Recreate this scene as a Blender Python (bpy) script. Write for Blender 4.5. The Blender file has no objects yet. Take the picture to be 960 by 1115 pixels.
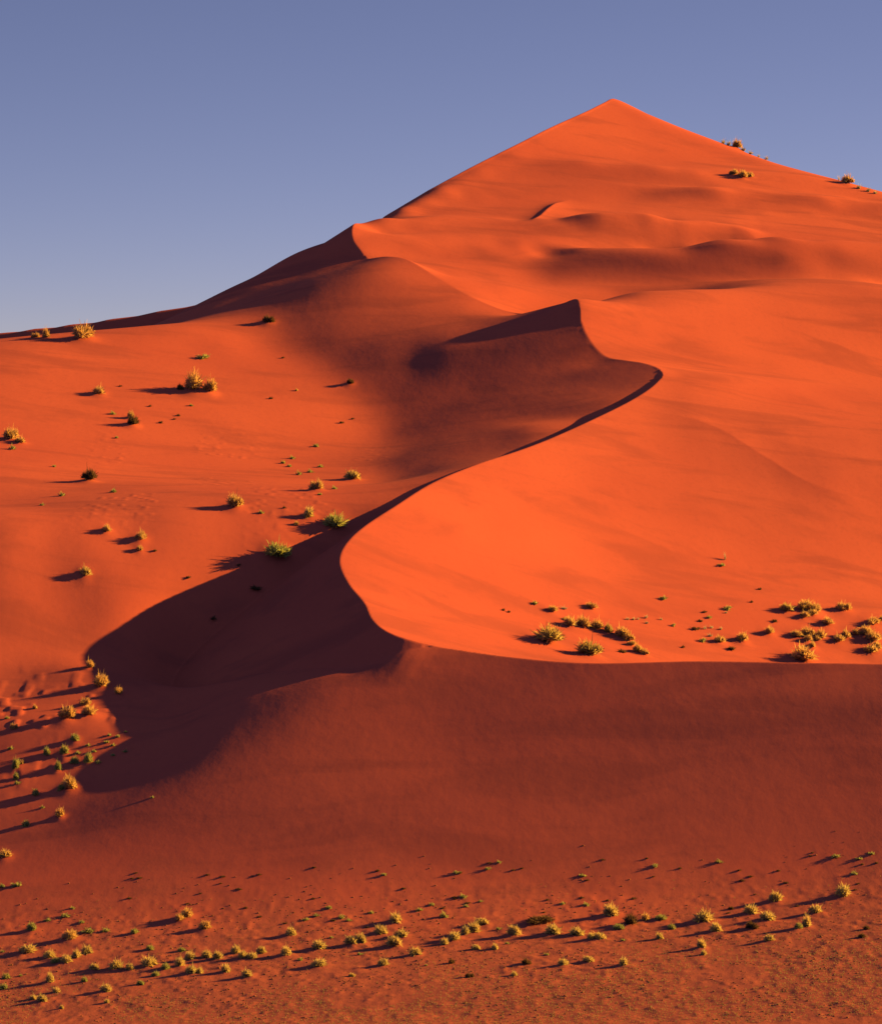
# Red desert dunes at low sun: one spline-modelled sand surface, shrubs, tufts, gravel.
import bpy, math, random
import numpy as np
random.seed(4); RNG = np.random.default_rng(4)
scene = bpy.context.scene; COL = scene.collection
# ---------------------------------------------------------------- terrain
class Spline:
    """uniform cubic tensor spline: a table of control heights over the ground plan"""
    def __init__(s, x0, x1, dx, y0, y1, dy):
        s.x0, s.dx, s.y0, s.dy = x0, dx, y0, dy
        s.nx = int(round((x1-x0)/dx))+3; s.ny = int(round((y1-y0)/dy))+3
        s.c = np.zeros(s.nx*s.ny)
    def ev(s, x, y):
        a = np.clip((x-s.x0)/s.dx, 0, s.nx-3-1e-6); c = np.clip((y-s.y0)/s.dy, 0, s.ny-3-1e-6)
        i = a.astype(int); j = c.astype(int); t = a-i; w = c-j
        b = lambda t: ((1-t)**3/6, (3*t**3-6*t*t+4)/6, (-3*t**3+3*t*t+3*t+1)/6, t**3/6)
        bx, by = b(t), b(w); r = 0
        for q in range(4):
            row = 0
            for p in range(4): row = row + bx[p]*s.c[(j+q)*s.nx+i+p]
            r = r + by[q]*row
        return r
def catmull(p, step=1.5):
    p = np.asarray(p, float); out = []
    q = np.vstack([2*p[0]-p[1], p, 2*p[-1]-p[-2]])
    for i in range(1, len(q)-2):
        p0, p1, p2, p3 = q[i-1:i+3]
        d0, d1, d2 = [max(np.linalg.norm((b-a)[:2])**.5, 1e-3) for a, b in ((p0, p1), (p1, p2), (p2, p3))]
        m1 = (p2-p1)+d1*((p1-p0)/d0-(p2-p0)/(d0+d1)); m2 = (p2-p1)+d1*((p3-p2)/d2-(p3-p1)/(d1+d2))
        n = max(2, int(np.linalg.norm((p2-p1)[:2])/step)); t = np.arange(n)[:, None]/n
        out.append((2*t**3-3*t**2+1)*p1+(t**3-2*t**2+t)*m1+(-2*t**3+3*t**2)*p2+(t**3-t**2)*m2)
    out.append(p[-1:]); return np.vstack(out)
def inpoly(x, y, poly):
    r = np.zeros(x.shape, bool); n = len(poly)
    for i in range(n):
        x1, y1 = poly[i]; x2, y2 = poly[(i+1) % n]
        if y1 == y2: continue
        r ^= ((y1 > y) != (y2 > y)) & (x < (x2-x1)*(y-y1)/(y2-y1)+x1)
    return r
def smooth(a, b, t):
    t = np.clip((t-a)/(b-a), 0, 1); return t*t*(3-2*t)
def vnoise(x, y, seed=0):
    xi = np.floor(x).astype(np.int64); yi = np.floor(y).astype(np.int64); fx = x-xi; fy = y-yi
    fx = fx*fx*fx*(fx*(fx*6-15)+10); fy = fy*fy*fy*(fy*(fy*6-15)+10)
    def hsh(i, j):
        n = (i*374761393+j*668265263+seed*974634777) & 0x7fffffff
        n = ((n ^ (n >> 13))*1274126177) & 0x7fffffff
        return ((n ^ (n >> 16)) & 0xffff)/65535.0
    return (hsh(xi, yi)*(1-fx)+hsh(xi+1, yi)*fx)*(1-fy)+(hsh(xi, yi+1)*(1-fx)+hsh(xi+1, yi+1)*fx)*fy
def fbm(x, y, seed=0, o=3):
    r = 0; a = 1; s = 0
    for k in range(o):
        r = r+a*(vnoise(x*2**k, y*2**k, seed+k)-.5); s += a; a *= .5
    return r/s*2
def crest_coords(x, y):
    """distance to the dune crest line, with the crest height and slip depth at the nearest point"""
    g = 3.0; x0, x1, y0, y1 = -120, 240, 40, 760
    gx = np.arange(x0, x1+g, g); gy = np.arange(y0, y1+g, g)
    GX, GY = np.meshgrid(gx, gy); pts = np.stack([GX.ravel(), GY.ravel()], 1); near = np.empty(len(pts), int)
    for a in range(0, len(pts), 4000):
        near[a:a+4000] = ((pts[a:a+4000, None, :]-KC[None, :, :2])**2).sum(-1).argmin(1)
    near = near.reshape(GX.shape)
    i = np.clip(np.rint((x-x0)/g).astype(int), 0, len(gx)-1); j = np.clip(np.rint((y-y0)/g).astype(int), 0, len(gy)-1)
    k0 = near[j, i]
    best = np.full(x.shape, 1e9); zz = np.zeros(x.shape); dd = np.zeros(x.shape); ll = np.zeros(x.shape)
    for o in range(-6, 6):
        k = np.clip(k0+o, 0, len(KC)-2); a = KC[k]; b = KC[k+1]; ex = b[..., 0]-a[..., 0]; ey = b[..., 1]-a[..., 1]
        t = np.clip(((x-a[..., 0])*ex+(y-a[..., 1])*ey)/(ex*ex+ey*ey+1e-9), 0, 1)
        d = np.hypot(x-a[..., 0]-t*ex, y-a[..., 1]-t*ey); m = d < best
        best = np.where(m, d, best); zz = np.where(m, a[..., 2]*(1-t)+b[..., 2]*t, zz)
        dd = np.where(m, a[..., 3]*(1-t)+b[..., 3]*t, dd); ll = np.where(m, k+t, ll)
    return best, zz, dd, ll
def talus(x, y, ll, c=.64):
    """loose sand lying at its angle of repose below the crest: the envelope of the cones under every crest point"""
    best = np.full(x.shape, -1e3); k0 = ll.astype(int)
    for o in range(-20, 21):
        k = np.clip(k0+o, 0, len(KC)-2); a = KC[k]; b = KC[k+1]; ex = b[:, 0]-a[:, 0]; ey = b[:, 1]-a[:, 1]; L = np.hypot(ex, ey)+1e-9
        s0 = ((x-a[:, 0])*ex+(y-a[:, 1])*ey)/L; p = np.abs((x-a[:, 0])*ey-(y-a[:, 1])*ex)/L
        m = np.clip((b[:, 2]-a[:, 2])/L, -.6, .6); s = np.clip(s0+p*m/np.sqrt(c*c-m*m), 0, L)
        z = a[:, 2]+(b[:, 2]-a[:, 2])*s/L-c*np.sqrt((s-s0)**2+p*p)
        soft = np.minimum(1, (a[:, 3]*(1-s/L)+b[:, 3]*s/L)/.4)          # no slip face where the crest is rounded
        best = np.maximum(best, np.where(soft > .1, z-(1-soft)*1.5, -1e3))
    return best
def ridges(x, y):
    """small sharp-crested dunes riding on the windward side: height, then fall-off length on either side of the crest"""
    r = np.zeros(x.shape); x_, y_ = x, y
    for a, wl, wr, pts in RIDGES:
        x, y = x_, y_
        if wl < 0: pts = [(p[1], p[0]) for p in pts]; x, y = y_, x_; wl = -wl        # a crest that runs away from the viewer
        q = catmull(np.array([(p[0], p[1], 0) for p in pts]), 2.0)[:, :2]; q = q[np.argsort(q[:, 0])]; x0, x1 = q[0, 0], q[-1, 0]; R = 6*max(wl, wr)
        bb = (x > x0) & (x < x1) & (y > q[:, 1].min()-R) & (y < q[:, 1].max()+R)
        if not bb.any(): continue
        X = x[bb]; g = np.gradient(q[:, 1], q[:, 0]+np.arange(len(q))*1e-6); g = np.clip(g, -3, 3); kw = 2*(len(g)//6)+1; g = np.convolve(np.pad(g, kw, 'edge'), np.ones(kw)/kw, 'same')[kw:-kw]; g = np.convolve(np.pad(g, kw, 'edge'), np.ones(kw)/kw, 'same')[kw:-kw]
        f = np.sqrt(1+np.interp(X, q[:, 0], g)**2); o = (y[bb]-np.interp(X, q[:, 0], q[:, 1]))/f; tt = (X-x0)/(x1-x0)
        env = smooth(0, .3, tt)*(1-smooth(.7, 1, tt)); w = np.where(o > 0, wl, wr)
        r[bb] += a*env*np.exp(-np.abs(o)/w)
    return r
def height(x, y, fine=True, bumps=True):
    """height of the sand at plan points x, y (metres)"""
    x = np.asarray(x, float); y = np.asarray(y, float)
    xc = np.clip(x, -145, 195); yc = np.clip(y, -135, 690)
    S = LEE.ev(xc, yc)
    near = np.zeros(x.shape, bool); near |= (x > -110) & (x < 225) & (y > 50) & (y < 740)
    ins = inpoly(xc, yc, POLY)
    W = WIND.ev(np.clip(xc, -58, 215), np.clip(yc, 52, 635))
    d = np.full(x.shape, 1e3); zk = np.zeros(x.shape); dr = np.zeros(x.shape); ll = np.zeros(x.shape)
    if near.any(): d[near], zk[near], dr[near], ll[near] = crest_coords(x[near], y[near])
    f = np.exp(-(d/9.0)**2); li = np.clip(ll, 0, len(KC)-1)
    W = W+np.interp(li, np.arange(len(KC)), EW)*f
    S = S+np.interp(li, np.arange(len(KC)), ES)*f
    m = (d < 30) & (dr > .02) & ~ins & (S < zk-.1)
    if m.any(): S[m] = np.maximum(S[m], talus(x[m], y[m], ll[m]))
    if bumps: W = W+ridges(x, y)*(1-np.exp(-(d/6.0)**2))
    yr = np.interp(x, AC[:, 0], AC[:, 1]); zr = np.interp(x, AC[:, 0], AC[:, 2])
    zb = zr-.5*(y-yr); k = np.clip(.5+.5*(zb-W)/.9, 0, 1); W = zb*(1-k)+W*k-.9*k*(1-k)+.2*np.exp(-((y-yr)/2.0)**2)
    h = np.where(ins, W, S)
    if fine:                                        # flutes where sand has slid below the crest
        m = (np.exp(-((x-32)**2+(y-302)**2)/90.0)+np.exp(-((x+10)**2+(y-84)**2)/26.0))*(~ins)*smooth(.2, 1.2, d)*np.exp(-d/6.0)
        h = h+m*.12*(vnoise(ll*1.7, d*.05, 61)-.5)
    # small relief: hummocks on the lower left flank and stony plain
    if fine:
        m = smooth(-75, -60, x)*(1-smooth(-14, -5, x))*smooth(120, 150, y)*(1-smooth(215, 270, y))*(~ins)
        b = vnoise(x/1.1, y/1.4, 5)*smooth(.42, .62, vnoise(x/14, y/24, 9))
        h = h+m*.07*smooth(.5, .9, b)
        m = (1-smooth(-52, -45, x))*smooth(45, 60, y)*(1-smooth(80, 100, y))*(~ins)
        h = h+m*.22*smooth(.5, .95, vnoise(x/1.5, y/2.4, 15))*smooth(.35, .6, vnoise(x/6, y/9, 17))
        m = 1-smooth(-8, 20, y)
        h = h+m*(.09*fbm(x/2.2, y/4.5, 21)+.08*smooth(.6, .95, vnoise(x/.9, y/1.6, 25)))
    # beyond the modelled hills the sand levels out to the open desert
    o = np.hypot(np.maximum(np.abs(x-25)-170, 0), np.maximum(np.abs(y-277)-413, 0))
    return h*(1-smooth(0, 260, o))+(fbm(x/160, y/160, 31)*6-2)*smooth(30, 300, o)

def unpack(t, n):                                     # running centimetre steps -> metres
    return np.cumsum(np.array(t))[:n]/100.0
# crest line of the great dune in plan: x, y, height, drop of the slip face under it
KX = np.array([(138.72, 44, 28.09, 0),
 (92.63, 53, 29.2, 0),
 (67.2, 60, 29.28, 0),
 (53.39, 62, 29.32, 0),
 (39.55, 65, 29.27, 0),
 (22.68, 67, 28.81, 0),
 (11.42, 71, 29.32, 0),
 (0, 76, 30.48, 0),
 (-5.78, 78, 31.76, 1.2),
 (-8.72, 81, 32.68, 3.5),
 (-11.02, 88, 34.05, 5),
 (-12.37, 96, 35.98, 7),
 (-15.15, 106, 38.46, 10),
 (-16.94, 116, 41.19, 12),
 (-16.79, 122, 43.01, 12),
 (-15.68, 127, 44.61, 11),
 (-13.06, 137, 46.63, 7),
 (-8.12, 150, 49.4, 2),
 (-1.66, 166, 52.86, 0.8),
 (6.84, 184, 55.77, 0.6),
 (13.96, 198, 57.58, 0.8),
 (19.5, 209, 59.21, 1.2),
 (29.2, 230, 62.67, 1.6),
 (39.48, 252, 66.91, 1.4),
 (44.31, 264, 69.6, 0.6),
 (46.26, 271, 71.45, 0.3),
 (45.84, 277, 72.95, 0.1),
 (43.07, 283, 74.08, 0),
 (39.4, 288, 74.65, 0),
 (35.68, 293, 75.42, 0),
 (32.92, 298, 78.2, 0),
 (30.63, 306, 83.04, 0.1),
 (30.19, 316, 88, 0.5),
 (27.13, 322, 87.25, 0.1),
 (22.77, 328, 86.07, 0),
 (19.39, 334, 85.09, 0.3),
 (14.72, 341, 85.78, 0),
 (5.74, 350, 89.69, 0),
 (-1.5, 360, 94.12, 0),
 (-8.07, 372, 98.27, 0),
 (-13.2, 380, 99.12, 0),
 (-17.72, 386, 98.82, 0),
 (-19.38, 391, 100.72, 1),
 (-21.3, 397, 103.34, 2),
 (-21.9, 403, 105.77, 3),
 (-21.61, 410, 107.8, 3),
 (-19.5, 428, 108.3, 3),
 (-15, 450, 108, 3),
 (-8, 480, 104, 3),
 (0, 580, 100, 3),
 (0, 740, 90, 3)])
# summit ridge line: x, y, height
AX = np.array([(-19.89, 436, 107.25),
 (-15.44, 450, 110.54),
 (-2.44, 478, 119.56),
 (10.02, 502, 127.35),
 (20.44, 522, 133.44),
 (31.35, 545, 139.92),
 (42.8, 570, 146.21),
 (48.82, 585, 149.88),
 (50.96, 590, 151.03),
 (52.91, 591, 150.55),
 (60.06, 592, 147.07),
 (70.85, 590, 141.77),
 (86.4, 580, 135.24),
 (98.98, 570, 129.9),
 (111.3, 560, 125.7),
 (125.4, 545, 120.84),
 (149.35, 530, 114.05),
 (205, 500, 99.25)])
# secondary crests: height, fall-off behind, fall-off in front, line in plan
RIDGES = [
(0.6, 14, 6, [(50.74, 490.0), (64.53, 492.8), (79.65, 495.6), (95.04, 500.4), (117.51, 504.4)]),
(0.7, 14, 6, [(34.03, 438.8), (40.2, 440.4), (50.27, 444.0), (60.21, 444.4)]),
(0.6, 14, 6, [(55.84, 442.4), (67.75, 447.6), (79.33, 450.0), (84.58, 414.4)]),
(0.8, 16, 8, [(4, 398), (14, 402), (27.48, 416.0), (36.56, 414.0), (53.82, 408.4), (73.06, 407.6), (81.49, 408.0), (88.23, 407.2)]),
(0.8, 26, 14, [(39.1, 244.8), (48.39, 244.4), (55.47, 239.6), (63.56, 226.4), (71.44, 214.4), (80.06, 211.6), (89.0, 212.0)]),
(0.3, 14, 10, [(62.83, 239.2), (71.6, 234.4), (82.26, 231.2), (92.11, 229.6)]),
(1.2, -5, 2.2, [(22.67, 434.8), (26.73, 454.8), (30.56, 470.0), (34.8, 480.4)]),]
LEE_T = [-1681, 36, 36, 36, 36, 36, 36, 36, 36, 36, 36, 36, 36, 36, 36, 36, 36, 36, 36, 36, 36, 37, 36, 36, 36, 33, 32, 29, 26, 24, 24, 24, 24, 23, 24, 24, 24, 24, 24, 24, 24, 24, 24, 24, 24, 24, 24, 24, 24, 24, 24, 24, 24, 24,
24, 24, 24, 24, 24, 24, 24, -1707, 36, 36, 36, 36, 36, 36, 36, 36, 36, 36, 36, 36, 36, 36, 36, 36, 36, 36, 36, 36, 36, 37, 36, 36, 34, 32, 28, 26, 24, 24, 23, 24, 24, 24, 24, 24, 24, 24, 24, 24, 24, 24, 24, 24, 24, 24,
24, 24, 24, 24, 24, 24, 24, 24, 24, 24, 24, 24, 24, 24, -1707, 36, 36, 36, 36, 36, 36, 36, 36, 36, 36, 36, 36, 36, 36, 36, 36, 36, 36, 36, 36, 36, 37, 36, 36, 34, 32, 29, 25, 24, 24, 23, 24, 24, 24, 24, 24, 24, 24, 24,
24, 24, 24, 24, 24, 24, 24, 24, 24, 24, 24, 24, 24, 24, 24, 24, 24, 24, 24, 24, 24, -1707, 36, 36, 36, 36, 36, 36, 36, 36, 36, 36, 36, 36, 36, 36, 36, 36, 36, 36, 36, 36, 36, 37, 36, 36, 34, 32, 28, 26, 24, 24, 23, 24,
24, 24, 24, 24, 24, 24, 24, 24, 24, 24, 24, 24, 24, 24, 24, 24, 24, 24, 24, 24, 24, 24, 24, 24, 24, 24, 24, 24, -1707, 36, 36, 36, 36, 36, 36, 36, 36, 36, 36, 36, 36, 36, 36, 36, 36, 36, 36, 36, 36, 36, 36, 37, 36, 34,
32, 28, 26, 24, 24, 23, 24, 24, 24, 24, 24, 24, 24, 24, 24, 24, 24, 24, 24, 24, 24, 24, 24, 24, 24, 24, 24, 24, 24, 24, 24, 24, 24, 24, 24, -1707, 36, 36, 36, 36, 36, 36, 36, 36, 36, 36, 36, 36, 36, 36, 36, 36, 36, 36,
36, 36, 36, 36, 37, 36, 34, 32, 29, 26, 24, 23, 24, 24, 24, 24, 23, 24, 24, 24, 24, 24, 24, 24, 24, 24, 24, 24, 24, 24, 24, 24, 24, 24, 24, 24, 24, 24, 24, 24, 24, 24, -1707, 36, 36, 36, 36, 36, 36, 36, 36, 36, 36, 36,
36, 36, 36, 36, 36, 36, 36, 36, 36, 36, 37, 37, 36, 35, 32, 29, 26, 24, 23, 24, 23, 24, 23, 24, 23, 24, 24, 24, 24, 24, 24, 24, 24, 24, 24, 24, 24, 24, 24, 24, 24, 24, 24, 24, 24, 24, 24, 24, 24, -1707, 36, 36, 36, 36,
36, 36, 36, 36, 36, 36, 36, 36, 36, 36, 36, 36, 37, 36, 36, 37, 36, 37, 37, 37, 34, 33, 28, 26, 23, 23, 23, 22, 23, 22, 24, 24, 25, 25, 23, 24, 24, 24, 25, 24, 24, 24, 24, 24, 24, 24, 24, 24, 24, 24, 24, 24, 24, 24, 24,
24, -1708, 37, 36, 36, 36, 36, 36, 36, 36, 36, 36, 36, 36, 37, 36, 37, 36, 37, 36, 37, 36, 37, 36, 37, 35, 34, 30, 27, 24, 22, 21, 21, 21, 23, 23, 27, 27, 30, 27, 23, 22, 23, 25, 24, 25, 24, 24, 24, 24, 24, 24, 24, 24,
24, 24, 24, 24, 24, 24, 24, 24, -1708, 36, 37, 36, 36, 36, 36, 36, 36, 36, 36, 37, 37, 36, 37, 36, 37, 36, 36, 35, 35, 35, 35, 33, 32, 30, 26, 23, 21, 20, 21, 22, 24, 26, 29, 34, 36, 41, 29, 18, 18, 20, 23, 24, 25, 25,
24, 24, 24, 24, 24, 24, 24, 24, 24, 24, 24, 24, 24, 24, 24, -1709, 37, 37, 36, 36, 36, 36, 36, 36, 37, 36, 37, 37, 36, 35, 35, 34, 34, 34, 32, 32, 31, 30, 29, 26, 25, 21, 22, 21, 25, 28, 32, 35, 39, 41, 43, 40, 44, 28,
6, 9, 14, 21, 24, 25, 25, 25, 24, 24, 24, 24, 24, 24, 24, 24, 24, 24, 24, 24, 24, 24, -1710, 37, 37, 37, 37, 36, 35, 37, 36, 37, 36, 36, 35, 32, 29, 29, 30, 31, 30, 30, 29, 29, 29, 30, 30, 32, 34, 37, 36, 36, 34, 35, 34,
35, 36, 40, 38, 43, 33, -2, -1, 8, 18, 23, 26, 26, 24, 25, 24, 24, 24, 23, 24, 24, 24, 24, 25, 24, 24, 23, 24, -1713, 39, 38, 38, 36, 36, 36, 37, 36, 36, 36, 34, 31, 24, 18, 17, 29, 35, 37, 40, 41, 42, 40, 39, 36, 35,
31, 30, 28, 28, 28, 31, 33, 37, 40, 44, 44, 45, 42, -8, -10, 0, 15, 22, 26, 26, 26, 24, 24, 24, 24, 24, 24, 24, 24, 24, 24, 24, 24, 23, 23, -1717, 40, 39, 39, 37, 37, 36, 36, 36, 35, 35, 33, 28, 21, 14, 18, 46, 45, 44,
43, 38, 36, 32, 31, 28, 29, 29, 29, 30, 29, 29, 33, 36, 40, 42, 47, 48, 49, 51, -5, -17, -8, 10, 21, 25, 27, 26, 25, 25, 23, 24, 24, 24, 24, 24, 24, 24, 24, 24, 22, 22, -1721, 40, 41, 39, 38, 37, 36, 36, 35, 34, 34, 33,
32, 30, 27, 29, 40, 36, 40, 37, 35, 33, 30, 28, 25, 26, 27, 27, 27, 30, 30, 34, 37, 42, 46, 50, 52, 50, 57, 8, -23, -18, 3, 18, 24, 28, 26, 25, 25, 24, 24, 24, 24, 24, 24, 25, 25, 24, 23, 21, 20, -1717, 39, 39, 39, 37,
36, 36, 34, 34, 34, 34, 38, 42, 49, 48, 35, 33, 35, 36, 34, 31, 29, 27, 24, 22, 22, 21, 22, 24, 26, 28, 33, 36, 39, 43, 48, 53, 53, 68, 32, -29, -33, -8, 11, 22, 27, 26, 26, 24, 24, 24, 25, 25, 25, 25, 26, 25, 25, 23,
22, 18, -1692, 34, 34, 35, 35, 35, 35, 34, 34, 34, 39, 47, 61, 76, 77, 35, 32, 34, 35, 32, 29, 25, 24, 19, 16, 15, 15, 14, 16, 19, 21, 26, 30, 36, 42, 48, 57, 59, 72, 55, -35, -48, -21, 3, 18, 25, 26, 26, 25, 25, 24, 25,
25, 25, 26, 26, 25, 26, 24, 22, 20, -1639, 28, 28, 30, 32, 34, 35, 35, 37, 40, 48, 62, 82, 104, 97, 24, 28, 30, 31, 29, 27, 23, 22, 18, 16, 14, 12, 12, 14, 16, 20, 24, 28, 34, 40, 47, 53, 54, 63, 68, -23, -48, -24, -3,
15, 23, 27, 27, 28, 25, 25, 23, 22, 20, 22, 21, 22, 21, 22, 20, 21, -1581, 29, 28, 29, 32, 34, 37, 39, 43, 51, 61, 79, 97, 111, 91, 27, 33, 29, 33, 35, 33, 32, 28, 25, 21, 17, 15, 15, 14, 12, 14, 17, 21, 28, 37, 44, 51,
56, 57, 70, 8, -25, -18, -1, 16, 25, 31, 33, 33, 29, 23, 16, 11, 7, 7, 6, 7, 9, 9, 10, 9, -1562, 30, 31, 31, 34, 36, 39, 43, 48, 56, 66, 78, 89, 94, 77, 53, 59, 54, 44, 45, 51, 48, 44, 43, 38, 30, 24, 20, 18, 21, 20, 17,
18, 19, 20, 25, 33, 42, 42, 54, 35, 7, 8, 18, 29, 36, 41, 43, 41, 35, 21, 5, -7, -14, -16, -16, -13, -11, -8, -7, -5, -1591, 33, 34, 34, 36, 38, 41, 45, 49, 55, 60, 66, 68, 67, 69, 80, 81, 76, 93, 68, 56, 58, 56, 50, 49,
48, 43, 31, 25, 23, 26, 32, 29, 27, 19, 13, 13, 19, 24, 33, 37, 38, 44, 48, 49, 51, 53, 53, 52, 47, 19, -11, -29, -39, -41, -39, -35, -30, -26, -24, -21, -1646, 35, 36, 36, 38, 40, 42, 45, 49, 52, 56, 57, 59, 57, 63, 65,
62, 90, 136, 108, 81, 61, 53, 48, 39, 32, 31, 50, 48, 45, 40, 40, 45, 47, 45, 42, 31, 16, 6, 6, 12, 69, 78, 73, 65, 60, 57, 57, 56, 66, 18, -31, -52, -60, -61, -58, -53, -46, -41, -37, -34, -1712, 37, 38, 38, 39, 40, 43,
44, 47, 50, 53, 57, 57, 56, 49, 33, 20, 52, 89, 169, 156, 99, 59, 43, 54, 37, 34, 47, 54, 52, 48, 55, 57, 52, 48, 51, 55, 59, 49, 25, -8, 94, 79, 72, 60, 55, 50, 48, 46, 55, 15, -34, -57, -67, -69, -66, -62, -56, -51,
-46, -43, -1769, 39, 39, 40, 39, 40, 41, 41, 44, 45, 50, 55, 61, 65, 61, 34, -14, -5, 23, 164, 233, 116, 113, 53, 28, 35, 44, 60, 55, 51, 43, 49, 54, 55, 49, 44, 38, 46, 63, 84, 107, 127, 63, 55, 46, 44, 40, 38, 34, 27,
4, -27, -48, -60, -65, -66, -63, -59, -54, -50, -48, -1805, 40, 41, 40, 40, 39, 38, 37, 35, 36, 37, 42, 50, 65, 79, 81, 47, 37, -64, -51, 274, 164, 131, 125, 47, 32, 6, 48, 53, 65, 66, 45, 39, 50, 75, 76, 25, 5, 42, 94,
132, 125, 87, 66, 52, 43, 37, 31, 24, 14, -4, -22, -39, -51, -56, -59, -59, -56, -53, -50, -48, -1816, 43, 42, 42, 40, 38, 36, 31, 26, 20, 14, 8, 7, 9, 18, 28, 20, 20, -31, -90, 275, 207, 135, 152, 106, 275, 13, -23, 49,
65, 71, 51, 42, 46, 59, 56, 36, 29, 49, 82, 105, 106, 89, 73, 58, 47, 37, 29, 19, 9, -5, -18, -31, -41, -47, -50, -51, -51, -48, -47, -46, -1798, 45, 44, 44, 43, 40, 36, 29, 20, 8, -8, -25, -42, -49, -36, 18, 56, -5, 69,
-57, 74, 133, 93, 103, 87, 224, 181, 89, 93, 89, 84, 71, 61, 59, 59, 56, 49, 48, 59, 75, 87, 89, 82, 71, 59, 49, 39, 28, 19, 8, -2, -14, -23, -32, -37, -41, -43, -43, -43, -41, -41, -1757, 47, 48, 47, 47, 45, 42, 35, 25,
10, -11, -39, -71, -102, -103, -22, 84, -44, -131, -183, 89, 185, 63, 155, 200, 192, 162, 133, 123, 115, 105, 93, 84, 76, 70, 66, 62, 61, 66, 72, 78, 78, 74, 67, 58, 49, 39, 29, 20, 11, 1, -8, -16, -23, -29, -32, -34,
-35, -36, -35, -35, -1699, 49, 51, 51, 53, 52, 52, 49, 43, 32, 16, -12, -49, -99, -147, -164, -149, -107, -299, -470, 180, 351, 68, 221, 220, 204, 192, 171, 156, 142, 130, 116, 103, 93, 85, 78, 73, 70, 71, 72, 73, 72,
68, 63, 55, 48, 39, 31, 22, 14, 5, -2, -9, -16, -20, -23, -26, -28, -28, -29, -28, -1634, 51, 52, 54, 57, 60, 63, 64, 66, 65, 59, 49, 25, -21, -118, -263, -188, -66, -334, -616, -75, 130, 190, 152, 296, 167, 169, 176,
171, 162, 148, 133, 119, 106, 96, 87, 81, 77, 73, 72, 71, 68, 64, 59, 53, 47, 39, 32, 25, 17, 9, 4, -3, -8, -12, -16, -19, -19, -21, -22, -22, -1569, 50, 52, 54, 58, 62, 67, 73, 78, 85, 88, 87, 73, 32, -73, -181, -83,
-194, -196, -326, -298, -111, 46, -176, 119, 209, 219, 211, 194, 176, 159, 141, 125, 112, 101, 92, 84, 78, 75, 71, 68, 65, 61, 57, 51, 46, 40, 33, 27, 20, 14, 9, 3, -1, -6, -8, -11, -13, -14, -15, -15, -1511, 47, 47, 51,
53, 58, 62, 67, 73, 79, 83, 85, 77, 45, -35, -96, -54, -154, -63, -140, -217, -175, -180, -211, -26, 116, 174, 185, 177, 163, 148, 133, 120, 108, 98, 89, 82, 77, 73, 69, 66, 62, 59, 54, 51, 45, 40, 35, 29, 23, 19, 13, 9,
4, 1, -2, -4, -6, -8, -8, -9, -1461, 40, 42, 42, 45, 46, 49, 50, 51, 52, 53, 49, 41, 28, 5, -9, -9, -56, 7, -74, -126, -99, -179, -203, -111, 63, 110, 124, 126, 123, 118, 110, 103, 94, 88, 82, 77, 72, 69, 65, 63, 59, 57,
53, 49, 45, 41, 36, 32, 27, 22, 18, 13, 10, 7, 4, 2, 0, -1, -2, -3, -1421, 33, 33, 34, 33, 33, 31, 30, 25, 21, 16, 10, 2, 8, 34, 40, 31, 13, 15, -28, -43, -55, -95, -117, -27, 40, 18, 42, 64, 76, 82, 83, 80, 78, 74, 71,
68, 65, 63, 62, 59, 57, 55, 52, 49, 45, 42, 38, 34, 30, 26, 22, 18, 15, 12, 10, 7, 6, 5, 3, 3, -1387, 25, 24, 24, 23, 20, 18, 13, 8, 1, -4, -9, -11, 0, 28, 42, 39, 31, 20, -1, -15, -31, -45, -47, 0, 16, 20, 43, 52, 57,
60, 61, 61, 61, 61, 59, 59, 59, 58, 57, 56, 55, 53, 52, 49, 46, 44, 40, 36, 33, 30, 26, 23, 20, 17, 14, 13, 11, 9, 9, 8, -1359, 18, 17, 16, 14, 11, 7, 4, -2, -5, -10, -12, -13, -8, 5, 17, 22, 21, 14, 4, -5, -14, -17,
-10, 12, 32, 60, 57, 51, 50, 48, 47, 47, 48, 50, 50, 51, 53, 54, 54, 54, 54, 53, 52, 50, 47, 46, 42, 40, 36, 33, 30, 27, 24, 21, 20, 17, 15, 15, 13, 13, -1333, 12, 10, 10, 6, 4, 1, -2, -6, -9, -11, -13, -16, -22, -25,
-9, -2, 2, 2, -3, -6, -8, -4, 11, 36, 64, 80, 68, 65, 54, 44, 41, 39, 40, 42, 44, 47, 49, 51, 53, 54, 54, 54, 53, 52, 50, 47, 46, 42, 40, 36, 34, 31, 28, 26, 23, 21, 20, 19, 18, 17, -1309, 7, 5, 4, 1, -1, -5, -8, -10,
-14, -15, -18, -24, -40, -48, -25, -25, -16, -13, -15, -16, -14, -8, 10, 42, 83, 110, 111, 88, 58, 45, 38, 36, 37, 39, 42, 45, 49, 52, 53, 56, 56, 56, 55, 55, 52, 51, 48, 46, 43, 40, 37, 35, 31, 30, 27, 25, 24, 22, 21,
21, -1284, 2, 2, -1, -3, -7, -10, -14, -17, -21, -25, -30, -37, -48, -50, -39, -44, -30, -25, -33, -27, -27, -25, -10, 26, 105, 150, 134, 98, 75, 56, 44, 39, 38, 41, 43, 48, 51, 55, 57, 58, 60, 59, 59, 58, 56, 54, 52,
49, 46, 44, 40, 38, 35, 32, 31, 28, 27, 25, 25, 24, -1260, -1, -1, -4, -7, -11, -15, -20, -25, -29, -35, -41, -46, -52, -53, -50, -49, -41, -40, -44, -33, -34, -41, -33, -17, 126, 187, 137, 108, 88, 64, 48, 41, 42, 45,
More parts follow.
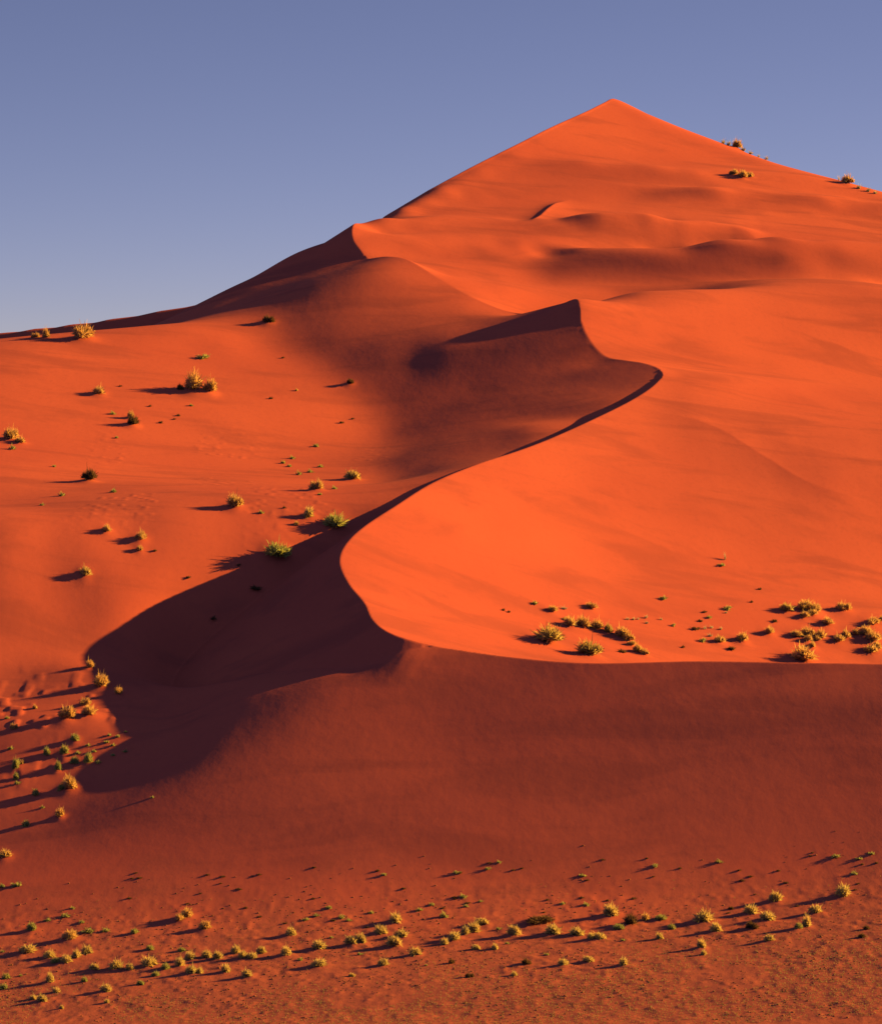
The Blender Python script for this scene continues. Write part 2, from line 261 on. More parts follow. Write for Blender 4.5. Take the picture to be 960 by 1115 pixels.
49, 53, 56, 60, 61, 64, 64, 64, 64, 61, 60, 58, 55, 52, 49, 47, 43, 40, 38, 36, 33, 31, 29, 28, 28, 27, -1238, -2, -3, -5, -9, -14, -19, -25, -31, -38, -43, -49, -53, -56, -58, -57, -54, -52, -49, -46, -38, -34, -32,
-16, -25, 94, 164, 125, 108, 105, 74, 42, 42, 47, 50, 55, 59, 63, 66, 68, 70, 69, 70, 67, 66, 64, 61, 58, 55, 52, 49, 45, 43, 40, 38, 35, 33, 32, 30, 30, 29, -1217, -1, -2, -6, -9, -15, -21, -28, -35, -43, -50, -56, -59,
-60, -63, -62, -62, -60, -58, -55, -50, -43, -31, -11, 22, 128, 114, 99, 100, 127, 55, 19, 47, 52, 55, 60, 64, 69, 73, 75, 75, 75, 74, 73, 69, 67, 64, 60, 58, 53, 51, 47, 45, 42, 39, 36, 35, 33, 32, 31, 31, -1199, 2, 0,
-3, -8, -13, -20, -27, -36, -45, -54, -61, -64, -64, -70, -67, -66, -69, -68, -64, -61, -53, -36, -6, 48, 151, 130, 114, 93, 127, 28, 1, 41, 40, 46, 57, 67, 75, 78, 81, 81, 80, 78, 76, 72, 69, 66, 62, 58, 55, 52, 48, 45,
43, 40, 37, 36, 34, 33, 32, 31, -1186, 7, 5, 2, -3, -9, -16, -23, -32, -42, -52, -62, -69, -72, -76, -69, -71, -79, -74, -71, -71, -62, -44, -13, 36, 112, 151, 121, 132, 142, 15, 5, 56, 12, 33, 57, 71, 81, 84, 86, 85,
84, 80, 77, 74, 70, 66, 62, 58, 55, 52, 48, 46, 42, 40, 38, 36, 34, 34, 32, 32, -1186, 14, 13, 10, 5, -1, -8, -14, -24, -35, -48, -60, -72, -77, -78, -74, -80, -85, -73, -77, -83, -71, -52, -26, 17, 79, 124, 118, 133,
53, 51, 72, 114, -16, 46, 72, 82, 87, 89, 88, 86, 84, 81, 76, 73, 69, 65, 61, 57, 53, 51, 47, 44, 42, 40, 37, 36, 34, 32, 33, 31, -1200, 24, 23, 20, 16, 11, 4, -3, -14, -26, -41, -57, -75, -79, -77, -76, -79, -83, -81,
-89, -93, -79, -70, -59, -14, 112, 118, 104, 87, 100, 122, 122, 75, -6, 45, 62, 76, 84, 86, 85, 84, 81, 77, 74, 69, 66, 62, 58, 54, 51, 48, 46, 42, 40, 38, 36, 35, 33, 32, 32, 31, -1239, 36, 35, 33, 30, 25, 18, 11, 0,
-15, -33, -54, -74, -79, -75, -72, -76, -81, -88, -92, -93, -91, -93, -85, -30, 118, 131, 114, 105, 105, 88, 89, 70, 99, 46, 58, 71, 79, 80, 80, 78, 75, 72, 67, 64, 61, 57, 53, 51, 47, 45, 42, 40, 38, 36, 34, 33, 32, 31,
30, 30, -1308, 49, 48, 48, 44, 41, 36, 27, 16, 0, -20, -47, -75, -77, -73, -68, -72, -79, -88, -84, -85, -97, -105, -102, -37, 63, 106, 133, 119, 112, 103, 91, 95, 88, 73, 75, 76, 77, 75, 73, 70, 67, 63, 60, 57, 53, 51,
48, 45, 43, 41, 38, 37, 35, 33, 32, 31, 30, 29, 29, 28, -1415, 62, 62, 61, 61, 57, 53, 46, 35, 18, -4, -34, -68, -78, -71, -65, -72, -76, -78, -72, -72, -83, -87, -88, 4, 72, 42, 41, 89, 92, 103, 134, 123, 87, 105, 90,
82, 75, 70, 64, 61, 57, 54, 51, 48, 46, 43, 42, 39, 38, 36, 34, 33, 31, 31, 29, 28, 28, 27, 27, 26, -1566, 74, 76, 75, 75, 74, 70, 65, 55, 42, 21, -9, -57, -82, -70, -68, -74, -77, -71, -62, -62, -62, -43, 8, 56, 47, 93,
49, 44, 33, 28, 30, 26, 164, 169, 127, 96, 77, 64, 55, 49, 46, 43, 41, 39, 37, 36, 35, 33, 32, 31, 30, 29, 28, 27, 26, 26, 26, 24, 25, 25, -1767, 87, 87, 88, 88, 88, 86, 81, 75, 63, 45, 15, -35, -60, -60, -66, -82, -91,
-64, -63, -61, -43, 3, 95, 93, 61, 158, 81, 75, 81, 62, 12, 11, 70, 104, 90, 70, 55, 45, 39, 36, 33, 32, 30, 30, 30, 28, 29, 27, 27, 26, 25, 25, 24, 24, 24, 23, 22, 23, 23, 22, -2015, 97, 98, 98, 100, 99, 97, 95, 90, 81,
67, 47, 20, -3, -35, -58, -92, -113, -60, -103, -70, -16, 62, 109, 119, 80, 113, 71, 95, 130, 112, 172, 122, 25, 12, 13, 16, 18, 20, 20, 21, 21, 22, 22, 23, 22, 22, 23, 22, 22, 22, 21, 21, 21, 21, 20, 21, 20, 20, 20, 20,
-2310, 107, 106, 108, 108, 107, 107, 104, 101, 94, 86, 74, 62, 46, 24, 4, -30, -90, -108, -153, -55, 22, 93, 62, 86, 82, 86, 52, 91, 136, 179, 274, 166, 14, -16, -14, -6, 1, 7, 11, 13, 15, 16, 16, 18, 17, 18, 18, 18, 18,
18, 18, 18, 17, 18, 18, 18, 17, 18, 18, 18, -2646, 114, 114, 115, 115, 115, 113, 111, 107, 103, 96, 90, 84, 77, 72, 61, 33, -30, -80, -90, -35, 56, 70, 37, 35, 42, 27, 51, 78, 50, 168, 138, 174, 115, 65, 38, 25, 20, 17,
16, 15, 16, 15, 15, 15, 15, 15, 15, 15, 15, 15, 15, 15, 15, 15, 15, 16, 15, 16, 16, 16, -3018, 122, 121, 122, 121, 121, 119, 116, 113, 109, 103, 97, 92, 92, 98, 99, 83, 51, 23, 16, 28, 70, 55, 29, 0, 9, -1, -3, -68,
-102, 95, 197, 202, 166, 125, 89, 65, 48, 37, 29, 25, 21, 19, 16, 16, 14, 14, 14, 13, 12, 13, 13, 12, 13, 13, 13, 13, 14, 13, 14, 14, -3415, 129, 129, 128, 128, 127, 126, 124, 120, 118, 112, 108, 104, 104, 119, 132, 130,
122, 110, 99, 116, 121, 77, 38, -10, -33, -51, -48, -112, -53, 39, 126, 158, 154, 133, 109, 86, 68, 53, 42, 34, 28, 23, 20, 17, 15, 14, 12, 12, 11, 11, 11, 11, 11, 11, 11, 11, 12, 11, 12, 12, -3829, 136, 136, 136, 136,
135, 135, 134, 133, 133, 132, 131, 132, 137, 145, 153, 159, 170, 161, 156, 180, 175, 124, 88, 3, -57, -93, -83, -91, -43, 18, 73, 107, 119, 114, 102, 88, 73, 60, 49, 39, 33, 26, 23, 18, 16, 14, 12, 11, 10, 10, 9, 9, 10,
9, 9, 10, 9, 10, 10, 10, -4251, 144, 143, 144, 144, 145, 146, 147, 150, 154, 158, 164, 172, 181, 190, 195, 195, 180, 144, 169, 196, 187, 150, 150, 46, -71, -65, -56, -56, -33, 4, 40, 67, 83, 87, 84, 77, 68, 57, 49, 41,
33, 28, 23, 19, 16, 14, 11, 11, 9, 8, 8, 8, 8, 7, 8, 8, 8, 9, 8, 8, -4674, 151, 152, 152, 153, 155, 157, 162, 167, 175, 186, 199, 213, 228, 241, 246, 236, 189, 130, 156, 168, 172, 163, 175, 111, 19, -26, -40, -39, -24,
-2, 20, 41, 54, 62, 64, 61, 56, 50, 44, 37, 32, 26, 22, 19, 15, 12, 11, 9, 8, 8, 6, 7, 6, 6, 7, 6, 7, 7, 7, 7, -5092, 159, 160, 160, 162, 164, 169, 174, 183, 193, 209, 227, 248, 267, 284, 290, 283, 250, 197, 125, 111,
138, 115, 145, 198, 83, 29, 1, -10, -9, 0, 12, 25, 35, 42, 45, 46, 43, 40, 36, 32, 27, 23, 20, 16, 13, 12, 9, 8, 7, 6, 5, 5, 5, 5, 5, 5, 5, 6, 5, 6, -5496, 166, 168, 168, 170, 174, 178, 185, 194, 206, 223, 246, 273, 296,
314, 326, 332, 324, 283, 132, 121, 167, 138, 67, 138, 117, 71, 37, 16, 7, 7, 11, 17, 23, 28, 31, 32, 31, 30, 28, 25, 22, 18, 16, 14, 11, 9, 8, 6, 5, 5, 4, 3, 4, 4, 3, 4, 4, 5, 4, 5, -5885, 174, 175, 176, 178, 182, 187,
194, 203, 216, 232, 256, 286, 310, 326, 337, 344, 349, 351, 284, 256, 129, 106, 146, 105, 82, 61, 41, 25, 16, 13, 11, 13, 16, 19, 21, 21, 22, 22, 20, 18, 17, 14, 12, 10, 8, 7, 6, 4, 4, 3, 3, 2, 3, 2, 3, 2, 3, 3, 4, 3,
-6251, 181, 182, 183, 186, 190, 195, 203, 213, 225, 242, 265, 290, 312, 329, 342, 355, 374, 407, 403, 368, 181, 146, 115, 70, 60, 52, 42, 31, 23, 17, 14, 13, 13, 13, 15, 15, 15, 14, 14, 13, 12, 10, 8, 7, 6, 5, 3, 3, 2,
2, 1, 2, 1, 1, 2, 2, 2, 2, 2, 3, -6594, 187, 188, 190, 193, 197, 203, 211, 221, 234, 249, 270, 290, 312, 332, 351, 371, 394, 414, 409, 368, 264, 174, 95, 109, 98, 79, 60, 45, 33, 24, 19, 15, 13, 12, 12, 11, 12, 10, 10,
9, 8, 7, 5, 5, 4, 2, 2, 1, 1, 1, 0, 0, 0, 1, 0, 1, 2, 1, 2, 1, -6911, 193, 194, 196, 199, 203, 209, 217, 227, 238, 253, 269, 289, 308, 329, 351, 372, 392, 402, 393, 355, 288, 218, 182, 162, 131, 103, 78, 58, 44, 33, 26,
20, 17, 14, 12, 11, 10, 9, 8, 7, 6, 5, 4, 3, 2, 1, 1, 0, 0, -1, -1, 0, -1, 0, 0, 0, 1, 1, 1, 1, -7202, 198, 198, 201, 204, 208, 213, 221, 230, 239, 252, 265, 281, 299, 319, 340, 361, 382, 392, 388, 367, 331, 287, 240,
192, 153, 118, 92, 71, 55, 44, 35, 28, 24, 19, 16, 14, 12, 10, 8, 7, 6, 4, 4, 2, 1, 0, 0, 0, -1, -1, -2, -1, -1, -1, 0, 0, 0, 0, 1, 0, -7464, 201, 202, 204, 207, 211, 216, 223, 230, 239, 247, 258, 271, 286, 302, 322,
343, 367, 382, 387, 380, 362, 332, 291, 237, 174, 133, 106, 85, 71, 58, 48, 40, 34, 28, 23, 19, 17, 13, 11, 9, 7, 5, 4, 2, 2, 0, 0, -1, -1, -1, -2, -1, -2, -1, -1, 0, 0, 0, 0, 1, -7700, 204, 204, 207, 209, 212, 217, 223,
228, 236, 242, 250, 261, 273, 286, 303, 322, 346, 364, 377, 384, 382, 366, 331, 264, 193, 154, 128, 109, 93, 78, 67, 56, 47, 39, 33, 28, 23, 18, 16, 12, 9, 8, 5, 4, 2, 2, 0, -1, 0, -2, -1, -1, -2, -1, -1, 0, 0, 0, 0, 0,
-7906, 205, 206, 208, 210, 213, 216, 221, 226, 232, 237, 244, 253, 263, 274, 287, 302, 320, 336, 352, 373, 380, 365, 331, 281, 234, 198, 169, 144, 123, 104, 88, 74, 63, 54, 44, 37, 32, 25, 21, 17, 14, 10, 8, 6, 4, 3, 1,
1, -1, 0, -1, -1, -1, -1, -1, 0, 0, 0, 0, 1, -8085, 207, 206, 208, 210, 213, 215, 219, 224, 228, 234, 239, 248, 255, 265, 275, 287, 300, 312, 329, 354, 367, 355, 325, 290, 260, 237, 206, 177, 151, 129, 110, 93, 80, 67,
57, 48, 40, 33, 28, 22, 18, 15, 11, 9, 6, 4, 3, 2, 1, 0, 0, 0, -1, 0, 0, 0, 0, 0, 1, 1, -8234, 206, 207, 208, 209, 212, 215, 217, 222, 226, 231, 237, 243, 252, 259, 270, 279, 291, 304, 320, 337, 346, 340, 321, 299, 277,
252, 223, 195, 171, 147, 128, 110, 94, 80, 69, 58, 50, 41, 34, 29, 23, 19, 15, 11, 9, 7, 5, 4, 2, 1, 1, 1, 0, 0, 1, 0, 1, 1, 1, 1, -8355, 206, 206, 208, 209, 210, 214, 216, 221, 224, 230, 235, 242, 249, 258, 267, 277,
288, 301, 313, 324, 331, 328, 319, 302, 281, 254, 230, 205, 183, 160, 141, 123, 106, 93, 79, 68, 57, 49, 41, 35, 28, 23, 19, 15, 12, 9, 7, 6, 4, 3, 2, 1, 2, 1, 1, 1, 2, 1, 2, 2, -8449, 205, 205, 207, 208, 210, 212, 216,
219, 224, 228, 235, 241, 249, 257, 266, 276, 286, 297, 308, 315, 320, 318, 311, 298, 281, 257, 233, 212, 190, 169, 150, 133, 117, 101, 88, 76, 66, 56, 47, 40, 33, 27, 23, 19, 14, 12, 10, 7, 6, 4, 4, 3, 2, 3, 2, 2, 2, 3,
2, 3, -8518, 204, 205, 205, 207, 209, 211, 214, 218, 223, 228, 234, 240, 249, 256, 266, 274, 285, 294, 301, 309, 311, 310, 304, 293, 277, 257, 235, 215, 195, 176, 157, 141, 124, 109, 95, 83, 72, 62, 53, 44, 38, 32, 26,
22, 17, 15, 12, 9, 8, 6, 5, 4, 4, 3, 4, 3, 3, 3, 4, 3, -8560, 202, 203, 204, 205, 207, 209, 213, 217, 221, 227, 233, 239, 248, 255, 264, 273, 282, 290, 297, 302, 304, 302, 298, 287, 274, 256, 237, 217, 199, 180, 163,
146, 130, 115, 101, 89, 77, 66, 58, 49, 41, 36, 29, 25, 20, 17, 14, 12, 9, 8, 7, 5, 5, 5, 5, 4, 4, 5, 4, 4, -8581, 201, 200, 202, 203, 205, 208, 210, 215, 219, 225, 231, 237, 246, 253, 262, 270, 279, 286, 292, 296, 299,
297, 292, 283, 271, 255, 237, 220, 201, 184, 166, 150, 135, 119, 106, 92, 82, 70, 61, 53, 45, 38, 32, 28, 23, 19, 16, 13, 12, 9, 8, 8, 6, 6, 6, 5, 6, 5, 6, 6, -8582, 198, 198, 199, 201, 202, 205, 208, 211, 217, 221, 228,
234, 243, 250, 258, 267, 275, 282, 288, 292, 293, 293, 288, 280, 270, 254, 238, 221, 204, 186, 170, 153, 137, 122, 109, 96, 84, 74, 63, 56, 47, 41, 35, 30, 25, 21, 18, 15, 13, 12, 9, 9, 8, 7, 8, 6, 7, 7, 7, 7, -8564,
195, 195, 196, 198, 199, 201, 204, 207, 212, 218, 223, 230, 238, 245, 254, 263, 270, 278, 284, 289, 290, 290, 286, 279, 269, 255, 239, 223, 205, 189, 171, 155, 139, 124, 111, 98, 86, 75, 66, 58, 49, 43, 37, 31, 27, 24,
19, 18, 14, 13, 12, 10, 9, 9, 9, 8, 8, 8, 8, 8, -8529, 191, 192, 193, 193, 195, 197, 199, 203, 206, 212, 218, 224, 232, 239, 249, 257, 265, 274, 281, 285, 289, 289, 286, 280, 270, 256, 242, 224, 207, 190, 172, 156, 140,
125, 112, 98, 87, 77, 67, 59, 51, 45, 38, 33, 29, 25, 21, 19, 17, 14, 13, 12, 11, 10, 10, 10, 9, 10, 9, 10, -8483, 188, 188, 189, 189, 190, 192, 194, 196, 200, 205, 210, 217, 225, 232, 242, 250, 260, 269, 278, 283, 289,
290, 288, 283, 273, 260, 244, 227, 208, 191, 172, 156, 140, 124, 111, 99, 88, 77, 68, 59, 53, 45, 40, 35, 30, 27, 23, 20, 19, 16, 14, 14, 12, 12, 12, 11, 11, 11, 11, 11, -8426, 184, 184, 185, 184, 186, 185, 188, 189,
193, 196, 202, 208, 215, 224, 233, 243, 254, 264, 274, 282, 290, 293, 293, 288, 278, 265, 248, 230, 210, 190, 172, 154, 138, 124, 110, 98, 87, 77, 68, 61, 53, 47, 41, 36, 32, 28, 25, 22, 20, 18, 16, 15, 14, 14, 13, 13,
12, 13, 12, 13, -8363, 181, 181, 180, 180, 180, 180, 180, 181, 184, 187, 192, 198, 205, 214, 223, 234, 245, 258, 270, 281, 292, 299, 300, 297, 288, 272, 253, 232, 210, 189, 169, 151, 136, 121, 108, 97, 87, 77, 69, 61,
54, 48, 43, 38, 33, 30, 27, 23, 22, 20, 18, 17, 15, 16, 14, 15, 14, 14, 14, 14, -8295, 177, 177, 176, 176, 175, 173, 173, 173, 175, 177, 181, 186, 194, 202, 212, 223, 235, 249, 265, 280, 294, 307, 312, 310, 298, 279,
261, 235, 208, 185, 165, 148, 132, 119, 107, 96, 86, 78, 69, 62, 56, 49, 44, 40, 35, 32, 29, 25, 24, 21, 20, 19, 18, 17, 16, 16, 16, 16, 15, 16, -8228, 174, 173, 173, 172, 170, 168, 166, 164, 164, 167, 170, 175, 181,
190, 199, 210, 224, 238, 256, 275, 296, 316, 329, 333, 324, 301, 259, 224, 197, 176, 158, 144, 130, 117, 106, 97, 87, 78, 71, 64, 57, 51, 47, 41, 38, 34, 30, 28, 26, 23, 22, 21, 19, 19, 18, 18, 18, 17, 18, 17, -8166,
171, 170, 171, 169, 166, 163, 158, 155, 155, 156, 160, 164, 170, 178, 186, 198, 209, 224, 243, 264, 292, 322, 341, 350, 343, 314, 260, 219, 193, 174, 157, 143, 130, 119, 108, 98, 89, 81, 73, 66, 60, 54, 49, 44, 40, 36,
33, 30, 28, 26, 24, 23, 21, 21, 20, 20, 19, 19, 19, 19, -8112, 168, 167, 168, 166, 164, 159, 151, 147, 147, 147, 151, 155, 161, 168, 175, 186, 197, 210, 226, 248, 279, 320, 342, 347, 336, 309, 270, 233, 205, 183, 164,
149, 135, 123, 111, 102, 93, 84, 77, 69, 64, 57, 52, 47, 43, 39, 35, 33, 31, 28, 26, 25, 23, 23, 22, 22, 21, 21, 20, 21, -8069, 164, 164, 164, 162, 160, 154, 147, 143, 141, 142, 145, 150, 154, 161, 169, 178, 189, 202,
217, 238, 268, 305, 327, 331, 321, 300, 273, 242, 216, 194, 174, 157, 142, 130, 118, 107, 98, 89, 81, 73, 67, 61, 56, 50, 46, 42, 39, 36, 32, 31, 29, 27, 26, 24, 24, 24, 23, 22, 23, 23, -8038, 160, 160, 159, 157, 154,
150, 145, 141, 140, 141, 143, 146, 152, 158, 166, 175, 186, 199, 216, 235, 260, 285, 302, 307, 302, 287, 267, 245, 222, 201, 183, 165, 151, 136, 125, 114, 103, 94, 86, 79, 71, 65, 60, 54, 50, 45, 42, 38, 36, 33, 31, 30,
28, 26, 26, 26, 24, 25, 24, 25, -8016, 156, 156, 154, 153, 150, 147, 143, 141, 141, 140, 143, 147, 151, 157, 166, 175, 186, 198, 215, 231, 250, 268, 280, 285, 282, 273, 259, 241, 224, 205, 188, 172, 157, 143, 131, 120,
110, 100, 91, 83, 76, 70, 63, 59, 53, 49, 44, 42, 38, 36, 34, 32, 30, 29, 28, 27, 27, 26, 26, 26, -8000, 153, 152, 150, 150, 147, 145, 143, 141, 141, 142, 144, 148, 152, 159, 166, 176, 186, 198, 212, 226, 240, 253, 263,
266, 265, 259, 249, 236, 221, 206, 191, 176, 162, 150, 136, 126, 115, 105, 97, 88, 81, 73, 68, 62, 57, 52, 48, 45, 41, 39, 36, 34, 32, 31, 30, 29, 29, 28, 28, 27, -7988, 150, 149, 148, 147, 145, 144, 143, 142, 142, 143,
146, 149, 154, 160, 168, 176, 187, 196, 209, 220, 232, 241, 248, 251, 251, 247, 239, 229, 218, 205, 191, 179, 165, 154, 141, 130, 120, 110, 101, 93, 85, 79, 71, 66, 60, 56, 51, 48, 44, 41, 39, 36, 35, 33, 32, 31, 30, 30,
29, 29, -7978, 147, 147, 147, 145, 144, 144, 142, 143, 143, 145, 147, 151, 156, 162, 168, 177, 186, 195, 205, 214, 224, 231, 237, 239, 239, 236, 231, 223, 213, 202, 191, 180, 167, 156, 145, 134, 124, 114, 105, 97, 90,
82, 75, 69, 64, 59, 55, 50, 47, 44, 41, 39, 37, 35, 33, 33, 32, 31, 31, 31, -7970, 146, 146, 145, 145, 143, 144, 143, 143, 144, 146, 149, 152, 158, 162, 169, 177, 184, 193, 201, 210, 217, 223, 227, 230, 229, 228, 222,
217, 209, 199, 190, 179, 168, 158, 147, 137, 127, 118, 109, 101, 92, 86, 79, 73, 67, 62, 57, 54, 49, 47, 43, 41, 39, 37, 35, 34, 34, 32, 33, 32, -7959, 145, 145, 144, 144, 144, 143, 143, 144, 145, 147, 150, 153, 158,
163, 170, 175, 183, 191, 198, 204, 211, 216, 220, 222, 221, 220, 217, 211, 204, 197, 187, 179, 168, 159, 149, 139, 129, 121, 112, 104, 96, 89, 82, 76, 70, 65, 60, 56, 52, 49, 46, 43, 41, 38, 37, 36, 35, 34, 33, 34,
-7947, 145, 144, 144, 143, 144, 143, 143, 145, 146, 147, 151, 154, 158, 163, 169, 175, 181, 188, 194, 200, 206, 210, 214, 215, 215, 213, 211, 206, 201, 193, 185, 178, 168, 159, 150, 140, 132, 123, 115, 106, 99, 92, 85,
79, 73, 68, 63, 58, 55, 51, 48, 45, 43, 40, 39, 37, 36, 35, 35, 34, -7933, 144, 144, 144, 143, 144, 143, 144, 145, 146, 148, 151, 154, 159, 162, 168, 174, 179, 185, 191, 197, 200, 205, 208, 209, 209, 208, 206, 201, 197,
190, 183, 176, 168, 159, 151, 141, 134, 125, 117, 109, 101, 95, 88, 82, 76, 70, 66, 61, 57, 54, 50, 47, 44, 43, 40, 38, 38, 36, 35, 35]
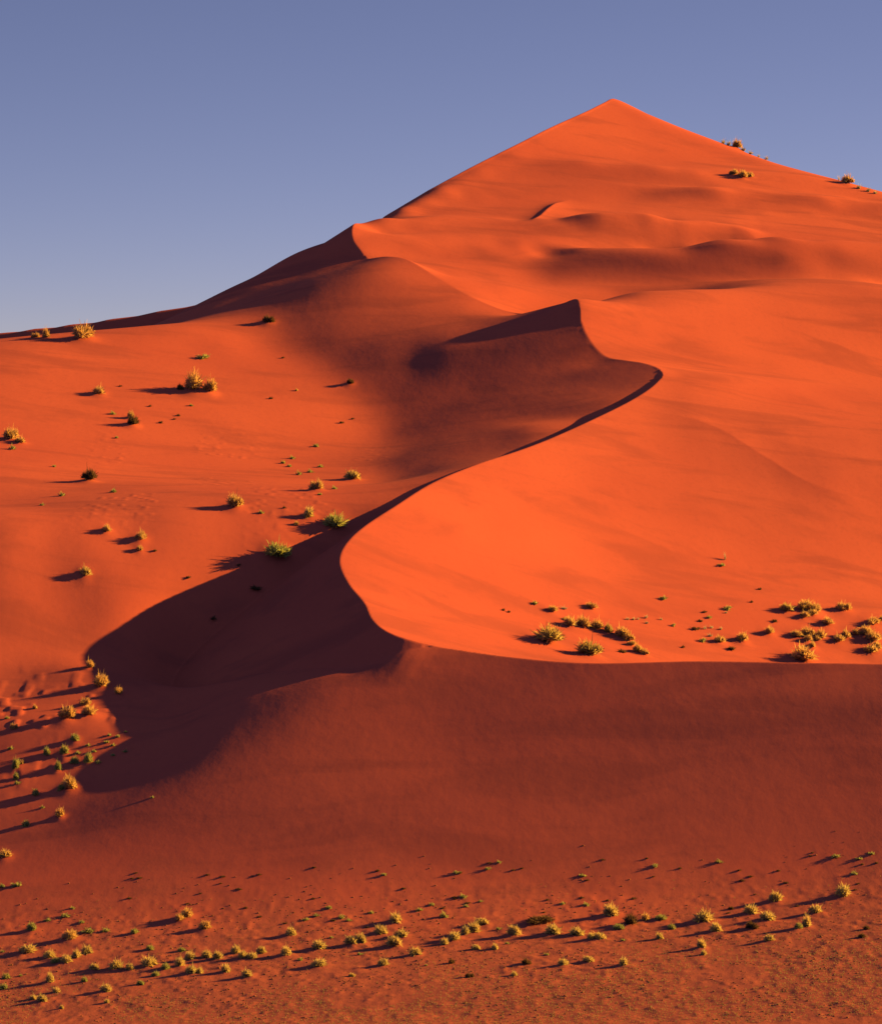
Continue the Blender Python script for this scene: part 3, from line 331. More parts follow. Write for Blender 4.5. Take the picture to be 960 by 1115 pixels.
WIND_T = [3922, -80, -79, -77, -74, -71, -68, -63, -59, -53, -47, -41, -33, -25, -17, -8, 0, 8, 17, 22, 23, 19, 14, 7, 2, -1, -8, -15, -22, -27, -31, -34, -35, -34, -41, -11, -1, -5, -5, -6, -7, -7, -26, -49, -64, -75, -83, -90,
-92, -96, -96, -98, -97, -96, -96, -94, -94, -92, -92, 2474, -83, -81, -80, -78, -76, -74, -70, -67, -62, -57, -50, -44, -35, -27, -18, -11, 0, 10, 17, 20, 15, 6, 0, -3, -5, -10, -18, -24, -29, -31, -32, -33, -27, -37,
-16, -10, -15, -13, -14, -14, -9, -30, -50, -64, -74, -81, -86, -90, -92, -94, -94, -95, -94, -93, -93, -92, -91, -91, 2661, -84, -84, -83, -82, -81, -80, -77, -74, -72, -67, -61, -54, -46, -37, -29, -21, -12, 3, 15, 18,
11, -1, -10, -9, -8, -12, -21, -27, -31, -32, -31, -29, -29, -25, -23, -20, -22, -20, -19, -19, -19, -34, -49, -62, -71, -78, -83, -87, -89, -90, -92, -92, -91, -92, -91, -90, -90, -90, 2852, -87, -86, -87, -86, -85,
-85, -84, -83, -81, -78, -73, -67, -56, -47, -39, -35, -25, -5, 14, 19, 7, -11, -20, -17, -11, -14, -24, -30, -32, -32, -32, -29, -29, -25, -25, -25, -25, -24, -24, -24, -28, -37, -49, -59, -68, -74, -80, -83, -85, -87,
-89, -89, -89, -90, -89, -88, -89, -88, 3044, -89, -89, -89, -89, -90, -91, -91, -91, -92, -89, -87, -82, -69, -56, -46, -48, -40, -17, 10, 15, 5, -20, -24, -24, -18, -20, -26, -31, -33, -32, -32, -30, -29, -27, -27,
-27, -27, -27, -27, -29, -33, -39, -49, -57, -65, -70, -76, -79, -82, -84, -85, -87, -87, -87, -87, -87, -87, -87, 3241, -91, -91, -92, -93, -93, -96, -98, -100, -102, -103, -102, -102, -88, -62, -58, -55, -49, -27, -3,
2, -3, -21, -25, -27, -25, -26, -29, -32, -33, -33, -32, -31, -30, -28, -29, -28, -28, -29, -30, -31, -36, -41, -48, -55, -62, -67, -72, -75, -79, -81, -82, -84, -84, -85, -85, -85, -86, -85, 3439, -93, -93, -94, -95,
-97, -100, -103, -107, -113, -118, -120, -123, -119, -69, -73, -61, -51, -34, -17, -10, -14, -23, -27, -29, -30, -31, -32, -33, -34, -34, -33, -32, -30, -30, -29, -29, -29, -30, -31, -34, -37, -42, -47, -53, -59, -64,
-69, -72, -75, -77, -80, -81, -81, -83, -83, -84, -84, -83, 3640, -95, -95, -96, -97, -100, -102, -106, -113, -121, -130, -131, -142, -133, -107, -92, -70, -55, -40, -28, -23, -24, -28, -31, -33, -35, -34, -35, -36, -36,
-34, -34, -33, -31, -30, -30, -30, -29, -31, -32, -35, -37, -42, -46, -52, -56, -61, -65, -69, -72, -74, -77, -78, -80, -80, -82, -81, -82, -83, 3843, -97, -97, -97, -100, -101, -103, -108, -114, -126, -146, -158, -150,
-133, -131, -118, -85, -64, -50, -40, -35, -34, -36, -38, -38, -40, -39, -39, -38, -37, -37, -35, -33, -32, -31, -30, -30, -30, -31, -33, -34, -38, -41, -45, -49, -54, -59, -62, -66, -69, -71, -74, -76, -77, -79, -80,
-80, -80, -81, 4044, -97, -99, -99, -101, -103, -106, -107, -111, -116, -130, -179, -181, -148, -137, -143, -108, -82, -64, -54, -49, -47, -46, -46, -46, -45, -45, -43, -42, -40, -38, -36, -35, -33, -31, -31, -30, -30,
-31, -32, -34, -37, -40, -44, -48, -52, -56, -59, -64, -66, -69, -72, -73, -76, -77, -77, -79, -79, -80, 4247, -99, -100, -101, -104, -106, -110, -111, -116, -125, -143, -161, -171, -161, -141, -150, -137, -107, -83,
-71, -65, -60, -59, -56, -55, -52, -50, -48, -46, -43, -41, -38, -36, -34, -32, -31, -30, -30, -31, -32, -34, -36, -39, -42, -47, -50, -53, -58, -61, -64, -66, -70, -72, -73, -76, -76, -78, -78, -78, 4447, -99, -101,
-103, -106, -111, -116, -119, -122, -126, -163, -163, -173, -159, -151, -137, -146, -129, -98, -89, -82, -76, -71, -68, -63, -61, -57, -53, -50, -47, -44, -40, -38, -35, -33, -32, -30, -30, -31, -31, -33, -36, -38, -41,
-45, -48, -52, -55, -59, -62, -65, -68, -70, -72, -74, -76, -76, -77, -78, 4645, -98, -101, -103, -109, -115, -122, -131, -137, -134, -139, -172, -181, -172, -170, -138, -139, -135, -113, -105, -98, -90, -84, -79, -73,
-68, -64, -59, -56, -51, -47, -43, -40, -37, -34, -32, -31, -30, -31, -31, -32, -35, -37, -40, -44, -46, -51, -54, -57, -61, -63, -67, -68, -72, -73, -74, -76, -76, -77, 4838, -97, -98, -102, -108, -115, -125, -138,
-150, -148, -108, -161, -191, -194, -180, -178, -140, -141, -125, -114, -108, -102, -95, -87, -82, -76, -71, -66, -62, -56, -51, -46, -43, -39, -35, -34, -31, -31, -30, -31, -32, -34, -37, -39, -43, -45, -50, -52, -57,
-59, -63, -65, -68, -70, -73, -74, -75, -76, -77, 5026, -94, -95, -98, -103, -110, -118, -128, -140, -148, -170, -168, -160, -192, -193, -191, -177, -149, -142, -128, -113, -111, -102, -95, -90, -84, -79, -73, -68, -62,
-55, -51, -46, -41, -38, -35, -33, -31, -31, -31, -32, -33, -37, -38, -42, -46, -48, -52, -56, -59, -62, -64, -68, -70, -72, -74, -75, -76, -77, 5203, -89, -91, -93, -96, -100, -106, -110, -112, -119, -197, -208, -194,
-191, -186, -196, -193, -176, -150, -153, -127, -119, -108, -102, -97, -92, -88, -82, -76, -68, -60, -56, -50, -45, -41, -37, -34, -32, -31, -32, -32, -34, -36, -39, -42, -45, -49, -52, -55, -59, -61, -65, -68, -70, -72,
-74, -75, -77, -77, 5368, -85, -85, -88, -89, -94, -98, -105, -118, -144, -212, -164, -184, -209, -195, -187, -197, -185, -161, -153, -149, -141, -118, -111, -104, -102, -97, -93, -84, -75, -67, -61, -55, -51, -44, -40,
-36, -34, -32, -33, -33, -35, -37, -39, -42, -46, -48, -53, -55, -59, -63, -65, -68, -70, -73, -74, -76, -78, -77, 5516, -80, -81, -81, -85, -88, -95, -107, -127, -159, -195, -184, -168, -189, -209, -182, -195, -176,
-170, -161, -142, -150, -137, -121, -114, -111, -109, -106, -95, -82, -73, -68, -64, -57, -50, -43, -38, -36, -34, -34, -35, -36, -38, -41, -43, -46, -50, -53, -57, -59, -63, -67, -68, -72, -74, -75, -77, -78, -79, 5646,
-76, -75, -77, -80, -83, -92, -103, -121, -144, -170, -205, -199, -192, -216, -189, -180, -173, -151, -163, -143, -147, -137, -128, -124, -121, -120, -121, -108, -92, -78, -78, -76, -66, -56, -47, -41, -39, -37, -36,
-37, -38, -40, -42, -45, -48, -51, -54, -58, -62, -64, -67, -71, -73, -75, -77, -78, -80, -80, 5754, -71, -71, -72, -75, -79, -86, -97, -112, -132, -156, -192, -208, -205, -225, -217, -190, -186, -143, -144, -120, -130,
-134, -125, -124, -128, -125, -133, -126, -105, -85, -90, -97, -77, -60, -51, -45, -43, -40, -40, -41, -40, -43, -44, -47, -50, -53, -57, -59, -64, -66, -69, -73, -74, -77, -79, -80, -81, -82, 5839, -66, -67, -68, -70,
-74, -81, -90, -104, -122, -145, -176, -197, -208, -222, -224, -209, -208, -188, -158, -115, -109, -101, -103, -108, -117, -117, -119, -140, -131, -99, -109, -127, -83, -63, -55, -51, -48, -46, -45, -44, -44, -46, -47,
-49, -53, -56, -59, -62, -66, -68, -72, -75, -77, -79, -81, -83, -83, -84, 5901, -62, -63, -63, -65, -70, -75, -84, -95, -111, -131, -154, -183, -205, -213, -222, -213, -225, -214, -183, -159, -114, -106, -94, -77, -89,
-99, -106, -88, -164, -145, -115, -137, -76, -68, -65, -61, -57, -53, -50, -49, -48, -48, -51, -52, -56, -59, -62, -65, -69, -72, -74, -78, -80, -82, -83, -85, -86, -87, 5939, -58, -58, -60, -61, -64, -70, -78, -88,
-101, -118, -138, -162, -190, -200, -211, -219, -217, -230, -196, -170, -159, -130, -118, -98, -75, -59, -83, -54, -27, -177, -142, -137, -116, -101, -89, -77, -68, -61, -56, -52, -52, -52, -53, -56, -59, -62, -66, -69,
-72, -76, -78, -81, -83, -85, -87, -88, -89, -89, 5953, -54, -54, -56, -57, -60, -65, -72, -81, -93, -108, -125, -145, -171, -184, -194, -211, -211, -209, -206, -181, -180, -159, -144, -132, -117, -91, -87, -111, -20,
-41, -77, -99, -134, -124, -107, -89, -76, -65, -59, -56, -54, -55, -57, -60, -62, -67, -69, -74, -76, -80, -82, -85, -87, -88, -91, -91, -92, -92, 5945, -51, -50, -52, -53, -56, -61, -67, -75, -86, -98, -115, -132,
-151, -166, -177, -195, -202, -187, -197, -185, -185, -175, -164, -148, -132, -123, -100, -99, -77, -65, -56, -59, -111, -117, -104, -88, -75, -65, -59, -57, -56, -57, -60, -64, -67, -71, -74, -78, -82, -84, -87, -89,
-91, -93, -94, -95, -95, -96, 5916, -47, -47, -48, -50, -52, -56, -62, -70, -79, -91, -105, -119, -135, -149, -160, -173, -190, -180, -180, -181, -173, -175, -173, -168, -143, -132, -122, -114, -111, -91, -74, -64, -88,
-95, -88, -75, -67, -59, -56, -55, -57, -60, -64, -67, -72, -77, -80, -83, -87, -89, -92, -94, -96, -97, -98, -99, -99, -100, 5867, -43, -44, -44, -46, -48, -53, -57, -65, -73, -84, -95, -108, -121, -133, -146, -156,
-174, -176, -158, -169, -160, -155, -159, -166, -159, -146, -135, -131, -133, -124, -107, -86, -83, -78, -68, -59, -54, -51, -51, -54, -58, -63, -67, -73, -78, -82, -86, -90, -93, -95, -98, -99, -101, -101, -103, -102,
-104, -103, 5800, -40, -40, -41, -42, -45, -48, -53, -59, -68, -77, -87, -99, -111, -123, -132, -138, -165, -165, -143, -145, -139, -136, -130, -147, -152, -156, -150, -143, -142, -149, -136, -120, -101, -71, -54, -45,
-42, -44, -48, -53, -60, -66, -74, -79, -84, -90, -93, -97, -99, -102, -103, -105, -106, -106, -107, -108, -107, -107, 5718, -36, -37, -37, -39, -40, -45, -48, -55, -61, -70, -80, -90, -102, -113, -123, -122, -144, -153,
-143, -132, -123, -124, -104, -121, -128, -137, -146, -155, -142, -148, -156, -151, -135, -72, -47, -38, -36, -41, -48, -56, -64, -73, -80, -87, -92, -98, -101, -105, -106, -109, -110, -110, -111, -112, -111, -112, -112,
-111, 5623, -32, -33, -34, -35, -37, -39, -44, -50, -55, -63, -72, -81, -91, -100, -108, -114, -132, -141, -132, -131, -112, -116, -102, -103, -108, -112, -113, -128, -133, -143, -148, -163, -163, -89, -54, -41, -39,
-44, -53, -62, -71, -82, -89, -97, -102, -106, -110, -113, -114, -116, -116, -117, -116, -117, -116, -116, -116, -115, 5517, -29, -29, -30, -31, -33, -35, -39, -44, -49, -56, -63, -72, -80, -88, -95, -105, -121, -133,
-134, -129, -109, -107, -93, -92, -94, -96, -88, -86, -100, -129, -136, -147, -166, -107, -69, -52, -49, -52, -61, -72, -83, -92, -101, -107, -113, -116, -120, -121, -122, -123, -122, -123, -122, -121, -121, -120, -120,
-120, 5403, -25, -25, -26, -27, -29, -31, -34, -38, -43, -49, -55, -62, -70, -78, -87, -97, -111, -123, -126, -127, -111, -104, -92, -85, -80, -76, -64, -63, -73, -77, -115, -134, -159, -114, -81, -65, -60, -63, -73,
-85, -96, -105, -114, -119, -124, -127, -129, -129, -130, -130, -129, -128, -127, -126, -125, -125, -123, -123, 5282, -21, -22, -22, -23, -25, -26, -29, -33, -36, -42, -48, -54, -61, -69, -78, -88, -102, -115, -126,
-124, -106, -103, -86, -85, -73, -65, -51, -37, -46, -58, -71, -100, -135, -117, -92, -75, -69, -74, -85, -99, -110, -120, -127, -132, -135, -136, -138, -138, -137, -136, -135, -133, -132, -131, -129, -128, -127, -126,
5157, -17, -18, -18, -19, -20, -22, -24, -28, -30, -36, -40, -47, -52, -61, -69, -79, -92, -106, -124, -126, -100, -99, -86, -77, -72, -66, -50, -32, -39, -47, -46, -59, -86, -104, -90, -74, -70, -79, -95, -113, -125,
-134, -139, -144, -145, -146, -145, -145, -144, -141, -140, -138, -136, -134, -133, -131, -130, -130, 5030, -14, -14, -14, -15, -16, -17, -19, -22, -25, -30, -34, -39, -45, -53, -60, -70, -81, -95, -115, -121, -97, -100,
-80, -83, -73, -60, -54, -37, -32, -45, -44, -47, -59, -78, -66, -57, -58, -76, -104, -125, -138, -146, -150, -153, -153, -154, -151, -151, -148, -147, -143, -142, -140, -137, -135, -134, -133, -132, 4902, -10, -10, -11,
-10, -12, -13, -15, -17, -20, -23, -28, -33, -39, -45, -53, -62, -72, -85, -101, -113, -102, -100, -82, -74, -68, -66, -61, -38, -38, -46, -45, -44, -52, -56, -40, -34, -41, -67, -110, -135, -146, -154, -157, -159, -159,
-158, -156, -154, -152, -149, -147, -144, -142, -140, -138, -136, -135, -134, 4776, -7, -6, -7, -7, -8, -8, -10, -13, -15, -18, -23, -27, -33, -39, -47, -55, -64, -76, -89, -102, -99, -99, -83, -75, -78, -57, -59, -45,
-42, -41, -44, -48, -50, -53, -30, -24, -31, -62, -108, -134, -147, -154, -159, -160, -160, -160, -158, -155, -154, -151, -148, -146, -144, -141, -139, -138, -136, -136, 4651, -3, -3, -3, -3, -4, -5, -6, -8, -10, -14,
-17, -23, -27, -34, -41, -49, -58, -69, -80, -90, -91, -101, -91, -77, -72, -62, -61, -52, -44, -43, -46, -48, -51, -54, -28, -24, -34, -62, -98, -123, -139, -149, -154, -158, -158, -158, -157, -155, -153, -151, -149,
-146, -144, -142, -140, -139, -137, -137, 4529, 1, 0, 1, 0, 0, -1, -2, -3, -7, -9, -13, -18, -23, -29, -36, -44, -53, -61, -72, -81, -84, -97, -101, -81, -79, -71, -61, -57, -50, -48, -49, -46, -48, -46, -34, -32, -42,
-62, -89, -112, -128, -139, -147, -151, -153, -154, -153, -153, -151, -150, -147, -146, -144, -142, -140, -139, -138, -137, 4411, 4, 4, 4, 4, 3, 3, 2, 0, -2, -6, -9, -14, -19, -25, -32, -39, -46, -54, -63, -70, -75, -97,
-108, -97, -92, -76, -62, -66, -63, -55, -49, -43, -41, -42, -40, -39, -47, -63, -83, -101, -117, -129, -137, -143, -146, -147, -149, -148, -147, -147, -145, -144, -143, -141, -140, -139, -138, -137, 4297, 7, 7, 7, 8, 7,
6, 6, 3, 2, -2, -6, -10, -15, -22, -29, -35, -41, -46, -52, -58, -69, -93, -97, -106, -117, -98, -70, -72, -75, -61, -54, -46, -41, -40, -41, -42, -50, -62, -77, -93, -107, -118, -127, -133, -137, -140, -142, -143, -142,
-143, -142, -142, -140, -140, -139, -138, -138, -137, 4187, 10, 10, 11, 10, 11, 10, 8, 7, 5, 2, -2, -7, -12, -20, -26, -33, -39, -41, -42, -44, -52, -75, -103, -99, -117, -131, -98, -73, -79, -74, -69, -59, -47, -42,
-40, -43, -49, -60, -73, -86, -98, -108, -117, -123, -128, -131, -135, -135, -138, -137, -139, -138, -138, -138, -137, -138, -136, -137, 4080, 13, 14, 13, 14, 13, 13, 12, 11, 8, 5, 2, -4, -10, -17, -26, -35, -41, -44,
-41, -34, -38, -65, -109, -87, -89, -122, -122, -96, -89, -83, -81, -74, -60, -48, -43, -44, -49, -58, -70, -80, -90, -100, -107, -113, -118, -123, -126, -128, -131, -132, -134, -135, -135, -136, -136, -136, -136, -135,
3977, 16, 16, 17, 16, 16, 16, 15, 14, 11, 9, 5, 0, -7, -15, -26, -39, -50, -58, -55, -40, -35, -67, -106, -91, -71, -80, -111, -114, -101, -83, -76, -78, -71, -60, -52, -47, -51, -59, -67, -76, -84, -92, -97, -104, -109,
-113, -117, -121, -124, -127, -129, -130, -133, -133, -134, -135, -135, -135, 3879, 18, 19, 19, 19, 19, 18, 18, 16, 15, 12, 9, 4, -3, -11, -25, -41, -62, -83, -94, -68, -46, -74, -87, -85, -70, -57, -74, -101, -104, -81,
-67, -72, -73, -68, -60, -55, -56, -62, -68, -73, -78, -83, -89, -94, -98, -104, -108, -113, -117, -121, -124, -127, -129, -131, -133, -133, -134, -134, 3782, 21, 21, 21, 22, 21, 20, 20, 18, 18, 15, 12, 9, 4, -5, -17,
-37, -65, -104, -152, -184, -3, -58, -80, -78, -70, -60, -49, -73, -90, -84, -68, -62, -63, -65, -63, -60, -63, -66, -68, -70, -72, -76, -78, -84, -88, -94, -99, -105, -111, -115, -119, -123, -127, -129, -131, -132,
-133, -134, 3688, 24, 23, 24, 23, 23, 22, 21, 20, 19, 17, 16, 14, 10, 6, -3, -18, -43, -83, -132, -189, -138, -93, -87, -81, -76, -69, -59, -54, -75, -80, -72, -61, -53, -55, -54, -60, -67, -68, -67, -65, -65, -65, -68,
-72, -78, -84, -90, -97, -104, -110, -115, -120, -124, -127, -130, -131, -133, -133, 3596, 25, 26, 25, 25, 25, 23, 22, 20, 19, 18, 17, 16, 17, 16, 14, 10, -6, -39, -113, -197, -193, -155, -119, -98, -92, -87, -77, -68,
-70, -75, -70, -62, -54, -48, -41, -54, -67, -66, -62, -57, -54, -53, -56, -60, -66, -73, -81, -90, -98, -105, -112, -117, -122, -126, -129, -132, -132, -134, 3506, 28, 28, 27, 26, 26, 23, 22, 20, 17, 16, 15, 15, 18, 21,
27, 32, 31, 5, -71, -190, -202, -190, -167, -131, -110, -106, -100, -89, -84, -80, -70, -64, -56, -48, -40, -52, -61, -58, -51, -44, -40, -38, -40, -46, -54, -63, -73, -83, -93, -101, -110, -115, -122, -125, -129, -132,
-133, -134, 3417, 30, 30, 29, 28, 26, 24, 20, 18, 14, 11, 9, 9, 11, 16, 27, 43, 66, 97, 87, -238, -223, -210, -203, -166, -146, -124, -117, -110, -106, -99, -81, -73, -65, -55, -49, -52, -53, -45, -36, -26, -21, -21,
-23, -32, -41, -53, -66, -77, -89, -99, -108, -116, -121, -126, -130, -133, -134, -135, 3330, 32, 32, 31, 29, 27, 24, 19, 14, 9, 4, 0, -4, -3, -1, 6, 20, 33, 35, 177, -28, -152, -171, -205, -196, -176, -156, -142, -127,
-125, -124, -108, -95, -81, -67, -59, -56, -49, -33, -18, -6, 0, 0, -5, -17, -29, -45, -59, -74, -88, -98, -108, -117, -123, -127, -132, -134, -135, -137, 3244, 34, 34, 33, 32, 28, 23, 18, 11, 3, -5, -13, -19, -24, -26,
-24, -7, 29, 42, 23, 75, -9, -71, -111, -168, -180, -166, -163, -152, -136, -138, -135, -127, -110, -88, -73, -66, -49, -24, 0, 17, 24, 22, 13, -2, -20, -38, -56, -73, -88, -100, -111, -119, -125, -131, -134, -136, -138,
-138, 3159, 37, 37, 35, 34, 30, 24, 18, 8, -3, -15, -26, -36, -45, -56, -65, -64, -22, 78, 70, 93, 61, 7, -49, -114, -158, -160, -159, -162, -145, -141, -144, -153, -148, -122, -96, -83, -58, -15, 20, 41, 49, 43, 30, 10,
-13, -35, -56, -75, -91, -105, -115, -123, -130, -134, -137, -139, -140, -141, 3076, 39, 40, 39, 36, 33, 26, 19, 6, -7, -23, -39, -52, -63, -74, -95, -99, -81, 45, 112, 144, 142, 104, -32, -77, -128, -153, -148, -156,
-147, -142, -140, -148, -167, -161, -131, -113, -79, -10, 40, 67, 73, 63, 43, 17, -10, -37, -60, -81, -98, -111, -122, -129, -134, -139, -141, -143, -143, -143, 2994, 43, 42, 42, 40, 37, 31, 21, 8, -9, -31, -51, -68,
-77, -84, -121, -147, -99, 12, 104, 156, 168, 132, 3, -5, -62, -117, -130, -133, -130, -137, -142, -133, -149, -175, -170, -153, -113, -4, 60, 90, 93, 79, 51, 19, -15, -44, -70, -91, -108, -120, -129, -137, -141, -143,
-146, -146, -146, -146, 2915, 46, 45, 45, 44, 42, 36, 28, 14, -8, -34, -64, -88, -94, -91, -149, -178, -136, -16, 79, 138, 157, 134, 72, 51, -9, -48, -93, -111, -107, -113, -126, -115, -115, -150, -178, -191, -163, -6,
72, 105, 107, 86, 52, 13, -26, -59, -84, -105, -120, -131, -139, -144, -147, -149, -150, -149, -150, -148, 2839, 48, 48, 48, 47, 46, 44, 36, 25, 2, -31, -74, -108, -110, -106, -155, -196, -167, -60, 35, 100, 131, 125,
99, 79, 41, 18, -28, -65, -82, -91, -102, -96, -91, -106, -139, -179, -189, -24, 67, 108, 112, 88, 45, -4, -45, -78, -103, -121, -134, -143, -148, -152, -154, -153, -154, -152, -152, -151, 2767, 50, 49, 50, 49, 50, 49,
47, 40, 21, -16, -73, -127, -102, -103, -147, -188, -224, -125, -25, 49, 91, 99, 92, 92, 82, 65, 28, -9, -37, -60, -76, -77, -76, -84, -95, -127, -168, -36, 57, 106, 115, 86, 29, -27, -71, -102, -123, -138, -147, -153,
-157, -158, -158, -158, -156, -155, -154, -152, 2700, 51, 50, 49, 49, 48, 51, 53, 55, 47, 15, -58, -160, -160, -102, -102, -102, -212, -204, -105, -22, 40, 55, 57, 95, 112, 103, 74, 36, 2, -27, -49, -55, -53, -68, -73,
-99, -119, -25, 55, 106, 119, 88, 10, -57, -99, -124, -141, -151, -157, -161, -162, -162, -162, -160, -158, -156, -154, -153, 2639, 52, 51, 47, 44, 42, 43, 48, 59, 66, 49, -34, -231, -240, -84, -76, -42, -112, -166,
-166, -112, -20, 0, -7, 99, 138, 133, 104, 67, 30, -1, -22, -30, -32, -53, -76, -87, -76, -13, 54, 104, 123, 91, -9, -82, -116, -138, -149, -157, -161, -164, -164, -164, -162, -160, -158, -156, -154, -152, 2585, 55, 51,
46, 38, 30, 24, 25, 37, 56, 47, -56, -239, -244, -41, -93, -33, -64, -71, -105, -162, -93, -62, -42, 114, 145, 140, 116, 79, 42, 13, -8, -21, -33, -52, -70, -73, -54, -6, 49, 91, 106, 76, -8, -74, -111, -132, -145, -154,
-158, -161, -162, -161, -160, -158, -157, -154, -152, -152, 2539, 61, 55, 46, 34, 18, 1, -10, -9, 26, 91, -133, -182, -134, -63, -105, -73, -69, -41, -28, -52, -111, -76, -24, 58, 86, 109, 105, 75, 38, 14, -5, -21, -38,
-57, -72, -70, -49, -8, 37, 73, 83, 59, 4, -50, -88, -113, -130, -142, -148, -153, -155, -156, -156, -154, -153, -151, -150, -149, 2498, 70, 63, 54, 38, 15, -12, -40, -61, -60, -4, -4, -65, -69, -106, -97, -113, -96,
-50, -16, -16, -12, -19, -20, -4, 6, 72, 91, 63, 24, 8, -2, -22, -44, -65, -82, -82, -59, -17, 24, 57, 69, 53, 16, -25, -61, -88, -109, -124, -134, -141, -146, -148, -148, -149, -148, -147, -147, -145, 2457, 82, 79, 69,
54, 32, 1, -32, -47, 30, -150, -92, -43, -22, -85, -86, -101, -119, -55, -8, -34, -32, -23, -16, -2, -5, 34, 64, 44, 8, 11, 11, -21, -46, -71, -102, -107, -77, -31, 13, 48, 63, 55, 30, -3, -36, -64, -87, -105, -118,
-127, -134, -138, -141, -142, -143, -142, -141, -142, 2407, 99, 97, 92, 82, 65, 39, 2, -39, -32, -111, -133, -130, -74, -29, -81, -82, -83, -35, 39, 13, -10, -31, -45, -45, -39, -59, -41, -5, 22, 31, 33, -24, -40, -64,
-127, -142, -101, -45, 4, 45, 64, 61, 42, 14, -16, -44, -67, -88, -102, -114, -122, -129, -132, -135, -136, -137, -137, -136, 2338, 115, 116, 117, 115, 107, 90, 53, -22, -162, -45, -96, -69, -164, -93, -68, -76, -90, 10,
44, 57, 57, 43, 15, -9, -53, -52, -92, -118, -88, -60, -68, -73, -13, -36, -150, -182, -117, -56, -6, 42, 66, 66, 48, 24, -4, -30, -54, -74, -90, -102, -112, -119, -124, -128, -130, -131, -132, -132, 2240, 129, 133, 137,
140, 141, 133, 102, 9, -220, -98, -39, -104, -61, -123, -68, -98, -149, -16, 55, 88, 50, 27, -2, -20, -10, 110, 88, -3, -64, -82, -204, -232, -146, -141, -127, -182, -123, -81, -38, 34, 61, 60, 45, 22, -3, -25, -48, -65,
-81, -93, -104, -111, -117, -121, -124, -125, -127, -128, 2105, 139, 143, 148, 151, 153, 148, 126, 50, -194, -287, 42, -10, -35, -78, -81, -110, -57, -288, 123, 151, -14, -24, -15, 2, 58, 143, 121, -35, -26, 78, -29,
-139, -109, -176, -188, -205, -249, -205, -102, 8, 34, 34, 22, 7, -12, -31, -47, -63, -76, -88, -97, -105, -111, -115, -118, -121, -123, -123, 1934, 145, 147, 148, 148, 142, 128, 97, 45, -13, 4, -173, -66, -29, -38, -38,
-92, -17, -154, -40, -42, -61, -51, -24, -2, 83, 146, 107, 18, 126, 51, -146, 30, -54, -85, -85, -134, -210, -254, -182, -78, -37, -22, -18, -23, -31, -42, -54, -64, -76, -85, -93, -100, -106, -111, -114, -117, -118,
-119, 1732, 147, 147, 145, 140, 128, 107, 76, 55, 134, 266, -110, -94, -121, -64, -61, -71, -89, -43, -127, -95, -112, -85, -44, -67, 86, 180, 130, 47, 75, 29, -34, 38, -3, -57, -52, -39, -74, -135, -223, -174, -121,
-86, -66, -56, -54, -58, -62, -70, -77, -84, -91, -97, -103, -107, -110, -113, -115, -116, 1507, 150, 148, 144, 136, 125, 110, 95, 97, 138, 154, 49, 70, -52, -79, -57, -52, -66, -121, -67, -86, -118, -129, -83, -240, 70,
225, 105, -15, 0, 21, 25, 53, 33, 1, -3, -8, -23, -36, -177, -188, -158, -124, -98, -83, -74, -71, -72, -74, -80, -85, -90, -95, -100, -104, -107, -110, -112, -113, 1268, 153, 151, 147, 140, 133, 127, 126, 136, 155, 149,
101, 70, 16, -35, -64, -40, -14, -22, -69, -92, -122, -159, -145, -192, -49, 130, 20, -93, -47, 28, 58, 73, 60, 40, 31, 21, 7, -28, -118, -152, -148, -130, -111, -95, -86, -80, -78, -79, -82, -85, -89, -94, -98, -102,
-105, -108, -110, -111, 1028, 158, 156, 153, 148, 147, 147, 155, 173, 193, 187, 114, -6, 32, -16, -31, -49, -85, 61, -50, 219, 0, -110, -186, -162, -226, -206, -78, -107, -60, 45, 59, 71, 59, 47, 41, 31, 12, -22, -76,
-110, -119, -116, -105, -97, -88, -84, -81, -81, -82, -86, -88, -93, -97, -100, -103, -107, -108, -109, 791, 165, 164, 161, 159, 159, 163, 176, 198, 227, 240, 154, -103, 36, -36, -15, -29, -85, -23, 14, 179, -36, 97, 39,
-9, -149, -229, -216, -111, -97, -114, -34, -1, 5, 15, 28, 23, 7, -17, -50, -76, -89, -94, -92, -89, -85, -82, -80, -81, -82, -85, -87, -92, -95, -99, -103, -105, -107, -108, 566, 174, 172, 171, 170, 170, 175, 186, 205,
240, 311, 323, -213, -8, -14, -30, -28, -37, -45, -33, 39, -5, 13, -57, -95, 3, 121, -50, -131, -11, -227, -79, -96, -60, -31, -2, 1, -9, -18, -36, -51, -65, -73, -76, -78, -78, -77, -78, -79, -80, -83, -87, -90, -94,
-98, -102, -105, -107, -108, 359, 184, 184, 181, 181, 183, 186, 195, 211, 241, 307, 352, 3, -73, -25, -42, -35, -32, -38, -39, -41, -41, -26, -49, -54, -9, 35, -39, -74, -89, -19, -67, -76, -71, -61, -44, -35, -31, -30,
-33, -38, -48, -57, -64, -67, -70, -72, -73, -76, -78, -81, -85, -89, -94, -98, -101, -105, -108, -109, 175, 196, 194, 195, 194, 196, 200, 210, 227, 256, 302, 336, 163, -145, -38, -38, -34, -32, -34, -34, -52, -50, -34,
-23, -15, -30, -15, -24, -9, -78, -47, -80, -58, -70, -69, -62, -59, -50, -46, -44, -36, -41, -50, -55, -61, -63, -67, -69, -72, -75, -80, -83, -88, -94, -98, -102, -106, -109, -110, 15, 208, 208, 208, 208, 211, 216,
225, 241, 263, 291, 309, 235, 36, -136, -52, -77, -41, -42, -31, -35, -46, -43, -25, -16, -49, -36, -31, -31, -54, -48, -55, -58, -54, -57, -64, -62, -60, -54, -52, -45, -46, -49, -54, -56, -60, -62, -65, -69, -73, -78,
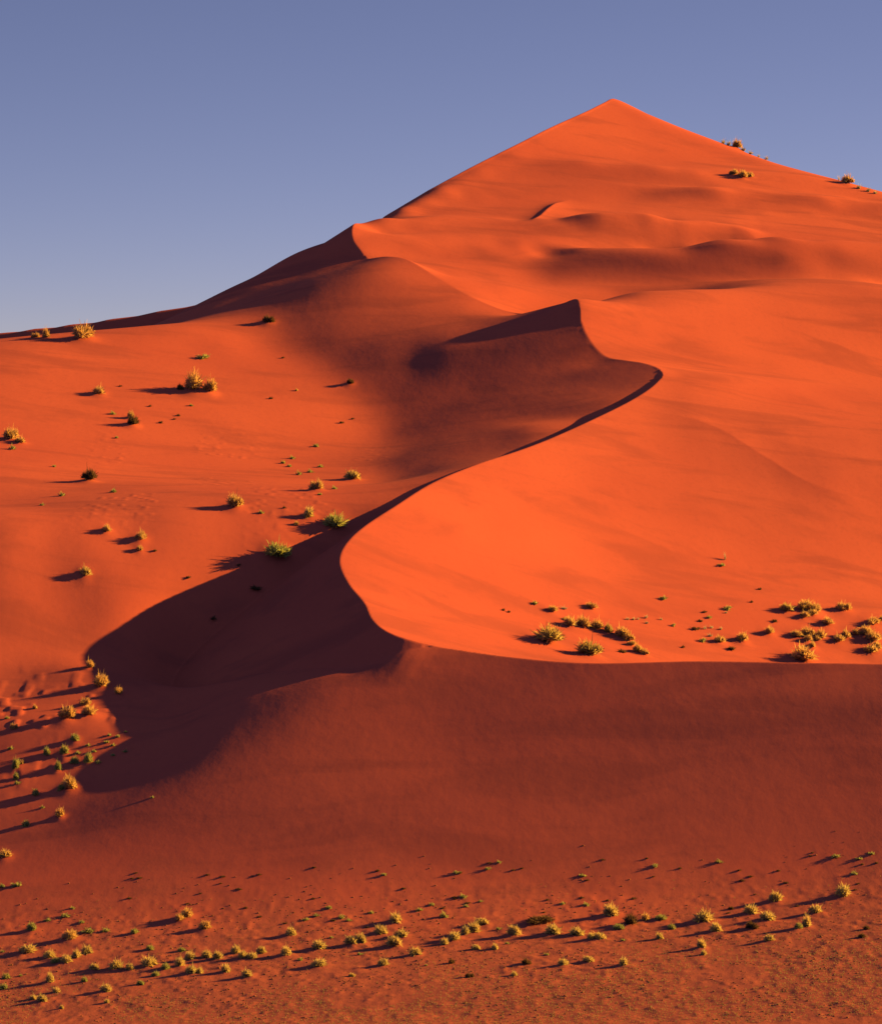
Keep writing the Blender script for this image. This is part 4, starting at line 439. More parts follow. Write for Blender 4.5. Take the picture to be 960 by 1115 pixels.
-82, -88, -94, -98, -104, -108, -111, -113, -117, 221, 222, 221, 223, 226, 231, 239, 249, 262, 275, 278, 272, 188, -168, -30, -93, -70, -66, -53, -38, -42, -46, -39, -36, -33, -44, -36, -32, -49, -56, -45, -54, -58, -52,
-49, -53, -59, -57, -56, -52, -53, -54, -54, -55, -56, -59, -62, -67, -72, -76, -83, -88, -94, -101, -106, -111, -115, -116, -219, 234, 235, 236, 238, 240, 245, 250, 256, 261, 261, 255, 249, 214, -15, -69, -51, -75, -72,
-76, -77, -61, -49, -23, -37, -44, -58, -38, -38, -39, -61, -56, -48, -57, -61, -61, -48, -48, -55, -52, -51, -58, -57, -54, -53, -54, -57, -60, -66, -71, -77, -83, -90, -96, -103, -109, -116, -119, -122, -291, 248, 248,
250, 252, 254, 258, 262, 264, 265, 262, 254, 239, 200, 51, -102, -37, -45, -45, -52, -70, -92, -97, -70, -20, -43, -69, -51, -60, -9, -30, -69, -63, -51, -60, -73, -63, -46, -52, -44, -51, -63, -57, -52, -49, -51, -55,
-60, -67, -72, -79, -86, -92, -99, -107, -114, -122, -126, -128, -330, 261, 261, 263, 265, 268, 270, 273, 273, 271, 266, 254, 231, 186, 85, -43, -96, -57, -45, -25, -33, -45, -70, -100, -55, -10, -46, -89, -90, -129,
-29, -67, -52, -31, -44, -40, -80, -75, -47, -70, -65, -60, -47, -44, -44, -50, -55, -62, -69, -76, -84, -90, -97, -104, -111, -120, -130, -133, -136, -335, 272, 274, 275, 278, 280, 282, 282, 282, 277, 269, 252, 224,
178, 106, 28, -126, -59, -72, -44, -36, -35, -31, -18, -63, -40, 12, 51, -29, -221, -116, -112, -81, -125, -122, -34, -51, -75, -62, -78, -76, -36, -31, -36, -44, -52, -59, -67, -75, -83, -91, -98, -105, -111, -115,
-129, -139, -142, -144, -304, 284, 285, 287, 288, 291, 292, 292, 289, 283, 271, 251, 220, 174, 112, 46, -76, -73, -48, -56, -51, -51, -59, -69, -41, -72, -85, -40, 41, 15, -42, -94, -44, -25, -53, -233, -56, -71, -97,
-128, -123, -46, -43, -49, -55, -62, -69, -77, -85, -93, -101, -109, -116, -123, -125, -136, -147, -151, -151, -236, 295, 295, 297, 299, 301, 301, 299, 296, 288, 274, 253, 223, 181, 129, 64, -55, -111, -48, -17, -40,
-52, -40, -45, -67, -63, -53, -76, -62, -70, -62, -56, -80, -37, 18, -29, -103, -30, -28, -155, -146, -121, -96, -82, -79, -80, -84, -90, -98, -107, -115, -123, -129, -135, -140, -147, -153, -158, -158, -130, 303, 305,
307, 308, 309, 308, 307, 302, 292, 278, 256, 227, 186, 136, 73, -12, -56, -117, -30, -12, -11, -92, -28, -33, -34, -93, -30, -118, -108, -89, -69, -76, -96, -84, -41, -88, -62, -6, -34, -90, -115, -112, -104, -99, -98,
-100, -107, -114, -123, -131, -139, -144, -148, -153, -157, -161, -164, -166, 9, 312, 313, 314, 316, 317, 316, 313, 306, 297, 282, 260, 230, 191, 141, 79, 12, -38, -143, -85, -45, -14, -66, -46, -4, -26, -93, -40, -79,
-54, -78, -95, -82, -72, -94, -85, -76, -73, -61, -51, -78, -104, -114, -114, -113, -115, -117, -125, -132, -141, -147, -153, -158, -161, -164, -167, -169, -172, -172, 175, 320, 321, 322, 322, 323, 322, 318, 312, 302,
285, 264, 236, 199, 153, 100, 41, -29, -132, -126, -115, -70, -53, -55, -38, -29, -47, -30, -42, -44, -55, -59, -76, -81, -72, -83, -86, -83, -99, -94, -100, -112, -120, -125, -127, -130, -135, -143, -150, -156, -162,
-166, -170, -172, -174, -176, -178, -179, -179, 366, 327, 327, 328, 329, 329, 327, 323, 316, 306, 290, 269, 242, 208, 167, 118, 62, -6, -100, -136, -127, -125, -93, -73, -69, -50, -39, -27, -26, -40, -43, -41, -46, -54,
-70, -94, -102, -107, -118, -120, -120, -126, -132, -138, -142, -146, -153, -158, -165, -170, -174, -178, -180, -183, -184, -185, -185, -186, -187, 578, 332, 333, 334, 334, 334, 331, 328, 320, 310, 294, 275, 248, 217,
178, 132, 77, 13, -62, -122, -126, -126, -128, -110, -88, -75, -62, -44, -34, -34, -39, -39, -34, -37, -68, -98, -115, -126, -134, -136, -138, -141, -147, -152, -157, -162, -167, -173, -178, -182, -185, -188, -191, -191,
-193, -193, -193, -194, -193, 805, 337, 338, 339, 339, 338, 336, 331, 324, 314, 299, 279, 255, 224, 188, 144, 93, 35, -30, -96, -128, -122, -124, -128, -118, -100, -84, -71, -56, -42, -40, -45, -36, -38, -69, -101, -126,
-141, -150, -151, -153, -156, -162, -167, -171, -177, -181, -185, -190, -193, -195, -198, -199, -200, -201, -201, -200, -201, -200, 1044, 342, 342, 343, 343, 342, 340, 335, 328, 317, 303, 284, 261, 232, 197, 156, 108,
56, -4, -64, -121, -120, -120, -122, -126, -123, -109, -94, -79, -61, -55, -49, -39, -52, -81, -113, -140, -160, -166, -166, -169, -172, -177, -181, -186, -190, -194, -197, -201, -203, -205, -207, -207, -208, -208, -208,
-208, -207, -208, 1293, 346, 346, 347, 347, 345, 343, 338, 332, 321, 307, 289, 266, 239, 206, 168, 123, 75, 21, -35, -94, -123, -119, -119, -120, -122, -125, -116, -99, -87, -77, -55, -48, -76, -102, -131, -159, -177,
-186, -184, -187, -189, -193, -197, -200, -203, -206, -209, -211, -212, -214, -215, -216, -215, -215, -215, -215, -214, -214, 1548, 349, 350, 350, 350, 348, 346, 342, 334, 325, 311, 294, 273, 246, 215, 179, 137, 92, 41,
-11, -63, -110, -116, -117, -119, -119, -119, -125, -121, -115, -85, -67, -81, -111, -130, -151, -179, -197, -204, -205, -206, -207, -210, -211, -214, -216, -218, -219, -221, -222, -222, -223, -223, -223, -222, -221,
-221, -221, -220, 1806, 352, 353, 353, 353, 351, 349, 345, 337, 328, 316, 299, 278, 254, 225, 190, 152, 108, 61, 11, -38, -84, -116, -115, -115, -116, -119, -118, -120, -113, -112, -119, -137, -149, -156, -172, -197,
-215, -221, -224, -224, -224, -225, -226, -227, -228, -229, -230, -230, -231, -230, -231, -230, -229, -229, -227, -228, -226, -226, 2065, 355, 355, 356, 355, 354, 351, 348, 340, 332, 320, 304, 285, 262, 234, 202, 166,
125, 80, 33, -16, -60, -104, -110, -112, -117, -111, -109, -119, -136, -162, -174, -183, -186, -183, -195, -212, -227, -235, -238, -239, -239, -239, -240, -239, -240, -239, -240, -239, -239, -238, -238, -236, -236, -235,
-234, -233, -232, -232, 2323, 357, 358, 358, 357, 357, 353, 350, 344, 335, 324, 309, 292, 270, 244, 214, 181, 143, 100, 56, 9, -39, -94, -110, -115, -105, -116, -134, -149, -168, -189, -206, -215, -216, -209, -216, -228,
-239, -246, -250, -252, -252, -252, -251, -251, -250, -250, -248, -248, -247, -245, -245, -243, -242, -241, -239, -239, -238, -238, 2580, 359, 359, 360, 360, 358, 356, 352, 346, 338, 328, 315, 298, 277, 255, 227, 195,
160, 122, 78, 32, -18, -69, -112, -102, -95, -167, -183, -188, -196, -207, -224, -235, -236, -234, -237, -244, -252, -258, -262, -263, -263, -263, -262, -262, -260, -258, -257, -256, -254, -253, -250, -250, -248, -246,
-245, -244, -243, -243, 2831, 361, 361, 361, 361, 360, 357, 355, 348, 342, 331, 319, 304, 285, 264, 238, 210, 177, 142, 101, 57, 6, -51, -110, -102, -148, -207, -220, -215, -217, -222, -235, -246, -251, -253, -255, -260,
-265, -270, -272, -273, -274, -273, -272, -271, -269, -267, -265, -263, -261, -259, -257, -255, -253, -252, -250, -250, -248, -248, 3078, 362, 362, 363, 362, 361, 359, 356, 351, 343, 335, 323, 309, 291, 272, 248, 223,
192, 161, 123, 82, 35, -19, -48, -191, -250, -229, -245, -226, -231, -235, -246, -257, -263, -266, -271, -273, -278, -280, -282, -284, -283, -282, -281, -279, -277, -275, -272, -270, -268, -265, -262, -261, -259, -256,
-256, -254, -253, -253, 3318, 363, 364, 363, 363, 362, 360, 357, 352, 346, 337, 326, 312, 296, 278, 256, 232, 204, 175, 141, 107, 69, 28, -38, -278, -297, -251, -266, -243, -245, -251, -259, -267, -274, -279, -283, -286,
-288, -291, -292, -292, -292, -291, -289, -287, -284, -282, -279, -277, -273, -271, -268, -266, -264, -261, -260, -259, -257, -258, 3552, 364, 364, 364, 363, 363, 361, 357, 353, 347, 338, 327, 315, 299, 281, 260, 237,
211, 181, 148, 112, 69, 11, -82, -232, -276, -269, -273, -263, -263, -266, -273, -280, -285, -290, -294, -296, -299, -300, -301, -301, -300, -299, -297, -294, -291, -289, -285, -282, -280, -276, -273, -271, -268, -266,
-264, -263, -262, -262, 3779, 364, 364, 364, 364, 363, 361, 357, 353, 347, 338, 328, 315, 300, 282, 261, 238, 210, 181, 145, 104, 54, -10, -97, -195, -247, -265, -274, -275, -277, -280, -286, -291, -296, -301, -303,
-307, -308, -309, -310, -309, -307, -306, -304, -301, -298, -294, -291, -288, -285, -281, -278, -275, -273, -270, -269, -266, -266, -266, 3998, 364, 364, 365, 363, 363, 360, 357, 353, 346, 337, 327, 314, 299, 280, 259,
235, 206, 174, 137, 92, 39, -25, -98, -172, -224, -253, -270, -279, -285, -291, -296, -301, -306, -310, -314, -315, -317, -317, -317, -317, -314, -313, -310, -308, -303, -301, -297, -293, -289, -286, -283, -279, -277,
-274, -272, -271, -269, -269, 4209, 365, 364, 364, 363, 362, 359, 356, 352, 344, 336, 325, 311, 296, 277, 255, 229, 199, 166, 125, 80, 27, -32, -97, -158, -206, -241, -263, -279, -289, -297, -304, -310, -315, -318, -322,
-323, -325, -325, -324, -323, -322, -319, -316, -314, -309, -306, -302, -298, -294, -291, -286, -284, -280, -278, -276, -274, -272, -273, 4415, 364, 364, 363, 363, 361, 358, 355, 349, 342, 334, 322, 308, 292, 272, 249,
222, 191, 156, 115, 70, 18, -38, -94, -148, -195, -230, -257, -276, -290, -301, -310, -316, -322, -326, -329, -330, -332, -332, -331, -330, -328, -325, -322, -319, -315, -311, -307, -303, -299, -294, -291, -287, -284,
-281, -279, -277, -276, -275, 4614, 363, 363, 363, 361, 360, 357, 353, 347, 340, 330, 319, 304, 287, 267, 242, 215, 183, 147, 106, 60, 12, -41, -93, -142, -186, -222, -251, -274, -290, -303, -314, -321, -328, -332, -335,
-337, -338, -338, -338, -336, -334, -331, -328, -324, -320, -316, -312, -307, -303, -299, -294, -291, -287, -285, -281, -280, -279, -277, 4807, 363, 362, 362, 360, 359, 355, 351, 345, 337, 327, 314, 300, 282, 260, 236,
208, 175, 138, 98, 54, 6, -43, -92, -139, -180, -217, -246, -271, -289, -305, -316, -326, -332, -337, -341, -343, -344, -344, -344, -341, -340, -337, -333, -329, -325, -321, -317, -311, -307, -303, -298, -295, -290,
-287, -285, -282, -281, -280, 4996, 363, 361, 361, 360, 357, 353, 349, 342, 334, 323, 310, 295, 277, 254, 230, 200, 168, 131, 91, 48, 2, -45, -92, -136, -177, -213, -243, -269, -289, -305, -318, -329, -336, -342, -346,
-348, -350, -350, -349, -347, -345, -342, -339, -334, -330, -326, -321, -316, -311, -307, -301, -298, -294, -290, -287, -284, -283, -282, 5182, 362, 361, 360, 358, 355, 352, 346, 340, 330, 320, 306, 290, 271, 249, 223,
194, 161, 124, 85, 42, -2, -47, -92, -135, -174, -210, -240, -267, -288, -306, -321, -331, -340, -346, -351, -353, -355, -356, -354, -353, -351, -347, -344, -339, -335, -330, -326, -320, -315, -311, -305, -301, -297,
-292, -290, -286, -285, -283]
# plants: x, y, width, height, form, hue, name, label, category, group
PLANTS = [
(-78.31, 305.2, 4.43, 2.48, 'bush', 'gold', 'desert_bush', 'big round golden bush on the left crest against the dark far slope', 'bush', 'bushes on the left crest'),
(-86.43, 304.0, 1.81, 1.77, 'bush', 'gold', 'desert_bush', 'narrow upright golden bush on the left crest beside the big round one', 'bush', 'bushes on the left crest'),
(-88.77, 305.2, 1.81, 0.89, 'bush', 'gold', 'desert_bush', 'low flat brown-gold bush on the left crest beside a narrow upright one', 'bush', 'bushes on the left crest'),
(-51.64, 273.6, 3.87, 3.23, 'bush', 'gold', 'desert_bush', 'tallest golden bush on the sunlit left flank, with a second lobe beside it', 'bush', 'plants on the sunlit left flank'),
(-48.76, 274.0, 2.71, 2.21, 'bush', 'gold', 'desert_bush', 'shorter golden bush touching the tallest bush of the sunlit left flank', 'bush', 'plants on the sunlit left flank'),
(-70.86, 264.0, 2.48, 1.34, 'bush', 'gold', 'desert_bush', 'only medium golden bush high on the left flank', 'bush', 'plants on the sunlit left flank'),
(-63.25, 250.8, 1.5, 1.16, 'bush', 'gold', 'desert_bush', 'golden sprout growing above a dark grey bush on the left flank', 'bush', 'plants on the sunlit left flank'),
(-84.57, 222.8, 3.07, 1.91, 'bush', 'gold', 'desert_bush', 'largest golden bush at the left border of the flank, two small plants below', 'bush', 'plants on the sunlit left flank'),
(-82.35, 220.8, 1.98, 0.95, 'bush', 'gold', 'desert_bush', 'only medium golden bush midway up the left flank', 'bush', 'plants on the sunlit left flank'),
(-22.55, 168.0, 2.34, 1.47, 'bush', 'gold', 'desert_bush', 'medium golden bush low on the left flank, third from left', 'bush', 'plants on the sunlit left flank'),
(-25.44, 144.0, 0.97, 0.6, 'bush', 'gold', 'desert_bush', 'only tiny golden bush low on the left flank', 'bush', 'plants on the sunlit left flank'),
(-30.76, 283.6, 0.78, 0.48, 'bush', 'gold', 'desert_bush', 'tiny golden bush high on the left flank', 'bush', 'tiny golden plants high on the left flank'),
(-51.47, 129.6, 2.05, 1.25, 'bush', 'gold', 'desert_bush', 'medium golden bush low on the left flank, second from left', 'bush', 'plants on the sunlit left flank'),
(-51.24, 126.8, 1.25, 0.69, 'bush', 'gold', 'desert_bush', 'only small golden bush low on the left flank', 'bush', 'plants on the sunlit left flank'),
(-57.37, 130.4, 1.89, 0.97, 'bush', 'gold', 'desert_bush', 'medium golden bush low on the left flank, first from left', 'bush', 'plants on the sunlit left flank'),
(-36.08, 147.2, 2.75, 1.85, 'bush', 'gold', 'desert_bush', 'broad golden-olive bush with long shadow alone in mid left flank', 'bush', 'plants on the sunlit left flank'),
(-62.44, 245.6, 2.42, 1.64, 'bush', 'brown', 'desert_bush', 'dark grey-brown bush with a golden sprout on top, left flank', 'bush', 'plants on the sunlit left flank'),
(-65.43, 181.6, 2.73, 1.8, 'bush', 'brown', 'desert_bush', 'rounded dark brown bush alone at mid height of the left flank', 'bush', 'plants on the sunlit left flank'),
(-39.2, 334.0, 2.5, 1.28, 'bush', 'brown', 'desert_bush', 'dark bush on the upper end of the left flank where shade begins', 'bush', 'plants on the sunlit left flank'),
(-19.56, 290.4, 1.58, 0.87, 'bush', 'brown', 'desert_bush', 'small dark bush on a sand hump near the soft shade edge', 'bush', 'plants on the sunlit left flank'),
(-54.87, 272.8, 1.35, 1.02, 'bush', 'brown', 'desert_bush', 'only small dark brown bush high on the left flank', 'bush', 'plants on the sunlit left flank'),
(-51.88, 301.2, 2.6, 1.06, 'tuft', 'green', 'grass_tuft', 'only medium green grass tuft high on the left flank', 'grass tuft', 'plants on the sunlit left flank'),
(-67.12, 252.0, 1.32, 0.66, 'tuft', 'green', 'grass_tuft', 'small green grass tuft midway up the left flank, second from left', 'grass tuft', 'plants on the sunlit left flank'),
(-83.41, 214.4, 1.43, 0.94, 'tuft', 'green', 'grass_tuft', 'small green grass tuft midway up the left flank, first from left', 'grass tuft', 'plants on the sunlit left flank'),
(-59.26, 164.0, 1.33, 0.73, 'tuft', 'green', 'grass_tuft', 'small green grass tuft low on the left flank, second from left', 'grass tuft', 'plants on the sunlit left flank'),
(-68.35, 162.0, 1.32, 0.73, 'tuft', 'green', 'grass_tuft', 'small green grass tuft low on the left flank, first from left', 'grass tuft', 'plants on the sunlit left flank'),
(-70.44, 149.2, 0.97, 0.43, 'tuft', 'green', 'grass_tuft', 'only tiny green grass tuft low on the left flank', 'grass tuft', 'plants on the sunlit left flank'),
(-73.59, 199.2, 0.87, 0.46, 'tuft', 'green', 'grass_tuft', 'tiny green grass tuft midway up the left flank', 'grass tuft', 'tiny green plants midway up the left flank'),
(-64.85, 234.8, 0.92, 0.48, 'tuft', 'green', 'grass_tuft', 'tiny green grass tuft midway up the left flank', 'grass tuft', 'tiny green plants midway up the left flank'),
(-51.98, 264.4, 0.96, 0.5, 'tuft', 'green', 'grass_tuft', 'tiny green grass tuft midway up the left flank', 'grass tuft', 'tiny green plants midway up the left flank'),
(-25.4, 247.2, 1.31, 0.66, 'tuft', 'green', 'grass_tuft', 'small green grass tuft midway up the left flank, sixth from left', 'grass tuft', 'plants on the sunlit left flank'),
(-29.73, 234.0, 1.28, 0.65, 'tuft', 'green', 'grass_tuft', 'small green grass tuft midway up the left flank, third from left', 'grass tuft', 'plants on the sunlit left flank'),
(-31.3, 228.0, 1.09, 0.64, 'tuft', 'green', 'grass_tuft', 'tiny green grass tuft midway up the left flank, first from left', 'grass tuft', 'tiny green plants midway up the left flank'),
(-29.88, 224.4, 1.09, 0.48, 'tuft', 'green', 'grass_tuft', 'tiny green grass tuft midway up the left flank, second from left', 'grass tuft', 'tiny green plants midway up the left flank'),
(-23.78, 226.0, 1.27, 0.64, 'tuft', 'green', 'grass_tuft', 'small green grass tuft midway up the left flank, seventh from left', 'grass tuft', 'plants on the sunlit left flank'),
(-25.47, 217.6, 1.44, 0.63, 'tuft', 'green', 'grass_tuft', 'small green grass tuft midway up the left flank, fifth from left', 'grass tuft', 'plants on the sunlit left flank'),
(-27.62, 212.8, 1.25, 0.78, 'tuft', 'green', 'grass_tuft', 'small green grass tuft midway up the left flank, fourth from left', 'grass tuft', 'plants on the sunlit left flank'),
(-19.45, 170.8, 1.17, 0.59, 'tuft', 'green', 'grass_tuft', 'small green grass tuft low on the left flank, fourth from left', 'grass tuft', 'plants on the sunlit left flank'),
(-31.65, 146.0, 1.13, 0.57, 'tuft', 'green', 'grass_tuft', 'small green grass tuft low on the left flank, third from left', 'grass tuft', 'plants on the sunlit left flank'),
(-21.86, 162.4, 0.83, 0.44, 'tuft', 'green', 'grass_tuft', 'tiny green grass tuft low on the left flank', 'grass tuft', 'tiny green plants low on the left flank'),
(-17.0, 208.4, 2.66, 1.4, 'cushion', 'straw', 'cushion_shrub', 'bright yellow-green cushion on the left flank, nearest the soft shade edge', 'shrub', 'plants on the sunlit left flank'),
(-23.15, 147.6, 1.94, 1.42, 'cushion', 'straw', 'cushion_shrub', 'medium straw-yellow cushion shrub low on the left flank, second from left', 'shrub', 'plants on the sunlit left flank'),
(-59.95, 118.0, 1.85, 1.09, 'cushion', 'straw', 'cushion_shrub', 'medium straw-yellow cushion shrub low on the left flank, first from left', 'shrub', 'plants on the sunlit left flank'),
(-67.29, 271.2, 0.77, 0.37, 'tuft', 'brown', 'grass_tuft', 'tiny dark brown grass tuft high on the left flank', 'grass tuft', 'tiny dark brown plants high on the left flank'),
(-54.11, 256.8, 0.95, 0.46, 'tuft', 'brown', 'grass_tuft', 'tiny dark brown grass tuft midway up the left flank', 'grass tuft', 'tiny dark brown plants midway up the left flank'),
(-57.22, 250.4, 0.94, 0.45, 'tuft', 'brown', 'grass_tuft', 'tiny dark brown grass tuft midway up the left flank', 'grass tuft', 'tiny dark brown plants midway up the left flank'),
(-60.26, 260.4, 0.76, 0.37, 'tuft', 'brown', 'grass_tuft', 'tiny dark brown grass tuft midway up the left flank', 'grass tuft', 'tiny dark brown plants midway up the left flank'),
(-35.91, 276.4, 0.97, 0.47, 'tuft', 'brown', 'grass_tuft', 'tiny dark brown grass tuft high on the left flank', 'grass tuft', 'tiny dark brown plants high on the left flank'),
(-34.83, 310.0, 0.81, 0.39, 'tuft', 'brown', 'grass_tuft', 'tiny dark brown grass tuft high on the left flank', 'grass tuft', 'tiny dark brown plants high on the left flank'),
(-20.74, 268.0, 0.96, 0.46, 'tuft', 'brown', 'grass_tuft', 'tiny dark brown grass tuft midway up the left flank', 'grass tuft', 'tiny dark brown plants midway up the left flank'),
(-18.52, 271.6, 0.77, 0.37, 'tuft', 'brown', 'grass_tuft', 'tiny dark brown grass tuft midway up the left flank', 'grass tuft', 'tiny dark brown plants midway up the left flank'),
(-27.63, 150.0, 0.81, 0.39, 'tuft', 'brown', 'grass_tuft', 'tiny dark brown grass tuft low on the left flank', 'grass tuft', 'tiny dark brown plants low on the left flank'),
(-48.8, 127.6, 0.78, 0.38, 'tuft', 'brown', 'grass_tuft', 'tiny dark brown grass tuft low on the left flank', 'grass tuft', 'tiny dark brown plants low on the left flank'),
(-34.65, 130.0, 0.79, 0.38, 'tuft', 'brown', 'grass_tuft', 'tiny dark brown grass tuft low on the left flank', 'grass tuft', 'tiny dark brown plants low on the left flank'),
(-42.93, 124.4, 0.94, 0.45, 'tuft', 'brown', 'grass_tuft', 'only tiny dark brown grass tuft low on the left flank', 'grass tuft', 'plants on the sunlit left flank'),
(-54.67, 254.0, 0.75, 0.36, 'tuft', 'brown', 'grass_tuft', 'tiny dark brown grass tuft midway up the left flank', 'grass tuft', 'tiny dark brown plants midway up the left flank'),
(-18.08, 145.6, 4.2, 1.99, 'bush', 'green', 'desert_bush', 'large green bush half sunlit on the shadow edge beside the dune nose', 'bush', 'plants in the dune shadow'),
(-28.04, 133.6, 4.12, 2.09, 'bush', 'green', 'desert_bush', 'large green bush mostly inside the dune shadow, only its top sunlit', 'bush', 'plants in the dune shadow'),
(-31.63, 126.4, 1.88, 0.69, 'tuft', 'brown', 'grass_tuft', 'dark low plant inside the dune shadow', 'grass tuft', 'plants in the dune shadow'),
(-38.42, 119.6, 1.24, 0.55, 'tuft', 'brown', 'grass_tuft', 'small dark plant deep inside the dune shadow', 'grass tuft', 'plants in the dune shadow'),
(-56.91, 94.4, 1.34, 1.05, 'bush', 'gold', 'desert_bush', 'small golden bush beside the shadow corner, second from left', 'bush', 'plants below the shadow corner'),
(-54.17, 85.6, 2.49, 1.67, 'bush', 'gold', 'desert_bush', 'round golden bush on the corner of the dune shadow with long shadow', 'bush', 'plants below the shadow corner'),
(-51.07, 82.0, 1.31, 0.9, 'bush', 'gold', 'desert_bush', 'small golden bush beside the shadow corner, third from left', 'bush', 'plants below the shadow corner'),
(-55.99, 77.2, 1.88, 0.89, 'bush', 'gold', 'desert_bush', 'only medium golden bush beside the shadow corner', 'bush', 'plants below the shadow corner'),
(-58.06, 69.2, 2.56, 1.5, 'bush', 'gold', 'desert_bush', 'largest ragged golden bush in the left cluster below the shadow corner', 'bush', 'plants below the shadow corner'),
(-54.41, 71.2, 2.57, 1.26, 'bush', 'gold', 'desert_bush', 'only large golden bush beside the shadow corner', 'bush', 'plants below the shadow corner'),
(-55.53, 48.4, 2.33, 1.57, 'bush', 'gold', 'desert_bush', 'orange-gold bush lowest in the left cluster, with a very long shadow', 'bush', 'plants below the shadow corner'),
(-62.51, 26.4, 1.84, 0.93, 'bush', 'gold', 'desert_bush', 'golden bush at the left border between the cluster and the plain', 'bush', 'plants below the shadow corner'),
(-65.89, 66.8, 1.13, 0.7, 'bush', 'gold', 'desert_bush', 'small golden bush beside the shadow corner, first from left', 'bush', 'plants below the shadow corner'),
(-63.48, 56.8, 0.84, 0.51, 'bush', 'gold', 'desert_bush', 'only tiny golden bush in the cluster below the shadow corner', 'bush', 'plants below the shadow corner'),
(-55.86, 38.4, 1.21, 1.07, 'bush', 'gold', 'desert_bush', 'only small golden bush below the cluster at the shadow corner', 'bush', 'plants below the shadow corner'),
(-63.74, 76.8, 0.87, 0.53, 'bush', 'gold', 'desert_bush', 'only tiny golden bush beside the shadow corner', 'bush', 'plants below the shadow corner'),
(-59.97, 59.2, 0.98, 0.98, 'cushion', 'green', 'cushion_shrub', 'small green cushion shrub in the cluster below the shadow corner, second from left', 'shrub', 'plants below the shadow corner'),
(-57.32, 59.2, 1.26, 0.98, 'cushion', 'green', 'cushion_shrub', 'small green cushion shrub in the cluster below the shadow corner, fourth from left', 'shrub', 'plants below the shadow corner'),
(-55.96, 62.4, 1.41, 0.87, 'cushion', 'green', 'cushion_shrub', 'small green cushion shrub in the cluster below the shadow corner, fifth from left', 'shrub', 'plants below the shadow corner'),
(-53.31, 56.8, 1.39, 1.1, 'cushion', 'green', 'cushion_shrub', 'small green cushion shrub in the cluster below the shadow corner, seventh from left', 'shrub', 'plants below the shadow corner'),
(-55.36, 56.4, 1.39, 0.86, 'cushion', 'green', 'cushion_shrub', 'small green cushion shrub in the cluster below the shadow corner, sixth from left', 'shrub', 'plants below the shadow corner'),
(-57.84, 54.8, 1.11, 0.98, 'cushion', 'green', 'cushion_shrub', 'small green cushion shrub in the cluster below the shadow corner, third from left', 'shrub', 'plants below the shadow corner'),
(-64.31, 55.6, 1.39, 1.1, 'cushion', 'green', 'cushion_shrub', 'small green cushion shrub in the cluster below the shadow corner, first from left', 'shrub', 'plants below the shadow corner'),
(-63.99, 52.8, 0.97, 0.85, 'cushion', 'green', 'cushion_shrub', 'small green cushion shrub below the cluster at the shadow corner, first from left', 'shrub', 'plants below the shadow corner'),
(-60.37, 47.6, 0.96, 0.84, 'cushion', 'green', 'cushion_shrub', 'small green cushion shrub below the cluster at the shadow corner, third from left', 'shrub', 'plants below the shadow corner'),
(-60.7, 37.2, 1.07, 0.71, 'cushion', 'green', 'cushion_shrub', 'small green cushion shrub below the cluster at the shadow corner, second from left', 'shrub', 'plants below the shadow corner'),
(-56.72, 48.0, 1.1, 0.84, 'cushion', 'green', 'cushion_shrub', 'small green cushion shrub below the cluster at the shadow corner, fourth from left', 'shrub', 'plants below the shadow corner'),
(-53.88, 61.2, 0.84, 0.41, 'tuft', 'green', 'grass_tuft', 'tiny green grass tuft in the cluster below the shadow corner, first from left', 'grass tuft', 'tiny green plants in the cluster below the shadow corner'),
(-51.14, 62.0, 0.84, 0.41, 'tuft', 'green', 'grass_tuft', 'tiny green grass tuft in the cluster below the shadow corner, third from left', 'grass tuft', 'tiny green plants in the cluster below the shadow corner'),
(-50.9, 64.0, 0.85, 0.41, 'tuft', 'green', 'grass_tuft', 'tiny green grass tuft in the cluster below the shadow corner, fourth from left', 'grass tuft', 'tiny green plants in the cluster below the shadow corner'),
(-49.6, 63.6, 0.85, 0.41, 'tuft', 'green', 'grass_tuft', 'tiny green grass tuft in the cluster below the shadow corner, sixth from left', 'grass tuft', 'tiny green plants in the cluster below the shadow corner'),
(-50.09, 61.2, 0.84, 0.41, 'tuft', 'green', 'grass_tuft', 'tiny green grass tuft in the cluster below the shadow corner, fifth from left', 'grass tuft', 'tiny green plants in the cluster below the shadow corner'),
(-48.47, 65.2, 0.57, 0.27, 'tuft', 'green', 'grass_tuft', 'tiny green grass tuft beside the shadow corner', 'grass tuft', 'tiny green plants beside the shadow corner'),
(-48.09, 59.2, 0.84, 0.41, 'tuft', 'green', 'grass_tuft', 'tiny green grass tuft in the cluster below the shadow corner, seventh from left', 'grass tuft', 'tiny green plants in the cluster below the shadow corner'),
(-49.84, 58.4, 0.7, 0.34, 'tuft', 'green', 'grass_tuft', 'tiny green grass tuft in the cluster below the shadow corner', 'grass tuft', 'tiny green plants in the cluster below the shadow corner'),
(-51.88, 56.4, 0.97, 0.47, 'tuft', 'green', 'grass_tuft', 'small green grass tuft in the cluster below the shadow corner, third from left', 'grass tuft', 'plants below the shadow corner'),
(-55.22, 59.2, 0.98, 0.47, 'tuft', 'green', 'grass_tuft', 'small green grass tuft in the cluster below the shadow corner, second from left', 'grass tuft', 'plants below the shadow corner'),
(-52.88, 59.6, 0.84, 0.41, 'tuft', 'green', 'grass_tuft', 'tiny green grass tuft in the cluster below the shadow corner, second from left', 'grass tuft', 'tiny green plants in the cluster below the shadow corner'),
(-58.89, 42.8, 0.81, 0.39, 'tuft', 'green', 'grass_tuft', 'only tiny green grass tuft below the cluster at the shadow corner', 'grass tuft', 'plants below the shadow corner'),
